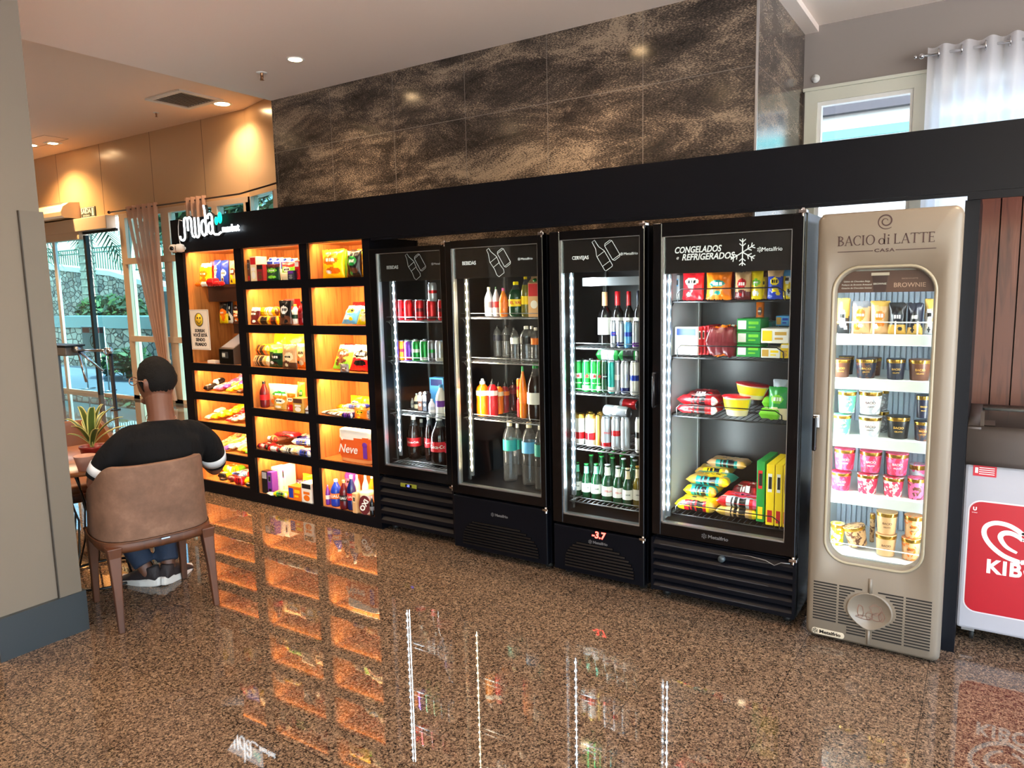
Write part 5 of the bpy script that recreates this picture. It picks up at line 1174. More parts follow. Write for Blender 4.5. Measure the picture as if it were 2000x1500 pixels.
('slim',-1.562,3.57,1.3,0.041,0.141,_,'s p w','slim silver and purple can|26',_,_,_,{}),
('slim',-1.92,3.58,1.048,0.052,0.174,_,'g w r','tall green beer can, first from left,|27',_,_,_,{}),
('slim',-1.865,3.58,1.048,0.049,0.176,_,'g w r','tall green beer can, second from left,|27',_,_,_,{}),
('slim',-1.816,3.58,1.048,0.043,0.178,_,'g w r','tall green beer can, third from left,|27',_,_,_,{}),
('slim',-1.781,3.58,1.048,0.026,0.179,_,'g w r','tall green beer can, fourth from left,|27',_,_,_,{}),
('slim',-1.749,3.58,1.048,0.036,0.18,_,'dg k w','tall dark green beer can|27',_,_,_,{}),
('slim',-1.704,3.57,1.048,0.041,0.179,_,'t w s','tall teal and white beer can|27',_,_,_,{}),
('slim',-1.672,3.58,1.048,0.03,0.179,_,'s w gr','tall silver beer can|27',_,_,_,{}),
('slim',-1.626,3.57,1.048,0.051,0.181,_,'s db w','tall silver and navy beer can|27',_,_,_,{}),
('slim',-1.566,3.56,1.048,0.051,0.184,_,'w b s','tall white and blue beer can|27',_,_,_,{}),
('slim',-1.963,3.71,1.048,0.04,0.171,_,'g gd s','gold-topped beer can in back row, first from left,|27',_,_,_,{}),
('slim',-1.903,3.71,1.048,0.039,0.173,_,'g gd s','gold-topped beer can in back row, second from left,|27',_,_,_,{}),
('slim',-1.845,3.71,1.048,0.038,0.175,_,'gd g s','gold-topped beer can in back row, third from left,|27',_,_,_,{}),
('slim',-1.788,3.71,1.048,0.039,0.177,_,'s gd w','gold-topped beer can in back row, fourth from left,|27',_,_,_,{}),
('slim',-1.731,3.71,1.048,0.038,0.179,_,'s gd w','gold-topped beer can in back row, fifth from left,|27',_,_,_,{}),
('lie',-1.774,3.68,1.216,0.141,0.06,0.1,'g s g','green beer multipack lying on the cans|27','multipack','beer_multipack',_,{}),
('lie',-1.648,3.68,1.216,0.118,0.06,0.1,'g k w','dark green beer multipack lying on the cans|27','multipack','beer_multipack',_,{}),
('slim',-1.921,3.6,0.737,0.061,0.178,_,'gd w r','gold-topped white can with red band, leftmost,|28',_,_,_,{}),
('slim',-1.849,3.59,0.737,0.061,0.184,_,'gd w r','gold-topped white can with red band, second from left,|28',_,_,_,{}),
('slim',-1.805,3.61,0.737,0.031,0.179,_,'gd gd w','gold-topped cream can|28',_,_,_,{}),
('slim',-1.741,3.57,0.737,0.058,0.181,_,'s r w','white can with red script, third from left,|28',_,_,_,{}),
('slim',-1.681,3.57,0.737,0.053,0.186,_,'s r w','white can with red script, fourth from left,|28',_,_,_,{}),
('slim',-1.626,3.57,0.737,0.054,0.187,_,'s s r','white can with small red mark|28',_,_,_,{}),
('slim',-1.54,3.56,0.737,0.042,0.195,_,'w k s','white can with dark print by the door edge|28',_,_,_,{}),
('slim',-1.979,3.71,0.737,0.042,0.169,_,'gd s w','golden lid can in back row, first from left,|28',_,_,_,{}),
('slim',-1.91,3.71,0.737,0.041,0.174,_,'gd s w','golden lid can in back row, second from left,|28',_,_,_,{}),
('slim',-1.843,3.71,0.737,0.041,0.179,_,'gd s w','golden lid can in back row, third from left,|28',_,_,_,{}),
('slim',-1.776,3.71,0.737,0.04,0.183,_,'gd s w','golden lid can in back row, fourth from left,|28',_,_,_,{}),
('slim',-1.711,3.71,0.737,0.039,0.188,_,'gd s w','golden lid can in back row, fifth from left,|28',_,_,_,{}),
('canlie',-1.699,3.61,0.905,0.175,0.066,_,'s w lb','silver can lying on top of the white cans|28',_,_,_,{}),
('canlie',-1.692,3.76,0.927,0.123,0.06,_,'r s dr','red-ended can lying in the back|28',_,_,_,{}),
('beer',-1.948,3.61,0.432,0.058,0.196,_,'dg s g','green beer bottle with star label, first from left,|29',_,_,_,{}),
('beer',-1.882,3.6,0.432,0.058,0.197,_,'dg s g','green beer bottle with star label, second from left,|29',_,_,_,{}),
('beer',-1.815,3.59,0.432,0.06,0.206,_,'dg s g','green beer bottle with star label, third from left,|29',_,_,_,{}),
('beer',-1.737,3.57,0.432,0.066,0.214,_,'dg r s','green beer bottle with white crest and red mark|29',_,_,_,{}),
('beer',-1.672,3.57,0.432,0.057,0.212,_,'dg r s','green beer bottle with pale neck foil, beside the crest bottle,|29',_,_,_,{}),
('beer',-1.609,3.56,0.432,0.057,0.21,_,'dg w c','beer bottle with cream neck foil|29',_,_,_,{}),
('beer',-1.554,3.57,0.432,0.055,0.226,_,'ol w gd','golden beer bottle by the door edge|29',_,_,_,{}),
('beer',-1.885,3.665,0.432,0.058,0.235,_,'dg k g','green beer bottle in the second row, first from left,|29',_,_,'beer bottles in the rear rows',{'mul': 1}),
('beer',-1.817,3.665,0.432,0.058,0.235,_,'dg k g','green beer bottle in the second row, second from left,|29',_,_,'beer bottles in the rear rows',{'mul': 1}),
('beer',-1.749,3.665,0.432,0.058,0.235,_,'dg k g','green beer bottle in the second row, third from left,|29',_,_,'beer bottles in the rear rows',{'mul': 1}),
('beer',-1.681,3.665,0.432,0.058,0.235,_,'dg s s','silver-foiled beer bottle in the second row, fourth from left,|29',_,_,'beer bottles in the rear rows',{'mul': 1}),
('beer',-1.613,3.665,0.432,0.058,0.235,_,'dg s s','silver-foiled beer bottle in the second row, fifth from left,|29',_,_,'beer bottles in the rear rows',{'mul': 1}),
('beer',-1.545,3.665,0.432,0.058,0.235,_,'dg s s','silver-foiled beer bottle in the second row, sixth from left,|29',_,_,'beer bottles in the rear rows',{'mul': 1}),
('beer',-1.865,3.74,0.432,0.058,0.235,_,'dg k g','green beer bottle in the third row, first from left,|29',_,_,'beer bottles in the rear rows',{'mul': 1}),
('beer',-1.797,3.74,0.432,0.058,0.235,_,'dg k g','green beer bottle in the third row, second from left,|29',_,_,'beer bottles in the rear rows',{'mul': 1}),
('beer',-1.729,3.74,0.432,0.058,0.235,_,'dg k g','green beer bottle in the third row, third from left,|29',_,_,'beer bottles in the rear rows',{'mul': 1}),
('beer',-1.661,3.74,0.432,0.058,0.235,_,'dg s s','silver-foiled beer bottle in the third row, fourth from left,|29',_,_,'beer bottles in the rear rows',{'mul': 1}),
('beer',-1.593,3.74,0.432,0.058,0.235,_,'dg s s','silver-foiled beer bottle in the third row, fifth from left,|29',_,_,'beer bottles in the rear rows',{'mul': 1}),
('beer',-1.525,3.74,0.432,0.058,0.235,_,'dg s s','silver-foiled beer bottle in the third row, sixth from left,|29',_,_,'beer bottles in the rear rows',{'mul': 1}),
('beer',-1.885,3.815,0.432,0.058,0.235,_,'dg k g','green beer bottle in the rear row, first from left,|29',_,_,'beer bottles in the rear rows',{'mul': 1}),
('beer',-1.817,3.815,0.432,0.058,0.235,_,'dg k g','green beer bottle in the rear row, second from left,|29',_,_,'beer bottles in the rear rows',{'mul': 1}),
('beer',-1.749,3.815,0.432,0.058,0.235,_,'dg k g','green beer bottle in the rear row, third from left,|29',_,_,'beer bottles in the rear rows',{'mul': 1}),
('beer',-1.681,3.815,0.432,0.058,0.235,_,'dg s s','silver-foiled beer bottle in the rear row, fourth from left,|29',_,_,'beer bottles in the rear rows',{'mul': 1}),
('beer',-1.613,3.815,0.432,0.058,0.235,_,'dg s s','silver-foiled beer bottle in the rear row, fifth from left,|29',_,_,'beer bottles in the rear rows',{'mul': 1}),
('beer',-1.545,3.815,0.432,0.058,0.235,_,'dg s s','silver-foiled beer bottle in the rear row, sixth from left,|29',_,_,'beer bottles in the rear rows',{'mul': 1}),
('bag',-1.264,3.59,1.548,0.115,0.141,0.06,'r r c','large red frozen snack bag|30',_,_,_,{'noodle': 1}),
('bag',-1.135,3.59,1.548,0.128,0.137,0.07,'o tan t','orange burger pack with teal print|30',_,_,_,{}),
('bag',-1.104,3.68,1.548,0.042,0.137,0.05,'m dr br','dark maroon bag behind the burger pack|30',_,_,_,{}),
('bag',-1.015,3.59,1.548,0.078,0.131,0.06,'tan m r','brown sausage pack|30',_,_,_,{}),
('bag',-0.95,3.6,1.548,0.059,0.136,0.05,'y w lg','yellow frozen bag with white label|30',_,_,_,{}),
('bag',-0.931,3.66,1.548,0.032,0.136,0.05,'gd br y','narrow golden bag|30',_,_,_,{}),
('bag',-0.859,3.58,1.548,0.075,0.138,0.06,'b tan y','blue nugget bag|30',_,_,_,{}),
('bag',-0.804,3.59,1.548,0.049,0.136,0.05,'y lb w','yellow bag with pale badge beside the blue bag|30',_,_,_,{}),
('box',-1.363,3.66,1.548,0.028,0.127,0.1,'s w lb','pale box against the left wall|30',_,_,_,{}),
('box',-1.291,3.6,1.27,0.122,0.141,0.05,'w b c','white and blue burger box|31',_,_,_,{}),
('box',-1.226,3.62,1.27,0.019,0.143,0.2,'r dr w','red box in the row of three, first,|31',_,_,_,{}),
('box',-1.21,3.63,1.27,0.017,0.144,0.2,'r dr w','red box in the row of three, middle,|31',_,_,_,{}),
('box',-1.195,3.64,1.27,0.017,0.145,0.2,'r dr pk','red box in the row of three, last,|31',_,_,_,{}),
('lie',-1.11,3.58,1.27,0.16,0.14,0.2,'m t o','large frozen chicken bag in brown and teal|31',_,_,_,{}),
('box',-0.975,3.59,1.27,0.114,0.06,0.16,'g w lg','green frozen food box, bottom of three,|31',_,_,_,{}),
('box',-0.978,3.6,1.332,0.115,0.06,0.16,'g w lg','green frozen food box, middle of three,|31',_,_,_,{}),
('box',-0.981,3.61,1.394,0.115,0.06,0.16,'g w lg','green frozen food box, top of three,|31',_,_,_,{}),
('lie',-0.961,3.79,1.38,0.098,0.05,0.14,'t w g','teal pack lying behind the white boxes|31',_,_,_,{}),
('box',-0.865,3.57,1.27,0.089,0.046,0.17,'w gd y','lower white frozen food box|31',_,_,_,{}),
('box',-0.854,3.6,1.338,0.13,0.07,0.17,'w y gd','upper white frozen food box|31',_,_,_,{}),
('box',-0.802,3.58,1.27,0.038,0.066,0.16,'y w gd','yellow-ended box beside the lower white box|31',_,_,_,{}),
('box',-0.857,3.76,1.412,0.065,0.05,0.12,'lb gd b','blue and gold box on top at the back|31',_,_,_,{}),
('bag',-1.018,3.94,1.39,0.044,0.15,0.03,'o m br','brown sausage pack hanging at the back|31',_,_,_,{}),
('lie',-1.222,3.57,0.972,0.21,0.042,0.14,'r dr w','flat red frozen pack, lower front,|32',_,_,_,{}),
('lie',-1.229,3.59,1.015,0.218,0.042,0.14,'r dr w','flat red frozen pack, upper front,|32',_,_,_,{}),
('lie',-1.269,3.76,1.015,0.144,0.042,0.14,'dr m r','flat dark red frozen pack, upper back,|32',_,_,_,{}),
('lie',-1.246,3.76,0.972,0.177,0.042,0.14,'dr m w','flat dark red frozen pack, lower back,|32',_,_,_,{}),
('bowl',-1.034,3.57,0.972,0.146,0.103,_,'c y r','yellow-labelled noodle bowl, lower,|32',_,_,_,{}),
('bowl',-0.973,3.59,1.047,0.162,0.075,_,'c y dr','yellow-labelled noodle bowl, leaning on top,|32',_,_,_,{}),
('bowl',-1.011,3.84,0.992,0.142,0.09,_,'k r dr','dark tray with red film at the back|32',_,_,_,{}),
('lie',-0.865,3.56,0.972,0.097,0.05,0.16,'lg g w','bright green vegetable bag, lower,|32',_,_,_,{}),
('lie',-0.861,3.6,1.022,0.095,0.05,0.15,'lg w g','bright green vegetable bag, upper,|32',_,_,_,{}),
('bag',-0.83,3.57,0.972,0.096,0.155,0.06,'g c lg','standing green vegetable bag with cream label|32',_,_,_,{}),
('bag',-0.869,3.79,0.972,0.08,0.164,0.05,'ol s c','pale transparent bag behind the green bags|32',_,_,_,{}),
('lie',-1.228,3.57,0.458,0.218,0.055,0.15,'y r gd','yellow pack with red corner, front left,|33',_,_,_,{}),
('lie',-1.234,3.66,0.514,0.177,0.05,0.18,'y t gd','yellow pack with green print, second in the left stack,|33',_,_,_,{}),
('lie',-1.208,3.7,0.565,0.235,0.045,0.18,'gd t y','yellow pack with green print, upper,|33',_,_,_,{}),
('lie',-1.224,3.84,0.578,0.195,0.045,0.14,'gd y c','dull yellow pack at the back, lower,|33',_,_,_,{}),
('lie',-1.167,3.9,0.624,0.221,0.04,0.13,'tan t gd','beige pack at the very back|33',_,_,_,{}),
('lie',-1.012,3.57,0.458,0.22,0.045,0.15,'gd tan y','golden pack under the red tray, front,|33',_,_,_,{}),
('lie',-1.013,3.58,0.504,0.219,0.05,0.15,'r s pk','red tray pack with grey label|33',_,_,_,{}),
('lie',-1.032,3.77,0.488,0.14,0.075,0.16,'dr m r','dark red frozen pack behind the tray|33',_,_,_,{}),
('lie',-1.058,3.74,0.458,0.223,0.03,0.13,'gd y br','golden pack behind the red tray|33',_,_,_,{}),
('box',-0.897,3.57,0.458,0.039,0.305,0.24,'g y r','green and yellow upright pizza box, leftmost,|33',_,_,_,{}),
('box',-0.844,3.54,0.458,0.038,0.301,0.26,'y r w','yellow upright box with barcode, second,|33',_,_,_,{}),
('box',-0.804,3.54,0.458,0.034,0.303,0.26,'y r w','yellow upright box with barcode, third,|33',_,_,_,{}),
('box',-0.772,3.54,0.458,0.023,0.303,0.26,'y r gd','yellow upright box, fourth, half hidden|33',_,_,_,{}),
('bag',-0.55,3.53,1.391,0.056,0.157,0.05,'k gd s','black bar pack with gold label, far left,|34',_,_,_,{}),
('bag',-0.478,3.54,1.391,0.082,0.143,0.05,'tan gr o','copper pack with grey label, second from left,|34',_,_,_,{}),
('bag',-0.403,3.54,1.391,0.078,0.143,0.05,'tan gd o','copper pack with gold label, third from left,|34',_,_,_,{}),
('bag',-0.333,3.53,1.391,0.071,0.135,0.05,'k gd nv','black pack with gold label, fourth from left,|34',_,_,_,{}),
('bag',-0.266,3.53,1.391,0.061,0.134,0.05,'nv gd k','dark blue bar pack with gold label|34',_,_,_,{}),
('bag',-0.212,3.54,1.391,0.046,0.15,0.05,'s gd w','silver pack with gold label, far right,|34',_,_,_,{}),
('tub',-0.554,3.53,1.195,0.085,0.083,_,'br gd nv','dark brown ice cream tub, leftmost,|35',_,_,_,{}),
('tub',-0.45,3.53,1.195,0.088,0.087,_,'nv gd br','dark ice cream tub, second from left,|35',_,_,_,{}),
('tub',-0.332,3.53,1.195,0.079,0.091,_,'nv gd k','near black ice cream tub, third from left,|35',_,_,_,{}),
('tub',-0.241,3.53,1.195,0.09,0.091,_,'br gd nv','brown ice cream tub, fourth from left,|35',_,_,_,{}),
('tub',-0.548,3.65,1.195,0.069,0.086,_,'k gd br','dark tub in the rear row, left one,|35',_,_,_,{}),
('tub',-0.432,3.65,1.195,0.066,0.083,_,'br gd k','brown tub in the rear row, right one,|35',_,_,_,{}),
('tub',-0.541,3.53,0.934,0.083,0.091,_,'mint gd w','mint green tub, lower one at the left,|36',_,_,_,{}),
('tub',-0.522,3.53,1.034,0.081,0.1,_,'mint gd w','mint green tub, upper one at the left,|36',_,_,_,{}),
('tub',-0.425,3.53,0.934,0.099,0.09,_,'w gd s','white tub, lower of the front stack,|36',_,_,_,{}),
('tub',-0.428,3.53,1.034,0.099,0.105,_,'w gd s','white tub, upper of the front stack,|36',_,_,_,{}),
('tub',-0.313,3.53,0.934,0.096,0.099,_,'k gd nv','black ribbed tub beside the white stack,|36',_,_,_,{}),
('tub',-0.218,3.53,0.934,0.069,0.087,_,'nv gd br','dark tub with gold print, lower right,|36',_,_,_,{}),
('tub',-0.219,3.53,1.034,0.06,0.1,_,'nv gd tan','dark tub with gold print, upper right,|36',_,_,_,{}),
('tub',-0.397,3.66,1.034,0.066,0.1,_,'gr gd s','grey tub at the back, upper,|36',_,_,_,{}),
('tub',-0.393,3.66,0.934,0.066,0.1,_,'gr gd s','grey tub at the back, lower,|36',_,_,_,{}),
('tub',-0.536,3.53,0.672,0.09,0.086,_,'co gd pk','raspberry red tub, lower left,|37',_,_,_,{}),
('tub',-0.524,3.53,0.77,0.093,0.098,_,'co gd pk','raspberry red tub, upper left,|37',_,_,_,{}),
('tub',-0.425,3.53,0.672,0.091,0.089,_,'co gd w','raspberry red tub with white label, lower middle,|37',_,_,_,{}),
('tub',-0.416,3.53,0.77,0.095,0.098,_,'co gd pk','raspberry red tub, upper middle,|37',_,_,_,{}),
('tub',-0.321,3.53,0.672,0.089,0.088,_,'co gd w','raspberry red tub with white label, lower right,|37',_,_,_,{}),
('tub',-0.311,3.53,0.77,0.096,0.098,_,'co gd pk','raspberry red tub, upper right,|37',_,_,_,{}),
('tub',-0.23,3.53,0.672,0.075,0.096,_,'pk gd br','pale marbled tub at the right end,|37',_,_,_,{}),
('tub',-0.238,3.66,0.672,0.069,0.13,_,'s gd pk','grey marbled tub behind the marbled one,|37',_,_,_,{}),
('tub',-0.547,3.57,0.398,0.063,0.104,_,'y gd w','yellow ice cream tub, leftmost,|38',_,_,_,{}),
('tub',-0.456,3.55,0.398,0.098,0.095,_,'tan gd br','caramel marbled tub tipped sideways,|38',_,_,_,{'lean': 0.2}),
('tub',-0.339,3.52,0.398,0.09,0.1,_,'tan gd c','tan ice cream tub, lower of the left stack,|38',_,_,_,{}),
('tub',-0.339,3.52,0.5,0.09,0.1,_,'tan gd c','tan ice cream tub, upper of the left stack,|38',_,_,_,{}),
('tub',-0.24,3.52,0.398,0.079,0.1,_,'tan gd o','tan ice cream tub, lower of the right stack,|38',_,_,_,{}),
('tub',-0.233,3.52,0.5,0.079,0.1,_,'tan gd o','tan ice cream tub, upper of the right stack,|38',_,_,_,{}),
('tub',-0.413,3.7,0.398,0.025,0.14,_,'tan gd br','small tan tub behind the left stack,|38',_,_,_,{}),
]
# ---------------------------------------------------------------- goods on the shelves
_C = {}
def design(seed, k):
    rnd = random.Random(seed * 7 + 1); a = rnd.random(); L = []
    if a < .3: L.append(('band', .74 + rnd.random() * .12, 1.1, 1))
    elif a < .5: L.append(('diag', rnd.uniform(.3, .6), rnd.uniform(-.4, .4), 1))
    elif a < .75: L.append(('band', -.1, .22 + rnd.random() * .12, 1))
    L.append(('ell', .5 + rnd.uniform(-.06, .06), rnd.uniform(.5, .66), rnd.uniform(.24, .38), rnd.uniform(.12, .2), 2))
    L.append(('txt', .5, L[-1][2], .2, .05, 3))
    L.append(('ell', .5 + rnd.uniform(-.2, .2), rnd.uniform(.2, .32), rnd.uniform(.16, .3), rnd.uniform(.08, .14), 1 if a > .5 else 2))
    L.append(('ell', rnd.uniform(.25, .75), rnd.uniform(.14, .26), .12, .07, 3 if rnd.random() < .4 else 2))
    def f(u, v):
        m = 0
        for s in L:
            if s[0] == 'band':
                if s[1] + .03 * math.sin(u * 7) < v < s[2]: m = s[3]
            elif s[0] == 'diag':
                if v > s[1] + s[2] * (u - .5): m = s[3]
            elif s[0] == 'ell':
                if ((u - s[1]) / s[3]) ** 2 + ((v - s[2]) / s[4]) ** 2 < 1: m = s[5]
            elif s[0] == 'txt':
                if abs(u - s[1]) < s[3] and abs(v - s[2]) < s[4] and int(u * 22) % 3: m = s[5]
        return m
    return f
def bag_mesh(w, h, d, cols, seed, style='bag', flat=False):
    key = ('bag', round(w, 2), round(h, 2), round(d, 2), tuple(cols), seed, style, flat)
    if key in _C: return _C[key]
    rnd = random.Random(seed); dz0 = design(seed, len(cols)); dz = (lambda u, v: dz0(u, v) if v > .14 else (3 if abs(u - .5) < .2 and int(u * 30) % 3 else 1 if abs(u - .5) < .27 else 2 if u > .86 else 0)) if flat and w > .1 and d < .1 else dz0; off = Vector((rnd.random() * 50, rnd.random() * 50, 0))
    nu, nv = (26, 26) if min(w, h) > .07 else (16, 18)
    def P(u, v):
        front = u < .5; x_ = 2 * u if front else 2 - 2 * u
        if style == 'pouch': pr = (1 - v) ** .55 * (.25 + .75 * min(1, v * 9 + .4)) if v < .93 else .02
        elif style == 'loaf': pr = min(1, math.sin(math.pi * min(max(v, 0), 1)) * 2.2 + .02)
        else: pr = max(0, math.sin(math.pi * min(max((v - .035) / .93, 0), 1))) ** .5
        if flat: pr = min(1, max(0, math.sin(math.pi * v)) * 2.6) ** .6; cs_ = min(1, max(0, math.sin(math.pi * x_)) * 3.2) ** .6
        else: cs_ = max(0, math.sin(math.pi * x_)) ** .62
        t = d / 2 * cs_ * pr + .0009
        nx = noise.noise(Vector((x_ * w * 38, v * h * 32, 3 if front else 9)) + off)
        n2 = noise.noise(Vector((x_ * w * 90, v * h * 60, 3)) + off)
        t += (nx * (.11 if flat else .16) * d + n2 * (.07 if flat else .05) * d) * (1 if 0.04 < v < .96 else .25) * math.sin(math.pi * x_)
        x = (x_ - .5) * w * (1 - .07 * math.sin(math.pi * v) + .012 * n2)
        z = v * h + (.004 * math.sin(x_ * 60) if v < .02 or v > .98 else 0)
        return (x, -t if front else t, z)
    g = MB(); g.grid(P, nu * 2, nv, lambda u, v: dz(2 * u if u < .5 else 2 - 2 * u, v), closed_u=True)
    for e in (0, -1): pass
    bmesh.ops.holes_fill(g.b, edges=[e for e in g.b.edges if e.is_boundary], sides=0)
    if flat: 
        for v in g.b.verts: v.co = Vector((v.co.x, v.co.z, -v.co.y + d / 2))
    cs = list(cols) + ['w']
    lum = sum(PAL[cols[0]]) if isinstance(cols[0], str) else 300
    mats = [foil(cols[0]), foil(cols[1]), foil(cols[2]), foil('k' if sum(PAL[cols[2]]) > 420 else 'w')]
    me = g.mesh('wrapper', mats); _C[key] = me; return me
PROF = {
 'pet': [(0, .0), (.75, 0), (.93, .025), (.97, .06), (1, .12), (1, .28), (.96, .32), (1, .5), (1, .56), (.9, .66), (.62, .77), (.36, .86), (.32, .9), (.32, .93)],
 'water': [(0, 0), (.8, 0), (.95, .02), (1, .05), (.95, .1), (1, .14), (.95, .18), (1, .23), (.95, .27), (1, .31), (.95, .36), (1, .41), (.96, .45), (1, .5), (1, .72), (.95, .76), (.66, .86), (.36, .9), (.34, .94)],
 'juice': [(0, 0), (.85, 0), (1, .03), (1, .3), (.93, .42), (.97, .5), (1, .56), (1, .7), (.82, .78), (.46, .84), (.4, .87)],
 'beer': [(0, 0), (.9, 0), (1, .02), (1, .52), (.93, .6), (.55, .72), (.42, .78), (.40, .95), (.44, .955), (.44, .97)],
 'wine': [(0, 0), (.92, 0), (1, .015), (1, .56), (.93, .63), (.5, .7), (.38, .74), (.38, .8)],
 'spray': [(0, 0), (.9, 0), (1, .03), (1, .5), (.8, .62), (.4, .74), (.32, .8)]}
def put_text(par, s, size, r, z, m, **k):
    key = ('t', s, round(size, 3), round(r, 3), m.name)
    if key not in _C: _C[key] = text_mesh(s, size, m, depth=.0006, bend=r, bold=size * .02, **k)
    return link('lettering', _C[key], par, (0, 0, z))
def bottle(kind, w, h, cols, seed, kw):
    r = w / 2; c1, c2, c3 = cols; P = PROF[kind]; nm = 'b'
    key = (kind, round(w, 3), round(h, 3), tuple(cols))
    if key not in _C:
        g = MB(); prof = [(a * r, b * h) for a, b in P]; mis = None
        cola = kind == 'pet' and c1 in ('k', 'ol', 'dg') and h > .2
        if kind == 'water': ms = [CLEARP]
        elif cola: ms = [mat('dark_drink' if c1 == 'k' else 'drink_' + c1, (30, 14, 10) if c1 == 'k' else PAL[c1], .08), CLEARP]; mis = [0 if b < .7 else 1 for a, b in P]
        elif kind in ('beer', 'wine'): ms = [mat('bottle_glass_' + c1, {'dg': (16, 62, 36), 'k': (14, 12, 12), 'ol': (110, 96, 30)}[c1], .06)]
        else: ms = [gloss(c1)]
        g.lathe(prof, 20, mis=mis); body = g.mesh('bottle', ms)
        top = prof[-1][1]; q = prof[-1][0]
        g = MB()
        if kind == 'beer': g.lathe([(q * 1.04, top), (q * 1.12, top + .002), (q * 1.12, h * .995), (q, h), (0, h)], 14)
        elif kind == 'wine': g.lathe([(q * 1.1, h * .74), (q * 1.08, h * .99), (q * .9, h), (0, h)], 16)
        elif kind == 'juice': g.lathe([(q * 1.15, top - .004), (q * 1.1, top + (h - top) * .4), (q * .7, top + (h - top) * .5), (q * .55, h * .995), (0, h)], 14)
        elif kind == 'spray':
            g.lathe([(q * 1.3, top), (q * 1.2, top + .02), (q * .6, top + .024), (q * .6, top + .034)], 12); g.box(-r * .5, r * 1.0, -.009, .009, top + .032, h); g.prism([(-r * .9, top - .01), (-r * .8, top - .012), (-r * .3, h - .012), (-r * .5, h)][::-1], -.004, .004)
        else: g.lathe([(q * 1.12, top - h * .025), (q * 1.12, h * .985), (q * .9, h), (0, h)], 16)
        cc = {'beer': c3, 'wine': c3, 'pet': c3, 'water': c3, 'juice': c3, 'spray': c2}[kind]
        if kind == 'pet' and kw.get('name') == 'cleaner_bottle': cc = {'b': 'y', 'm': 'k', 'db': 'r'}.get(c1, c2)
        if kind == 'pet' and c2 == 'y' and c1 in ('dg', 'ol'): cc = 'y'
        cap = g.mesh('cap', gloss(cc))
        g = MB(); e = .0008
        if kind == 'beer':
            z0, z1 = .18 * h, .44 * h; g.lathe([(r + e, z0), (r + e, z1)], 20)
            lab = g.mesh('label', card('w' if c2 != 'k' else 'g'))
        else:
            z0, z1 = {'pet': (.30, .5), 'water': (.52, .7), 'juice': (.56, .69), 'wine': (.2, .52), 'spray': (.12, .42)}[kind]
            if kind == 'pet' and kw.get('name') == 'cleaner_bottle': z0, z1 = .1, .52
            g.lathe([(r + e, z0 * h), (r + e, z1 * h)], 20); lab = g.mesh('label', card(c2))
        _C[key] = (body, cap, lab, z0 * (1 if kind == 'beer' else h), z1 * (1 if kind == 'beer' else h))
    body, cap, lab, z0, z1 = _C[key]
    o = link(kw.get('name') or {'beer': 'beer_bottle', 'wine': 'wine_bottle', 'water': 'water_bottle', 'juice': 'juice_bottle', 'spray': 'cleaner_bottle'}.get(kind, 'drink_bottle'), body)
    link('cap', cap, o); link('label', lab, o)
    if kind == 'beer' and w > 0: 
        kk = ('neck', round(w, 3), c2)
        if c2 in ('s', 'w', 'r'):
            if kk not in _C: g = MB(); g.lathe([(r * .56, .72 * h), (r * .48, .78 * h), (r * .46, .93 * h)], 16); _C[kk] = g.mesh('neck_foil', card('c' if c2 == 'w' else 'mint' if c2 == 's' else 'w'))
            link('neck_foil', _C[kk], o)
    r += .0016
    t = kw.get('txt')
    if t: put_text(o, t, min(.9 * (z1 - z0), w * (.38 if len(t) < 5 else .26)), r, (z0 + z1) / 2, card('w' if c2 not in ('y', 'c', 'w') else 'r'))
    elif kind == 'beer' and not kw.get('mul'): put_text(o, 'STELLA' if c2 == 'r' else 'HNK', w * .22, r, (z0 + z1) / 2, card('r' if c2 == 'r' else 'dg'))
    elif kind == 'wine':
        for k in range(3): put_text(o, '— — —', .008, r, z1 - .02 - k * .012, card('gr'))
    elif kind == 'pet' and c2 == 'r' and c1 == 'k': put_text(o, 'Coca-Cola', w * .2, r, (z0 + z1) / 2, card('w'))
    return o
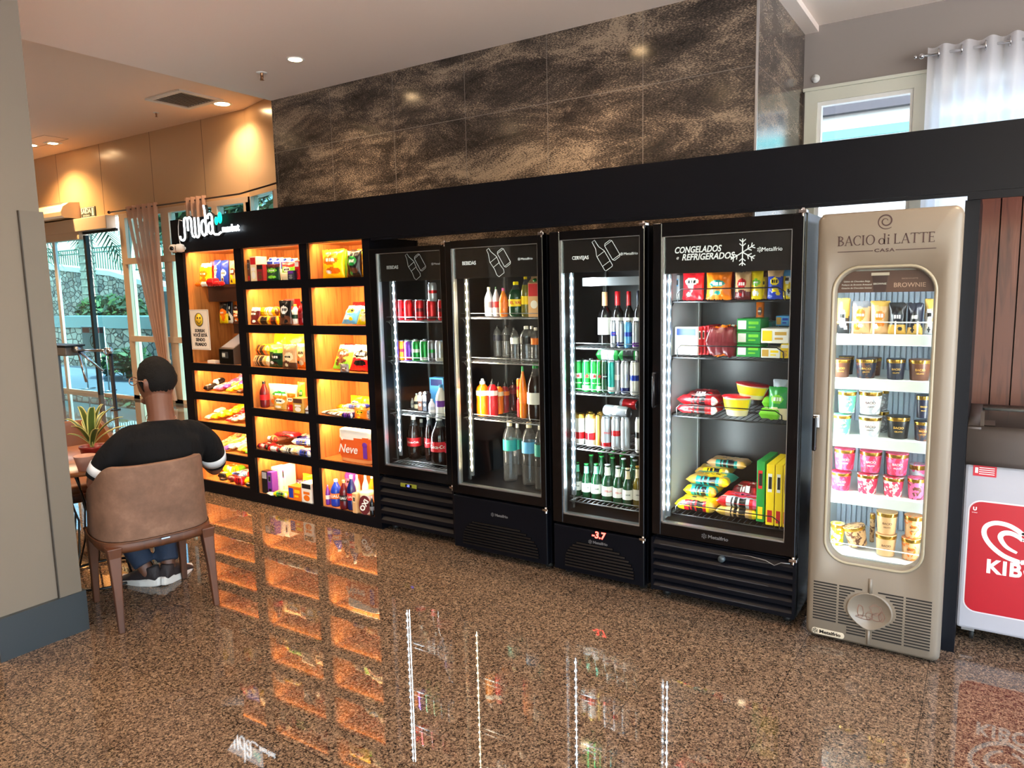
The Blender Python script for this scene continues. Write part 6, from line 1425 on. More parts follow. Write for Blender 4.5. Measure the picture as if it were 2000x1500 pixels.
def can(kind, w, h, cols, seed, kw):
    r = w / 2; c1, c2, c3 = cols; key = ('can', round(w, 3), round(h, 3), tuple(cols))
    if key not in _C:
        g = MB(); P = [(0, .006), (.7, 0), (.8, 0), (1, .05), (1, .2), (1, .42), (1, .58), (1, .86), (.86, .94), (.84, .955)]
        two = (0, 0, 0, 0, 0, 1, 0, 0, 0) if seed % 2 else (0, 0, 0, 1, 0, 0, 0, 0, 0)
        if c1 == 'gd' and c2 == 'w': two = (1, 1, 1, 1, 2, 1, 1, 0, 0)
        g.lathe([(a * r, b * h) for a, b in P], 20, mis=two)
        body = g.mesh('can', [mat('tin_' + c1, PAL[c1], .22, .45), mat('tin_' + c2, PAL[c2], .25, .3), mat('tin_r', PAL['r'], .25, .3)])
        g = MB(); g.lathe([(.84 * r, .955 * h), (.88 * r, .965 * h), (.88 * r, .985 * h), (.82 * r, 1 * h), (.76 * r, .97 * h), (0, .97 * h)], 20); g.box(-.2 * r, .2 * r, -.45 * r, .1 * r, .97 * h, .985 * h)
        lid = g.mesh('lid', metalm('s' if c1 != 'gd' else 'gd', .2)); _C[key] = (body, lid)
    body, lid = _C[key]
    o = link('soda_can' if kind == 'can' else 'tall_can', body); link('lid', lid, o)
    tx = None
    if kind == 'slim':
        if c1 == 'g': tx = ('Heineken', 'w')
        elif c1 == 's' and c2 == 'r': tx = ('STELLA', 'r')
        elif c1 == 'dg': tx = ('PAGEN', 'w')
        elif c1 == 's' and c2 == 'b': tx = ('BULL', 'pk')
        if c1 == 'g':
            if 'star' not in _C:
                g = MB(); v_ = []
                for k in range(10): a = R(90 + 36 * k); q = .014 if k % 2 == 0 else .006; v_.append((q * math.cos(a), q * math.sin(a)))
                g.prism(v_, -.0008, 0); _C['star'] = g.mesh('star', card('r'))
            link('star', _C['star'], o, (0, -r - .0004, h * .5))
    if tx: put_text(o, tx[0], w * .22, r + .0006, h * (.28 if c1 == 'g' else .5), card(tx[1]))
    return o
def tub(w, h, cols, seed):
    r = w / 2; c1, c2, c3 = cols; key = ('tub', round(w, 3), round(h, 3), tuple(cols))
    if key not in _C:
        m = mat('tub_' + c1 + c3, PAL[c1], .35)
        n, l, b = N(m)
        if not n.get('Noise Texture') and c3 in ('pk', 'br', 's', 'w', 'o'):
            tc = n.new('ShaderNodeTexCoord'); no = n.new('ShaderNodeTexNoise'); no.inputs['Scale'].default_value = 28; no.inputs['Distortion'].default_value = 2.2; no.inputs['Detail'].default_value = 1
            l.new(tc.outputs['Object'], no.inputs['Vector']); rr = ramp(n, l, no.outputs['Fac'], [(.5, PAL[c1]), (.55, PAL[c3])]); l.new(rr.outputs[0], b.inputs['Base Color'])
        g = MB(); g.lathe([(0, 0), (.8 * r, 0), (.83 * r, .02 * h), (.97 * r, .84 * h)], 26); body = g.mesh('tub', m)
        g = MB(); g.lathe([(.985 * r, .80 * h), (1.0 * r, .81 * h), (1.0 * r, .955 * h)], 26, mis=[0, 0]); g.mi = 1; g.lathe([(1.0 * r, .955 * h), (.99 * r, .985 * h), (.94 * r, .99 * h), (0, .985 * h)], 26)
        lid = g.mesh('lid', [metalm('gd', .22), m]); _C[key] = (body, lid)
    body, lid = _C[key]; o = link('ice_cream_tub', body); link('lid', lid, o)
    put_text(o, 'BACIO', w * .15, .9 * r + .0008, h * .5, card('gd' if c1 in ('k', 'nv', 'br') else 'w' if c1 == 'co' else 'br'))
    put_text(o, 'GELATO', w * .09, .87 * r + .0008, h * .33, card('gd' if c1 in ('k', 'nv', 'br') else 'w' if c1 == 'co' else 'br'))
    return o
def boxm(w, h, d, cols, seed, kw):
    key = ('box', round(w, 3), round(h, 3), round(d, 3), tuple(cols))
    c1, c2, c3 = cols
    if key not in _C:
        g = MB(); g.box(-w / 2, w / 2, 0, d, 0, h, 0, bev=min(.0025, w * .08)); g.mi = 1
        body = g.mesh('box', [card(c1), card(c2)])
        g = MB(); y = -.0006; rnd = random.Random(seed)
        if w > h * 1.2: g.box(-w * .45, -w * .1, y, 0, h * .15, h * .85, 0); g.box(0, w * .42, y, 0, h * .55, h * .78, 1); g.box(.0, w * .3, y, 0, h * .25, h * .38, 1)
        elif h > w * 3: g.box(-w * .3, w * .3, y, 0, h * .05, h * .25, 0); g.box(-w * .3, w * .22, y, 0, h * .55, h * .85, 1); g.box(-w * .2, w * .2, y * 1.6, y, h * .6, h * .8, 2)
        else:
            g.box(-w * .42, w * .42, y, 0, h * (.66 + .1 * rnd.random()), h * .95, 0); g.box(-w * .3, w * .3, y * 1.6, y, h * .42, h * .56, 1); P = [(w * .3 * math.cos(R(a)), h * .24 + h * .16 * math.sin(R(a))) for a in range(0, 360, 24)]; g.mi = 1; g.prism(P, y, 0)
        lab = g.mesh('label', [card(c2), card(c3), card('k')]); _C[key] = (body, lab)
    body, lab = _C[key]; o = link('food_box', body); link('label', lab, o); return o
def carton(w, h, d, cols, seed):
    key = ('carton', round(w, 3), round(h, 3), tuple(cols)); c1, c2, c3 = cols
    if key not in _C:
        g = MB(); w2 = w / 2; g.box(-w2, w2, 0, d, 0, h * .82, 0, bev=.0015); g.prism([(0, h * .82), (d, h * .82), (d * .55, h * .93), (d * .45, h * .93)][::-1], -w2, w2, 'x'); g.box(-w2, w2, d * .47, d * .53, h * .92, h * .98)
        body = g.mesh('carton', [card(c1)])
        g = MB(); g.box(-w2 * .92, w2 * .92, -.0007, 0, h * .5, h * .8, 0); P = [(w * .3 * math.cos(R(a)), h * .3 + w * .3 * math.sin(R(a))) for a in range(0, 360, 24)]; g.mi = 1; g.prism(P, -.0007, 0)
        g2 = MB(); g2.lathe([(.011, 0), (.011, .012), (0, .013)], 14)
        _C[key] = (body, g.mesh('label', [card(c2), card(c3)]), g2.mesh('cap', gloss('g' if c1 == 'tan' else c2)))
    a, b_, c = _C[key]; o = link('drink_carton', a); link('label', b_, o); link('cap', c, o, (0, d * .22, h * .86), (R(40), 0, 0)); return o

def build_item(i, row):
    kind, x, y, z, w, h, d, cols, lab, cat, name, grp, kw = row
    cols = cols.split(); 
    if len(cols) < 3: cols += ['w'] * (3 - len(cols))
    if cols == ['cola', 'red', 's']: cols = ['k', 'r', 'r']
    if '|' in lab: a, b_ = lab.split('|'); lab = a + ' ' + SUF[int(b_)]; suf = SUF[int(b_)]
    else: suf = 'at bottom of beer fridge'
    rnd = random.Random(i * 13 + 5); rz = rnd.uniform(-.06, .06)
    lean = kw.get('lean', 0.)
    dc = dict(bag='snack bag', pouch='pouch', lie='food pack', bar='candy bar', can='can', slim='can', pet='bottle', water='bottle', juice='bottle', beer='bottle', wine='bottle', spray='bottle', box='box', carton='carton', tub='tub', bowl='bowl', canlie='can', ballc='candy', tissue='toilet paper pack', pail='tub')
    if kind in ('bag', 'pouch'):
        dd = d or min(.06, max(.03, w * .4)); hh = h / math.cos(lean) if lean else h
        if kind == 'bag': hh *= .99
        o = link('snack_bag' if kind == 'bag' else 'snack_pouch', bag_mesh(w, hh, dd, cols, i, kind)); o.location = (x, y + dd / 2 + .002, z + .001); o.rotation_euler = (-lean - (.06 if kind == 'bag' else 0), 0, rz)
        if lean: o.location.z += dd * .15
    elif kind == 'lie':
        big = w > .09; L = d or .14
        o = link('food_pack', bag_mesh(L, w * .98, h, cols, i, 'loaf' if kw.get('name') == 'bread_bag' else 'bag', True) if False else bag_mesh(w, L, h * 1.0, cols, i, 'loaf' if kw.get('name') == 'bread_bag' else 'bag', True))
        o.location = (x, y, z + .001); o.rotation_euler = (0, 0, rz + kw.get('yaw', 0))
    elif kind == 'bar':
        o = link('candy_bar', bag_mesh(w * 1.15, d, h, cols, i % 5, 'loaf', True)); o.location = (x, y, z + .002); o.rotation_euler = (R(13), 0, R(-6 + (i * 37 % 9) - 4))
    elif kind in ('can', 'slim'): o = can(kind, w * .98, h, cols, i, kw); o.location = (x, y + w / 2, z); o.rotation_euler = (0, 0, R(35) if kind == 'slim' else rnd.uniform(0, 6))
    elif kind == 'canlie': o = can('slim', h, w * .95, cols, i, kw); o.location = (x - w * .47, y + .06, z + h / 2); o.rotation_euler = (0, R(90), R(-12))
    elif kind in PROF: o = bottle(kind, w * .97, h, cols, i, kw); o.location = (x, y + w / 2, z); o.rotation_euler = (0, 0, R(28))
    elif kind == 'tub': o = tub(w * .97, h, cols, i); o.location = (x, y + w / 2, z + (.012 if lean else 0)); o.rotation_euler = (0, -lean * 1.2, R(8))
    elif kind == 'bowl':
        r = w / 2; g = MB(); g.lathe([(0, 0), (r * .66, 0), (r * .7, .006), (r * .98, h * .9), (r * 1.02, h * .92)], 24, sy=.8); o = g.obj('noodle_bowl', [mat('bowl_' + cols[0], PAL[cols[0]], .35)])
        g = MB(); g.lathe([(r * 1.03, h * .9), (r * 1.03, h * .94), (r * .98, h * .97), (0, h * .97)], 24, sy=.8); g.obj('lid', [foil(cols[2])], o)
        g = MB(); n = 14
        for k in range(n):
            a0, a1 = R(-160 + 140 * k / n), R(-160 + 140 * (k + 1) / n); q0, q1 = r * .8 + .001, r * .95 + .0015
            g.quad([(q0 * math.cos(a0), .8 * q0 * math.sin(a0), h * .3), (q0 * math.cos(a1), .8 * q0 * math.sin(a1), h * .3), (q1 * math.cos(a1), .8 * q1 * math.sin(a1), h * .82), (q1 * math.cos(a0), .8 * q1 * math.sin(a0), h * .82)])
        g.obj('label', [card(cols[1])], o); o.location = (x, y + r * .8, z + (.012 if h < .08 and 'leaning' in lab else 0)); o.rotation_euler = (0, R(6) if 'leaning' in lab else 0, 0)
    elif kind == 'box': o = boxm(w * .98, h, d or .08, cols, i, kw); o.location = (x, y, z); o.rotation_euler = (0, 0, rz * .4)
    elif kind == 'carton': o = carton(w * .96, h, d or .07, cols, i); o.location = (x, y, z)
    elif kind == 'ballc':
        g = MB(); g.ball((0, 0, h / 2), (w * .42, w * .42, h / 2 / 1.0), n=12, m=8); g.lathe([(w * .1, h * .4), (w * .3, h * .2), (0, h * .25)], 8, (0, 0, 0)); o = g.obj('wrapped_sweet', [foil(cols[0])]); o.location = (x, y + w / 2, z)
        for v in o.data.vertices: v.co += noise.noise_vector(v.co * 60) * w * .06
    elif kind == 'tissue':
        g = MB(); nu, nv = 40, 30
        def P(u, v):
            a = 2 * math.pi * u; q = 5; cx = math.copysign(abs(math.cos(a)) ** (2 / q), math.cos(a)); cy = math.copysign(abs(math.sin(a)) ** (2 / q), math.sin(a))
            nn = noise.noise(Vector((cx * 4, cy * 4, v * 7))) * .006; b_ = 1 + .03 * abs(math.sin(v * math.pi * 3)) 
            e = math.sin(math.pi * v) ** .12 if 0 < v < 1 else .0
            return (cx * w / 2 * .97 * b_ * (.9 + .1 * e) + nn, d / 2 + cy * d / 2 * (.9 + .1 * e) + nn, v * h)
        g.grid(P, nu, nv, lambda u, v: 1 if v > .74 + .06 * math.sin(u * 25) else (0 if v > .12 else 2), closed_u=True); bmesh.ops.holes_fill(g.b, edges=[e for e in g.b.edges if e.is_boundary], sides=0)
        o = g.obj('toilet_paper_pack', [mat('tissue_orange', (228, 98, 42), .3), foil('w'), mat('tissue_tan', (232, 150, 90), .3)]); o.location = (x, y, z)
        text(o, 'Neve', .085, (-.05, -.012, h * .42), card('w'), shear=.3, bold=.001); g = MB()
        g.box(.1, .135, -.013, -.009, h * .2, h * .56); g.ball((.117, -.012, h * .6), (.024, .003, .02)); g.obj('badge', card('p'), o)
    elif kind == 'pail':
        r = w / 2; g = MB(); g.lathe([(0, 0), (.92 * r, 0), (.95 * r, .02 * h), (r, .82 * h)], 24); o = g.obj('stain_remover_tub', [gloss('w')]); g = MB(); g.lathe([(1.05 * r, .82 * h), (1.06 * r, .93 * h), (.9 * r, .96 * h), (0, .96 * h)], 24); g.obj('lid', [gloss('c')], o)
        g = MB(); P = [(.042 * math.cos(R(a)), .07 * math.sin(R(a)) + h * .42) for a in range(0, 360, 18)]
        g.prism([(a, b_) for a, b_ in P], -r - .003, -r + .004); g.obj('label', [card('m')], o); text(o, 'OXI', .05, (0, -r - .005, h * .42), card('w'), bold=.002, rot=(0, R(-60), 0)); o.location = (x, y + r, z); o.rotation_euler = (0, 0, R(20))
    if name and kind != 'pet': o.name = name
    tag(o, lab, cat or dc[kind], grp or ('%s %s' % ({'bag': 'snack bags', 'pouch': 'snack bags', 'lie': 'flat packs', 'bar': 'candy bars', 'box': 'boxes', 'can': 'cans', 'slim': 'tall cans', 'tub': 'ice cream tubs', 'carton': 'cartons', 'beer': 'beer bottles', 'wine': 'wine bottles', 'water': 'water bottles', 'bowl': 'bowls', 'ballc': 'sweets'}.get(kind, 'bottles'), suf)))
    return o
for _i, _r in enumerate(ITEMS): build_item(_i, _r)
# ---------------------------------------------------------------- chair, table, plant, person
SUEDE = mat('tan_suede', (122, 90, 72), .75)
def suede():
    n, l, b = N(SUEDE); tc = n.new('ShaderNodeTexCoord'); no = n.new('ShaderNodeTexNoise'); no.inputs['Scale'].default_value = 9; no.inputs['Detail'].default_value = 7; no.inputs['Roughness'].default_value = .65
    l.new(tc.outputs['Object'], no.inputs['Vector']); r = ramp(n, l, no.outputs['Fac'], [(.3, (92, 66, 51)), (.55, (114, 83, 66)), (.75, (136, 103, 84))]); l.new(r.outputs[0], b.inputs['Base Color'])
suede()
LEATHER = mat('brown_leather', (138, 84, 48), .4)
def build_chair(loc, rz, lab):
    t = thing('dining_chair', lab, 'chair', loc, (0, 0, rz))
    g = MB(); NU, NV = 44, 12
    def pth(u):                      # plan of the wrap-around back, u from -1 (left front) to 1
        a = u * 2.05; q = 3.0
        s, c = math.sin(a), math.cos(a)
        return math.copysign(abs(s) ** (2 / q), s), -math.copysign(abs(c) ** (2 / q), c)
    def zt(u): e = max(0, abs(u) - .42) / .58; return .815 - .26 * e ** 1.5
    def S(u, v, off):
        px, py = pth(u); zb = .438; z = zb + (zt(u) - zb) * v; w = .27 - .012 * v - off
        return (px * w, py * (.262 - off + .03 * v) + .0, z)
    V = g.grid(lambda u, v: S(2 * u - 1, v, 0), NU, NV); V2 = g.grid(lambda u, v: S(2 * u - 1, v, .03), NU, NV, lambda u, v: 1)
    g.sm = False; g.mi = 0
    for i in range(NU): g._f([V[NV][i], V[NV][i + 1], V2[NV][i + 1], V2[NV][i]]); g._f([V[0][i], V2[0][i], V2[0][i + 1], V[0][i + 1]])
    for j in range(NV): g._f([V[j][0], V[j + 1][0], V2[j + 1][0], V2[j][0]]); g._f([V[j][NU], V2[j][NU], V2[j + 1][NU], V[j + 1][NU]])
    bk = g.obj('backrest', [SUEDE, LEATHER], t); m = bk.modifiers.new('b', 'BEVEL'); m.width = .009; m.segments = 3; m.limit_method = 'ANGLE'
    g = MB(); pts = [S(2 * k / 40 - 1, 0, -.004) for k in range(41)]; g.tube([(x, y, z - .002) for x, y, z in pts], .004, 6); g.obj('piping', mat('piping_brown', (84, 50, 30), .5), bk)
    g = MB(); P = [(x * .232, y * .215) for x, y in [(math.copysign(abs(math.cos(R(a))) ** .5, math.cos(R(a))), math.copysign(abs(math.sin(R(a))) ** .5, math.sin(R(a)))) for a in range(0, 360, 10)]]
    rr = []
    g.sm = True
    for s_, z in ((.93, .425), (1, .435), (1.0, .462), (.96, .478), (.8, .486), (.0001, .49)): rr.append([g.b.verts.new((x * s_, y * s_ + .03, z)) for x, y in P])
    for a, b_ in zip(rr, rr[1:]):
        for k in range(len(P)): g._f([a[k], a[(k + 1) % len(P)], b_[(k + 1) % len(P)], b_[k]])
    g._f(rr[0]); g.obj('seat', LEATHER, t)
    g = MB(); ro = []
    for s_, z in ((1.13, .385), (1.16, .40), (1.16, .43), (1.13, .437)): ro.append([g.b.verts.new((x * s_, y * s_ * 1.08 + .01, z)) for x, y in P])
    g.sm = True
    for a, b_ in zip(ro, ro[1:]):
        for k in range(len(P)): g._f([a[k], a[(k + 1) % len(P)], b_[(k + 1) % len(P)], b_[k]])
    g._f(ro[0]); g._f(ro[-1][::-1]); g.obj('seat_frame', WOODL, t)
    for sx in (-1, 1):
        for sy, yt, yb in ((-1, -.215, -.262), (1, .225, .245)):
            g = MB(); x0, x1 = sx * .222, sx * .228
            def ring(x, y, z, a): return [g.b.verts.new((x + p * a, y + q * a, z)) for p, q in ((-1, -1), (1, -1), (1, 1), (-1, 1))]
            r_ = [ring(x1, yb, 0, .014), ring((x0 + x1) / 2, (yt + yb) / 2, .22, .020), ring(x0, yt, .37, .028), ring(x0, yt, .42, .034)]
            for a, b_ in zip(r_, r_[1:]):
                for k in range(4): g._f([a[k], a[(k + 1) % 4], b_[(k + 1) % 4], b_[k]])
            g._f(r_[0][::-1]); g._f(r_[-1]); o = g.obj('leg', WOODL, t); m = o.modifiers.new('b', 'BEVEL'); m.width = .005; m.segments = 2
    MB().box(-.02, .02, -.288, -.284, .428, .434).obj('zip_pull', CHROME, t)
    return t
RZ = R(74.9)
build_chair((-3.66, 2.06, 0), RZ, 'tan suede chair with walnut legs, the person sits in it')
build_chair((-4.86, 2.28, 0), RZ + R(180), 'matching tan chair on the far side of the small table')

TX, TY = -4.29, 2.135
tb = thing('wire_base_table', 'small round table on black wire cage base before the person', 'table', (TX, TY, 0))
MB().lathe([(0, .695), (.42, .695), (.435, .70), (.435, .716), (.43, .72), (0, .72)], 48).obj('tabletop', wood('table_wood', (150, 92, 52), (110, 62, 34), 16, .3), tb)
WIRE = mat('black_wire', (12, 12, 13), .35)
g = MB()
for k in range(14):
    a = R(360 / 14 * k); g.tube([(r_ * math.cos(a + t_), r_ * math.sin(a + t_), z) for r_, z, t_ in ((.26, .69, 0), (.2, .55, .04), (.15, .38, .08), (.17, .2, .1), (.25, .01, .12))], .0055, 6)
g.obj('wire_rod', WIRE, tb)
g = MB()
for r_, z in ((.26, .688), (.25, .012)): g.tube([(r_ * math.cos(R(a)), r_ * math.sin(R(a)), z) for a in range(0, 360, 8)], .008, 6, closed=True)
g.obj('ring', WIRE, tb)
# pots and plant
pp = MB().lathe([(0, 0), (.034, 0), (.052, .075), (.055, .08), (.048, .08), (.03, .01), (0, .01)], 24).obj('plant_pot', [mat('pink_clay', (220, 170, 150), .5)], None, (-3.975, 1.925, .72)); tag(pp, 'small empty pale pink pot on the table edge by the pillar', 'pot')
pt = thing('potted_plant', 'variegated striped plant in a red pot on the small table', 'potted plant', (-4.10, 2.03, .72))
MB().lathe([(0, 0), (.045, 0), (.06, .085), (.065, .09), (.065, .1), (.056, .1), (.05, .085), (0, .08)], 24).obj('pot', mat('red_pot', (150, 40, 34), .35), pt)
MB().lathe([(0, .086), (.052, .084)], 16).obj('soil', mat('soil', (50, 34, 24), .9), pt)
LG = mat('leaf_green', (74, 92, 38), .35); LY = mat('leaf_cream', (214, 206, 120), .35)
cr_ = Vector((.836, .548, 0)); cf_ = Vector((-.548, .836, 0))
lv = [(-.135, .16, .0, .03), (-.065, .225, .02, .034), (.034, .225, -.02, .04), (.05, .23, .06, .034), (.126, .215, .03, .03), (.185, .165, .0, .03), (-.10, .085, -.05, .03), (.10, .12, -.1, .03), (-.03, .14, -.12, .03), (-.1, .13, .1, .028), (.03, .18, .12, .03), (.15, .1, .09, .026)]
for k, (dx, dz, dy, w) in enumerate(lv):
    g = MB(); tip = cr_ * dx + cf_ * dy; hz = tip.normalized(); sd = Vector((-hz.y, hz.x, 0))
    def lf(u, v):
        p = tip * (v ** 1.25) * 1.0; z = .09 + dz * (1 - (1 - v) ** 1.7); ww = w * (.35 + .9 * math.sin(math.pi * min(1, v * .95 + .05)) ** .8) * (1 if v < .99 else .1)
        q = p + sd * (u - .5) * ww; return (q.x, q.y, z + abs(u - .5) * ww * .35)
    g.grid(lf, 6, 14, lambda u, v: 1 if abs(u - .5) > .3 else 0); o = g.obj('leaf', [LG, LY], pt); m = o.modifiers.new('s', 'SOLIDIFY'); m.thickness = .0015

# ---- the person; local +y is the way he faces
def limb(g, pts, radii, n=16, up=None):
    P = [Vector(p) for p in pts]; out = []; rr = []
    for i in range(len(P) - 1):
        for k in range(4):
            t = k / 4; p0, p1, p2, p3 = P[max(0, i - 1)], P[i], P[i + 1], P[min(len(P) - 1, i + 2)]
            out.append(.5 * ((2 * p1) + (p2 - p0) * t + (2 * p0 - 5 * p1 + 4 * p2 - p3) * t * t + (-p0 + 3 * p1 - 3 * p2 + p3) * t ** 3))
            a, b_ = radii[i], radii[i + 1]; a = a if isinstance(a, tuple) else (a, a); b_ = b_ if isinstance(b_, tuple) else (b_, b_); s_ = t * t * (3 - 2 * t)
            rr.append((a[0] + (b_[0] - a[0]) * s_, a[1] + (b_[1] - a[1]) * s_))
    out.append(P[-1]); q = radii[-1]; rr.append(q if isinstance(q, tuple) else (q, q))
    g.tube(out, rr, n, up=up)
def remesh(o, vox, sm=3, fac=.6):
    m = o.modifiers.new('r', 'REMESH'); m.mode = 'VOXEL'; m.voxel_size = vox; m.use_smooth_shade = True
    m = o.modifiers.new('s', 'SMOOTH'); m.iterations = sm; m.factor = fac
SKIN = mat('skin', (98, 60, 44), .5); SKIN.node_tree.nodes['Principled BSDF'].inputs['Subsurface Weight'].default_value = .05
pe = thing('person', 'person in black t-shirt with white sleeve bands sitting with back turned', 'person', (-3.66, 2.10, 0), (0, 0, RZ))
CXN = .05
torso = [(0, -.06, .485), (.005, -.065, .56), (.02, -.07, .66), (.035, -.07, .78), (.045, -.065, .87), (.05, -.06, .93), (.052, -.055, .975)]
trad = [(.13, .175), (.125, .172), (.115, .165), (.125, .19), (.115, .205), (.085, .17), (.06, .09)]
head_c = Vector((.062, .0, 1.178)); HT = R(30)
def headpt(u, v, sc=1.0, add=0.):
    a = 2 * math.pi * u; b_ = math.pi * (v - .5); x = math.sin(a) * math.cos(b_); y = math.cos(a) * math.cos(b_); z = math.sin(b_)
    rx, ry, rz = .082, .102, .128
    jaw = max(0, -z); rx *= 1 - .22 * jaw; yy = y * ry * (1 - .12 * jaw) + (.012 * jaw if y > 0 else .02 * jaw)
    if y > .9 and -.28 < z < .02: yy += .014 * (1 - abs(x) / .4) * (1 if abs(x) < .4 else 0)
    p = Vector((x * (rx + add), yy + (add * y), z * (rz + add))) * sc
    return p
RH = Matrix.Rotation(HT, 3, 'Z')
g = MB(); limb(g, torso, trad, 20, up=(0, 1, 0))
limb(g, [(.055, -.055, .95), (.058, -.045, 1.02), (.062, -.015, 1.10)], [(.078, .078), (.066, .064), (.068, .066)], 16, up=(0, 1, 0))
g.grid(lambda u, v: head_c + RH @ headpt(u, v), 32, 20, closed_u=True)
bmesh.ops.holes_fill(g.b, edges=[e for e in g.b.edges if e.is_boundary], sides=0)
def hp(x, y, z): return head_c + RH @ Vector((x, y, z))
for s_ in (-1, 1):
    limb(g, [hp(s_ * .076, -.005, -.035), hp(s_ * .087, -.018, -.01), hp(s_ * .09, -.022, .015), hp(s_ * .082, -.01, .03)], [(.007, .011), (.007, .017), (.006, .018), (.005, .009)], 10)
g.ball(hp(0, .108, -.015), (.012, .014, .018)); limb(g, [hp(0, .098, .03), hp(0, .112, -.008)], [(.008, .009), (.012, .012)], 8)
limb(g, [hp(-.022, .093, -.06), hp(0, .1, -.058), hp(.022, .093, -.06)], [.004, .008, .004], 8); g.ball(hp(0, .08, -.1), (.025, .022, .02))
arms = {-1: [(-.125, -.06, .90), (-.19, -.05, .835), (-.235, -.02, .76), (-.262, .0, .70), (-.22, .13, .735), (-.13, .26, .762), (-.105, .3, .765)],
        1: [(.225, -.06, .89), (.287, -.04, .82), (.33, .02, .73), (.352, .07, .655), (.32, .17, .70), (.2, .27, .765), (.165, .3, .768)]}
for s_, A in arms.items():
    limb(g, A, [(.055, .055), (.054, .054), (.046, .048), (.042, .042), (.04, .042), (.028, .03), (.022, .031)], 14)
    w = Vector(A[-1]); d_ = Vector((-s_ * .75, .65, 0)).normalized(); sd = Vector((-d_.y, d_.x, 0)) * s_
    limb(g, [w - d_ * .01, w + d_ * .035, w + d_ * .085], [(.018, .030), (.019, .040), (.015, .040)], 12, up=(0, 0, 1))
    for f_, (o_, ln) in enumerate(((-.030, .062), (-.010, .075), (.010, .072), (.030, .055))):
        b0 = w + d_ * .083 + sd * o_; limb(g, [b0 - d_ * .01, b0 + d_ * ln * .5 + Vector((0, 0, .004)), b0 + d_ * ln * .85 + Vector((0, 0, -.012)), b0 + d_ * ln + Vector((0, 0, -.022))], [.0088, .0085, .0078, .006], 8)
    b0 = w + d_ * .02 - sd * .032; limb(g, [b0, b0 - sd * .022 + d_ * .025, b0 - sd * .02 + d_ * .06 + Vector((0, 0, -.008))], [.011, .0098, .008], 8)
hips = [(-.09, -.03, .535), (.10, -.03, .535)]; legp = {0: [(-.085, -.04, .545), (-.1, .18, .555), (-.11, .40, .52), (-.06, .37, .3), (.0, .29, .1)], 1: [(.095, -.04, .545), (.12, .18, .555), (.14, .40, .52), (.13, .34, .3), (.115, .26, .1)]}
lrad = [(.085, .085), (.078, .078), (.056, .058), (.05, .052), (.036, .038)]
for k in (0, 1): limb(g, legp[k] + [(legp[k][-1][0], legp[k][-1][1], .07)], lrad + [(.034, .036)], 14)
bd = g.obj('body', SKIN, pe); remesh(bd, .0055, 3)
# eyes, hair, glasses, chain
for s_ in (-1, 1):
    MB().ball(tuple(hp(s_ * .03, .088, .012)), .0125, n=12, m=8).obj('eye', mat('eye_white', (230, 225, 220), .2), pe)
g = MB()
def hair(u, v):
    a = 2 * math.pi * u; cut = .385 if math.cos(a) < .2 else .385 + .27 * min(1, (math.cos(a) - .2) / .55)
    vv = cut + (1 - cut) * v; e = .012 * min(1, v * 4); e += .004 * noise.noise(Vector((math.sin(a) * 9, math.cos(a) * 9, vv * 22)))
    return head_c + RH @ headpt(u, vv, 1, e - .002)
g.grid(hair, 64, 26, closed_u=True); bmesh.ops.holes_fill(g.b, edges=[e for e in g.b.edges if e.is_boundary], sides=0)
g.obj('hair', bump(mat('dark_hair', (13, 10, 9), .8, 0, .2), 220, 1.0, .004, 6), pe)
g = MB()
for s_ in (-1, 1):
    g.tube([hp(s_ * .036 + .026 * math.cos(R(a)), .118, .008 + .021 * math.sin(R(a))) for a in range(0, 360, 15)], .0026, 6, closed=True)
    g.tube([hp(s_ * .064, .115, .016), hp(s_ * .09, .06, .018), hp(s_ * .096, -.005, .018), hp(s_ * .09, -.025, -.008)], .0026, 6)
g.tube([hp(-.01, .119, .012), hp(0, .121, .016), hp(.01, .119, .012)], .0018, 6)
g.obj('glasses', mat('glasses_frame', (190, 150, 130), .2, .7), pe)
MB().tube([(.056 + .072 * math.sin(R(a)), -.052 + .071 * math.cos(R(a)), .995 + .012 * math.cos(R(a + 180)) * -1 * (1 if math.cos(R(a)) < 0 else 2.2)) for a in range(0, 360, 12)], .0018, 6, closed=True).obj('necklace', mat('silver_chain', (215, 205, 195), .2, .9), pe)
# t-shirt
TEE = bump(mat('black_cotton', (9, 8, 10), .9, 0, .2), 16, .9, .02, 4, stretch=(1, 1, .3))
g = MB(); t2 = [(0, -.06, .47)] + torso[1:]
limb(g, t2[:-1] + [(.053, -.052, .982)], [(.148, .192), (.145, .19), (.137, .184), (.143, .205), (.132, .218), (.102, .185), (.078, .085)], 24, up=(0, 1, 0))
for s_, A in arms.items():
    B_ = [Vector(a) for a in A]; e_ = B_[2] + (B_[3] - B_[2]) * .58
    limb(g, [B_[0] + Vector((-s_ * .09, 0, .018)), B_[0] + Vector((-s_ * .02, 0, .01)), B_[1], B_[2], e_], [(.06, .066), (.066, .07), (.068, .07), (.064, .066), (.062, .064)], 20)
ts = g.obj('t_shirt', TEE, pe); remesh(ts, .008, 4)
for s_, A in arms.items():
    B_ = [Vector(a) for a in A]; a_ = B_[2] + (B_[1] - B_[2]) * .28; b_ = B_[2] + (B_[3] - B_[2]) * .28
    g = MB(); g.tube([a_, a_ * .5 + b_ * .5, b_], [(.069, .071), (.068, .070), (.066, .068)], 28, caps=False); o = g.obj('sleeve_band', mat('white_band', (205, 208, 214), .8), pe); m = o.modifiers.new('s', 'SOLIDIFY'); m.thickness = .003
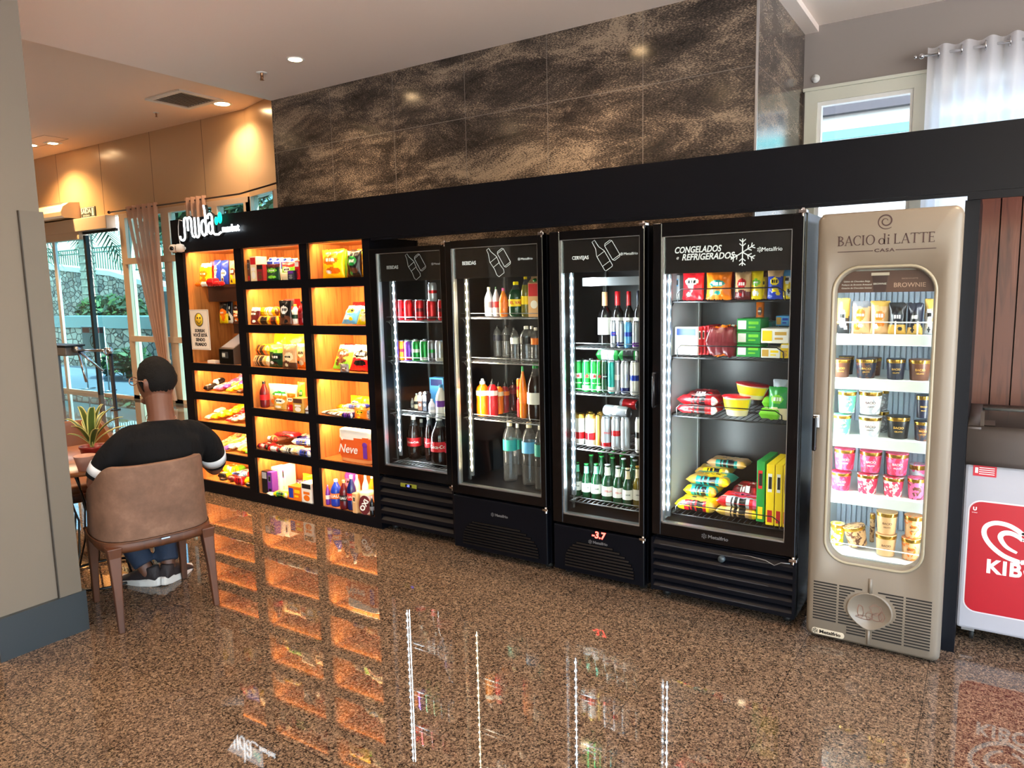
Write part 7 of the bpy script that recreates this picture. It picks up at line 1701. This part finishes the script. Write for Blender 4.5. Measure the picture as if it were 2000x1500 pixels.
# jeans and shoes
g = MB(); limb(g, [(0, -.06, .47), (0, -.06, .56), (.0, -.065, .62)], [(.15, .195), (.145, .19), (.135, .18)], 20, up=(0, 1, 0))
for k in (0, 1): L_ = legp[k]; limb(g, [Vector(p) for p in L_[:-1]] + [Vector(L_[-1]) + Vector((0, 0, .02))], [(.098, .098), (.09, .09), (.07, .072), (.064, .066), (.056, .058)], 18)
jn = g.obj('jeans', bump(mat('blue_denim', (30, 42, 64), .8), 30, .5, .008), pe); remesh(jn, .009, 3)
def shoe(x, y, rz, tilt, lab):
    o = Matrix.Translation((x, y, 0)) @ Matrix.Rotation(rz, 4, 'Z') @ Matrix.Rotation(tilt, 4, 'X')
    g = MB(); limb(g, [(0, -.05, .06), (0, -.03, .06), (0, .05, .058), (0, .13, .045), (0, .20, .034), (0, .225, .03)], [(.03, .024), (.042, .034), (.045, .038), (.03, .044), (.018, .04), (.008, .02)], 16, up=(0, 0, 1))
    limb(g, [(0, -.01, .07), (0, -.005, .11)], [(.042, .036), (.04, .036)], 14, up=(0, 1, 0))
    u = g.obj('shoe', bump(mat('dark_mesh_shoe', (40, 30, 32), .7), 160, .8), pe); u.matrix_local = o; remesh(u, .006, 2)
    g = MB(); P = []
    for k in range(28):
        a = 2 * math.pi * k / 28; yy = .087 + .15 * math.sin(a); w = .046 * (abs(math.cos(a)) ** .8) * math.copysign(1, math.cos(a)) * (1 - .12 * (1 if yy < .04 else 0)); P.append((w, yy))
    g.sm = False
    rr = []
    for s_, z in ((.94, .0), (1, .008), (1.0, .028), (.95, .036)): rr.append([g.b.verts.new((x_ * s_, (y_ - .087) * s_ + .087, z + (.012 if y_ < .02 else 0) * (z > .02) + max(0, y_ - .17) * .25)) for x_, y_ in P])
    for a, b_ in zip(rr, rr[1:]):
        for k in range(28): g._f([a[k], a[(k + 1) % 28], b_[(k + 1) % 28], b_[k]])
    g._f(rr[0]); g._f(rr[-1][::-1]); sl = g.obj('shoe_sole', mat('white_sole', (205, 200, 195), .6), u)
shoe(.10, .235, R(-48), R(-6), '')
shoe(.03, .262, R(30), R(-4), '')

# ---------------------------------------------------------------- turnstile and gate by the entrance
tn = thing('tripod_turnstile', 'grey tripod turnstile beside the glass entrance door', 'turnstile', (-11.85, 5.7, 0))
g = MB(); g.box(-.75, .1, -.14, .14, .76, .90, 0, .02); g.box(-.9, -.6, -.11, .11, 0, .77, 0); g.obj('housing', mat('turnstile_grey', (110, 104, 102), .35), tn)
MB().box(-.9, .13, -.15, .15, .90, .925, bev=.006).obj('top_cover', BLACKM, tn)
g = MB(); g.tube([(.1, -.0, .86), (.22, 0, .84)], .05, 14); g.obj('hub', STEEL, tn)
for e_ in ((1.06, -.04, .87), (.40, -.02, .37), (.3, .3, .5)): MB().tube([(.2, 0, .84), e_], .02, 10).obj('arm', CHROME, tn)
gp = thing('gate_post', 'dark round gate post with clamp facing the turnstile arms', 'post', (-10.66, 5.66, 0))
MB().lathe([(0, 0), (.07, 0), (.07, .012), (.028, .015), (.028, .84), (0, .845)], 16).obj('tube', mat('post_dark', (52, 54, 58), .3, .7), gp)
g = MB(); g.lathe([(.05, -.02), (.07, 0), (.05, .02), (.035, 0), (.05, -.02)], 14, (-.06, -.02, .86), axis='y'); g.ball((.03, -.02, .87), .05); g.obj('clamp', CHROME, gp)

# ---------------------------------------------------------------- outside the entrance
def stonewall():
    m = mat('field_stone', (150, 145, 135), .85); n, l, b = N(m); tc = n.new('ShaderNodeTexCoord')
    v = n.new('ShaderNodeTexVoronoi'); v.inputs['Scale'].default_value = 4.2; v.feature = 'F1'; v2 = n.new('ShaderNodeTexVoronoi'); v2.feature = 'DISTANCE_TO_EDGE'; v2.inputs['Scale'].default_value = 4.2
    mp = n.new('ShaderNodeMapping'); mp.inputs['Scale'].default_value = (1, 1, 1.5); l.new(tc.outputs['Object'], mp.inputs[0]); l.new(mp.outputs[0], v.inputs['Vector']); l.new(mp.outputs[0], v2.inputs['Vector'])
    s = n.new('ShaderNodeSeparateColor'); l.new(v.outputs['Color'], s.inputs[0]); r = ramp(n, l, s.outputs[0], [(0, (84, 80, 76)), (.4, (120, 114, 104)), (.7, (144, 136, 124)), (1, (104, 92, 80))])
    e = ramp(n, l, v2.outputs['Distance'], [(.02, (60, 56, 52)), (.07, (255, 255, 255))]); mx = n.new('ShaderNodeMix'); mx.data_type = 'RGBA'; mx.blend_type = 'MULTIPLY'; mx.inputs[0].default_value = 1
    l.new(r.outputs[0], mx.inputs[6]); l.new(e.outputs[0], mx.inputs[7]); l.new(mx.outputs[2], b.inputs['Base Color']); bp = n.new('ShaderNodeBump'); bp.inputs['Distance'].default_value = .06; l.new(e.outputs[0], bp.inputs['Height']); l.new(bp.outputs[0], b.inputs['Normal']); return m
FST = stonewall()
struct('ground', MB().box(-70, 40, -40, 60, -.4, -.13), mat('pale_bounce_paving', (190, 190, 186), .8))  # unseen ground, made pale to bounce daylight up to the ceiling
struct('ground_outside', MB().box(-40, 8, 6.62, 30, -.13, -.02), bump(mat('asphalt', (96, 104, 112), .7), 80, .3))
g = MB(); g.prism([(-34, -.02), (-12, -.02), (-12, .35), (-21.4, 1.85), (-24, 2.35), (-34, 3.2)], 13, 13.6); o = g.obj('retaining_wall', [FST]); tag(o, 'sloping rough stone retaining wall beyond the glass door', 'wall')
g = MB(); g.prism([(-34, 3.2), (-24, 2.35), (-21.4, 1.85), (-12, .35), (-12, .5), (-21.4, 2.0), (-24, 2.5), (-34, 3.36)], 12.95, 13.65); o = g.obj('wall_coping', [mat('pale_coping', (170, 170, 165), .7)]); tag(o, 'pale sloping coping along the lower stone wall', 'coping')
g = MB(); g.box(-40, -8, 15, 15.6, 0, 2.5); o = g.obj('upper_stone_wall', [FST]); tag(o, 'upper stone wall under the green railing outside', 'wall')
ra = thing('green_railing', 'green metal railing on top of the upper stone wall outside', 'railing', (-40, 14.95, 2.5))
RG = mat('green_paint', (14, 74, 64), .4)
g = MB()
for z in (.1, 1.0, .84): g.box(0, 32, -.02, .02, z, z + .05)
for k in range(190): g.box(k * .17, k * .17 + .025, -.012, .012, .1, 1.0)
g.obj('bars', RG, ra)
pw = MB().box(-20, -12.4, 9.2, 9.8, -.02, .93).obj('planter_wall', [FST]); tag(pw, 'low stone planter wall just outside the entrance', 'wall')
pc = MB().box(-20, -12.4, 9.15, 9.85, .93, 1.2).obj('planter_coping', [mat('grey_green_band', (84, 104, 104), .6)]); tag(pc, 'grey flat coping band on the low planter wall', 'coping')
GR1 = mat('foliage_dark', (28, 54, 30), .6); GR2 = mat('foliage_mid', (58, 90, 42), .6)
def shrub(loc, rx, ry, rz, n, seed, lab, leaf=.16, mats=(GR1, GR2), nm='bush'):
    rnd = random.Random(seed); g = MB()
    for k in range(n):
        a, b_ = rnd.uniform(0, 6.283), math.acos(rnd.uniform(-.6, 1)); q = rnd.uniform(.6, 1.05)
        c = Vector((rx * math.sin(b_) * math.cos(a), ry * math.sin(b_) * math.sin(a), rz * math.cos(b_))) * q; d = Vector((rnd.uniform(-1, 1), rnd.uniform(-1, 1), rnd.uniform(-.6, 1))).normalized(); e = d.cross(Vector((rnd.random(), rnd.random(), .3))).normalized()
        s_ = leaf * rnd.uniform(.6, 1.3); g.quad([c - d * s_, c + e * s_ * .35, c + d * s_, c - e * s_ * .35], rnd.randint(0, 1))
    t = thing(nm, lab, nm, loc); g.obj('foliage', list(mats), t, recalc=False); MB().tube([(0, 0, -loc[2] - .02), (0, 0, 0)], .06, 8).obj('stem', mat('bark', (84, 68, 54), .9), t); return t
shrub((-19.9, 10.7, 1.2), 1.6, .5, .5, 900, 1, 'dense low bush growing behind the grey planter band')
shrub((-16, 10.7, 1.2), 1.5, .5, .45, 800, 2, 'second low bush growing behind the planter, farther right')
shrub((-14.8, 8.2, .25), .9, .35, .35, 500, 3, 'grassy tuft on the ground in front of the planter', .12)
shrub((-27, 18.5, 5.2), 3.2, 2, 2.6, 2600, 5, 'tall leafy tree behind the green railing at the left', .3, nm='tree')
shrub((-20, 19, 5.5), 3, 2, 2.4, 2400, 6, 'tall leafy tree behind the green railing, middle one', .3, nm='tree')
shrub((-12.5, 17, 5.4), 3, 2, 2.2, 2400, 7, 'leafy tree seen above the shelving through the high glazing', .3, nm='tree')
def palm(x, y, h, lab, seed):
    t = thing('palm_tree', lab, 'palm tree', (x, y, -.02)); rnd = random.Random(seed)
    g = MB(); g.tube([(0, 0, 0), (0, 0, h * .4), (.04, 0, h)], [.22, .2, .17], 14)
    for k in range(int(h / .22)): g.lathe([(.2, 0), (.225, .02), (.2, .05)], 14, (0, 0, k * .22))
    g.obj('trunk', mat('palm_bark', (120, 118, 104), .9), t)
    g = MB()
    for k in range(16):
        a = rnd.uniform(0, 6.283); el = rnd.uniform(-.5, .9); L_ = rnd.uniform(1.6, 2.3); d = Vector((math.cos(a), math.sin(a), 0)); pv = None
        for q in range(14):
            s_ = q / 13; p = d * L_ * s_ + Vector((0, 0, h + L_ * (el * s_ - .9 * s_ * s_)))
            if pv is not None:
                sd = Vector((-d.y, d.x, 0)); w = .45 * math.sin(math.pi * min(.97, s_ + .05))
                for sg_ in (-1, 1):
                    for f_ in (0, .5): b0 = pv + (p - pv) * f_; g.quad([b0, b0 + (p - pv) * .3, b0 + sd * sg_ * w + (p - pv) * 1.2 - Vector((0, 0, w * .5)), b0 + sd * sg_ * w + (p - pv) * 1.1 - Vector((0, 0, w * .5))])
            pv = p
    g.obj('frond', GR1, t, recalc=False); return t
palm(-21.9, 11.2, 4.4, 'grey palm trunk with drooping fronds seen through the glass door', 2)
palm(-26.0, 10.6, 3.0, 'shorter palm at the left, partly behind the white door frame', 5)
hb = thing('pale_house', 'pale house with windows uphill beyond the green railing', 'building', (-34, 24, 0))
MB().box(0, 14, 0, 6, 0, 9).obj('walls', mat('pale_blue_wall', (140, 162, 170), .8), hb)
g = MB()
for k in range(5):
    for z in (4.2, 6.6): g.box(1 + k * 2.7, 2.3 + k * 2.7, -.05, .0, z, z + 1.3)
g.obj('window', mat('house_window', (60, 84, 96), .2), hb)
bo = MB().box(-.12, .12, -.12, .12, 0, 1.75).obj('black_bollard', [BLACKM], None, (-13.2, 8.1, -.02)); tag(bo, 'tall black box post standing outside next to the curtain', 'post')
si = thing('exit_direction_sign', 'white and red Saída sign with a circled arrow behind the door glass', 'sign', (-13.35, 6.56 + .25, 0))
MB().box(-.38, .38, 0, .02, .66, 1.13).obj('board', mat('sign_white', (215, 232, 240), .5), si)
MB().box(-.34, .34, -.004, 0, 1.02, 1.11).obj('header', mat('sign_red', (190, 30, 40), .5), si)
text(si, 'Saída', .1, (0, -.006, 1.062), WHITEP, bold=.003)
g = MB(); g.ribbon(arc(0, .87, .105, .105, 0, 360, 28), .014, 0, .004); g.ribbon([(-.045, .815), (.05, .92)], .022, 0, .004); g.ribbon([(-.005, .925), (.055, .925), (.055, .865)], .018, 0, .004); g.obj('arrow', mat('sign_ink', (30, 40, 50), .5), si)
for x_ in (-.36, .36): g = MB(); g.tube([(x_, .01, .0), (x_, .01, .68)], .012, 8); g.tube([(x_, -.12, -.0), (x_, .14, -.0)], .012, 8); g.obj('leg', STEEL, si)
bpy.context.view_layer.update()
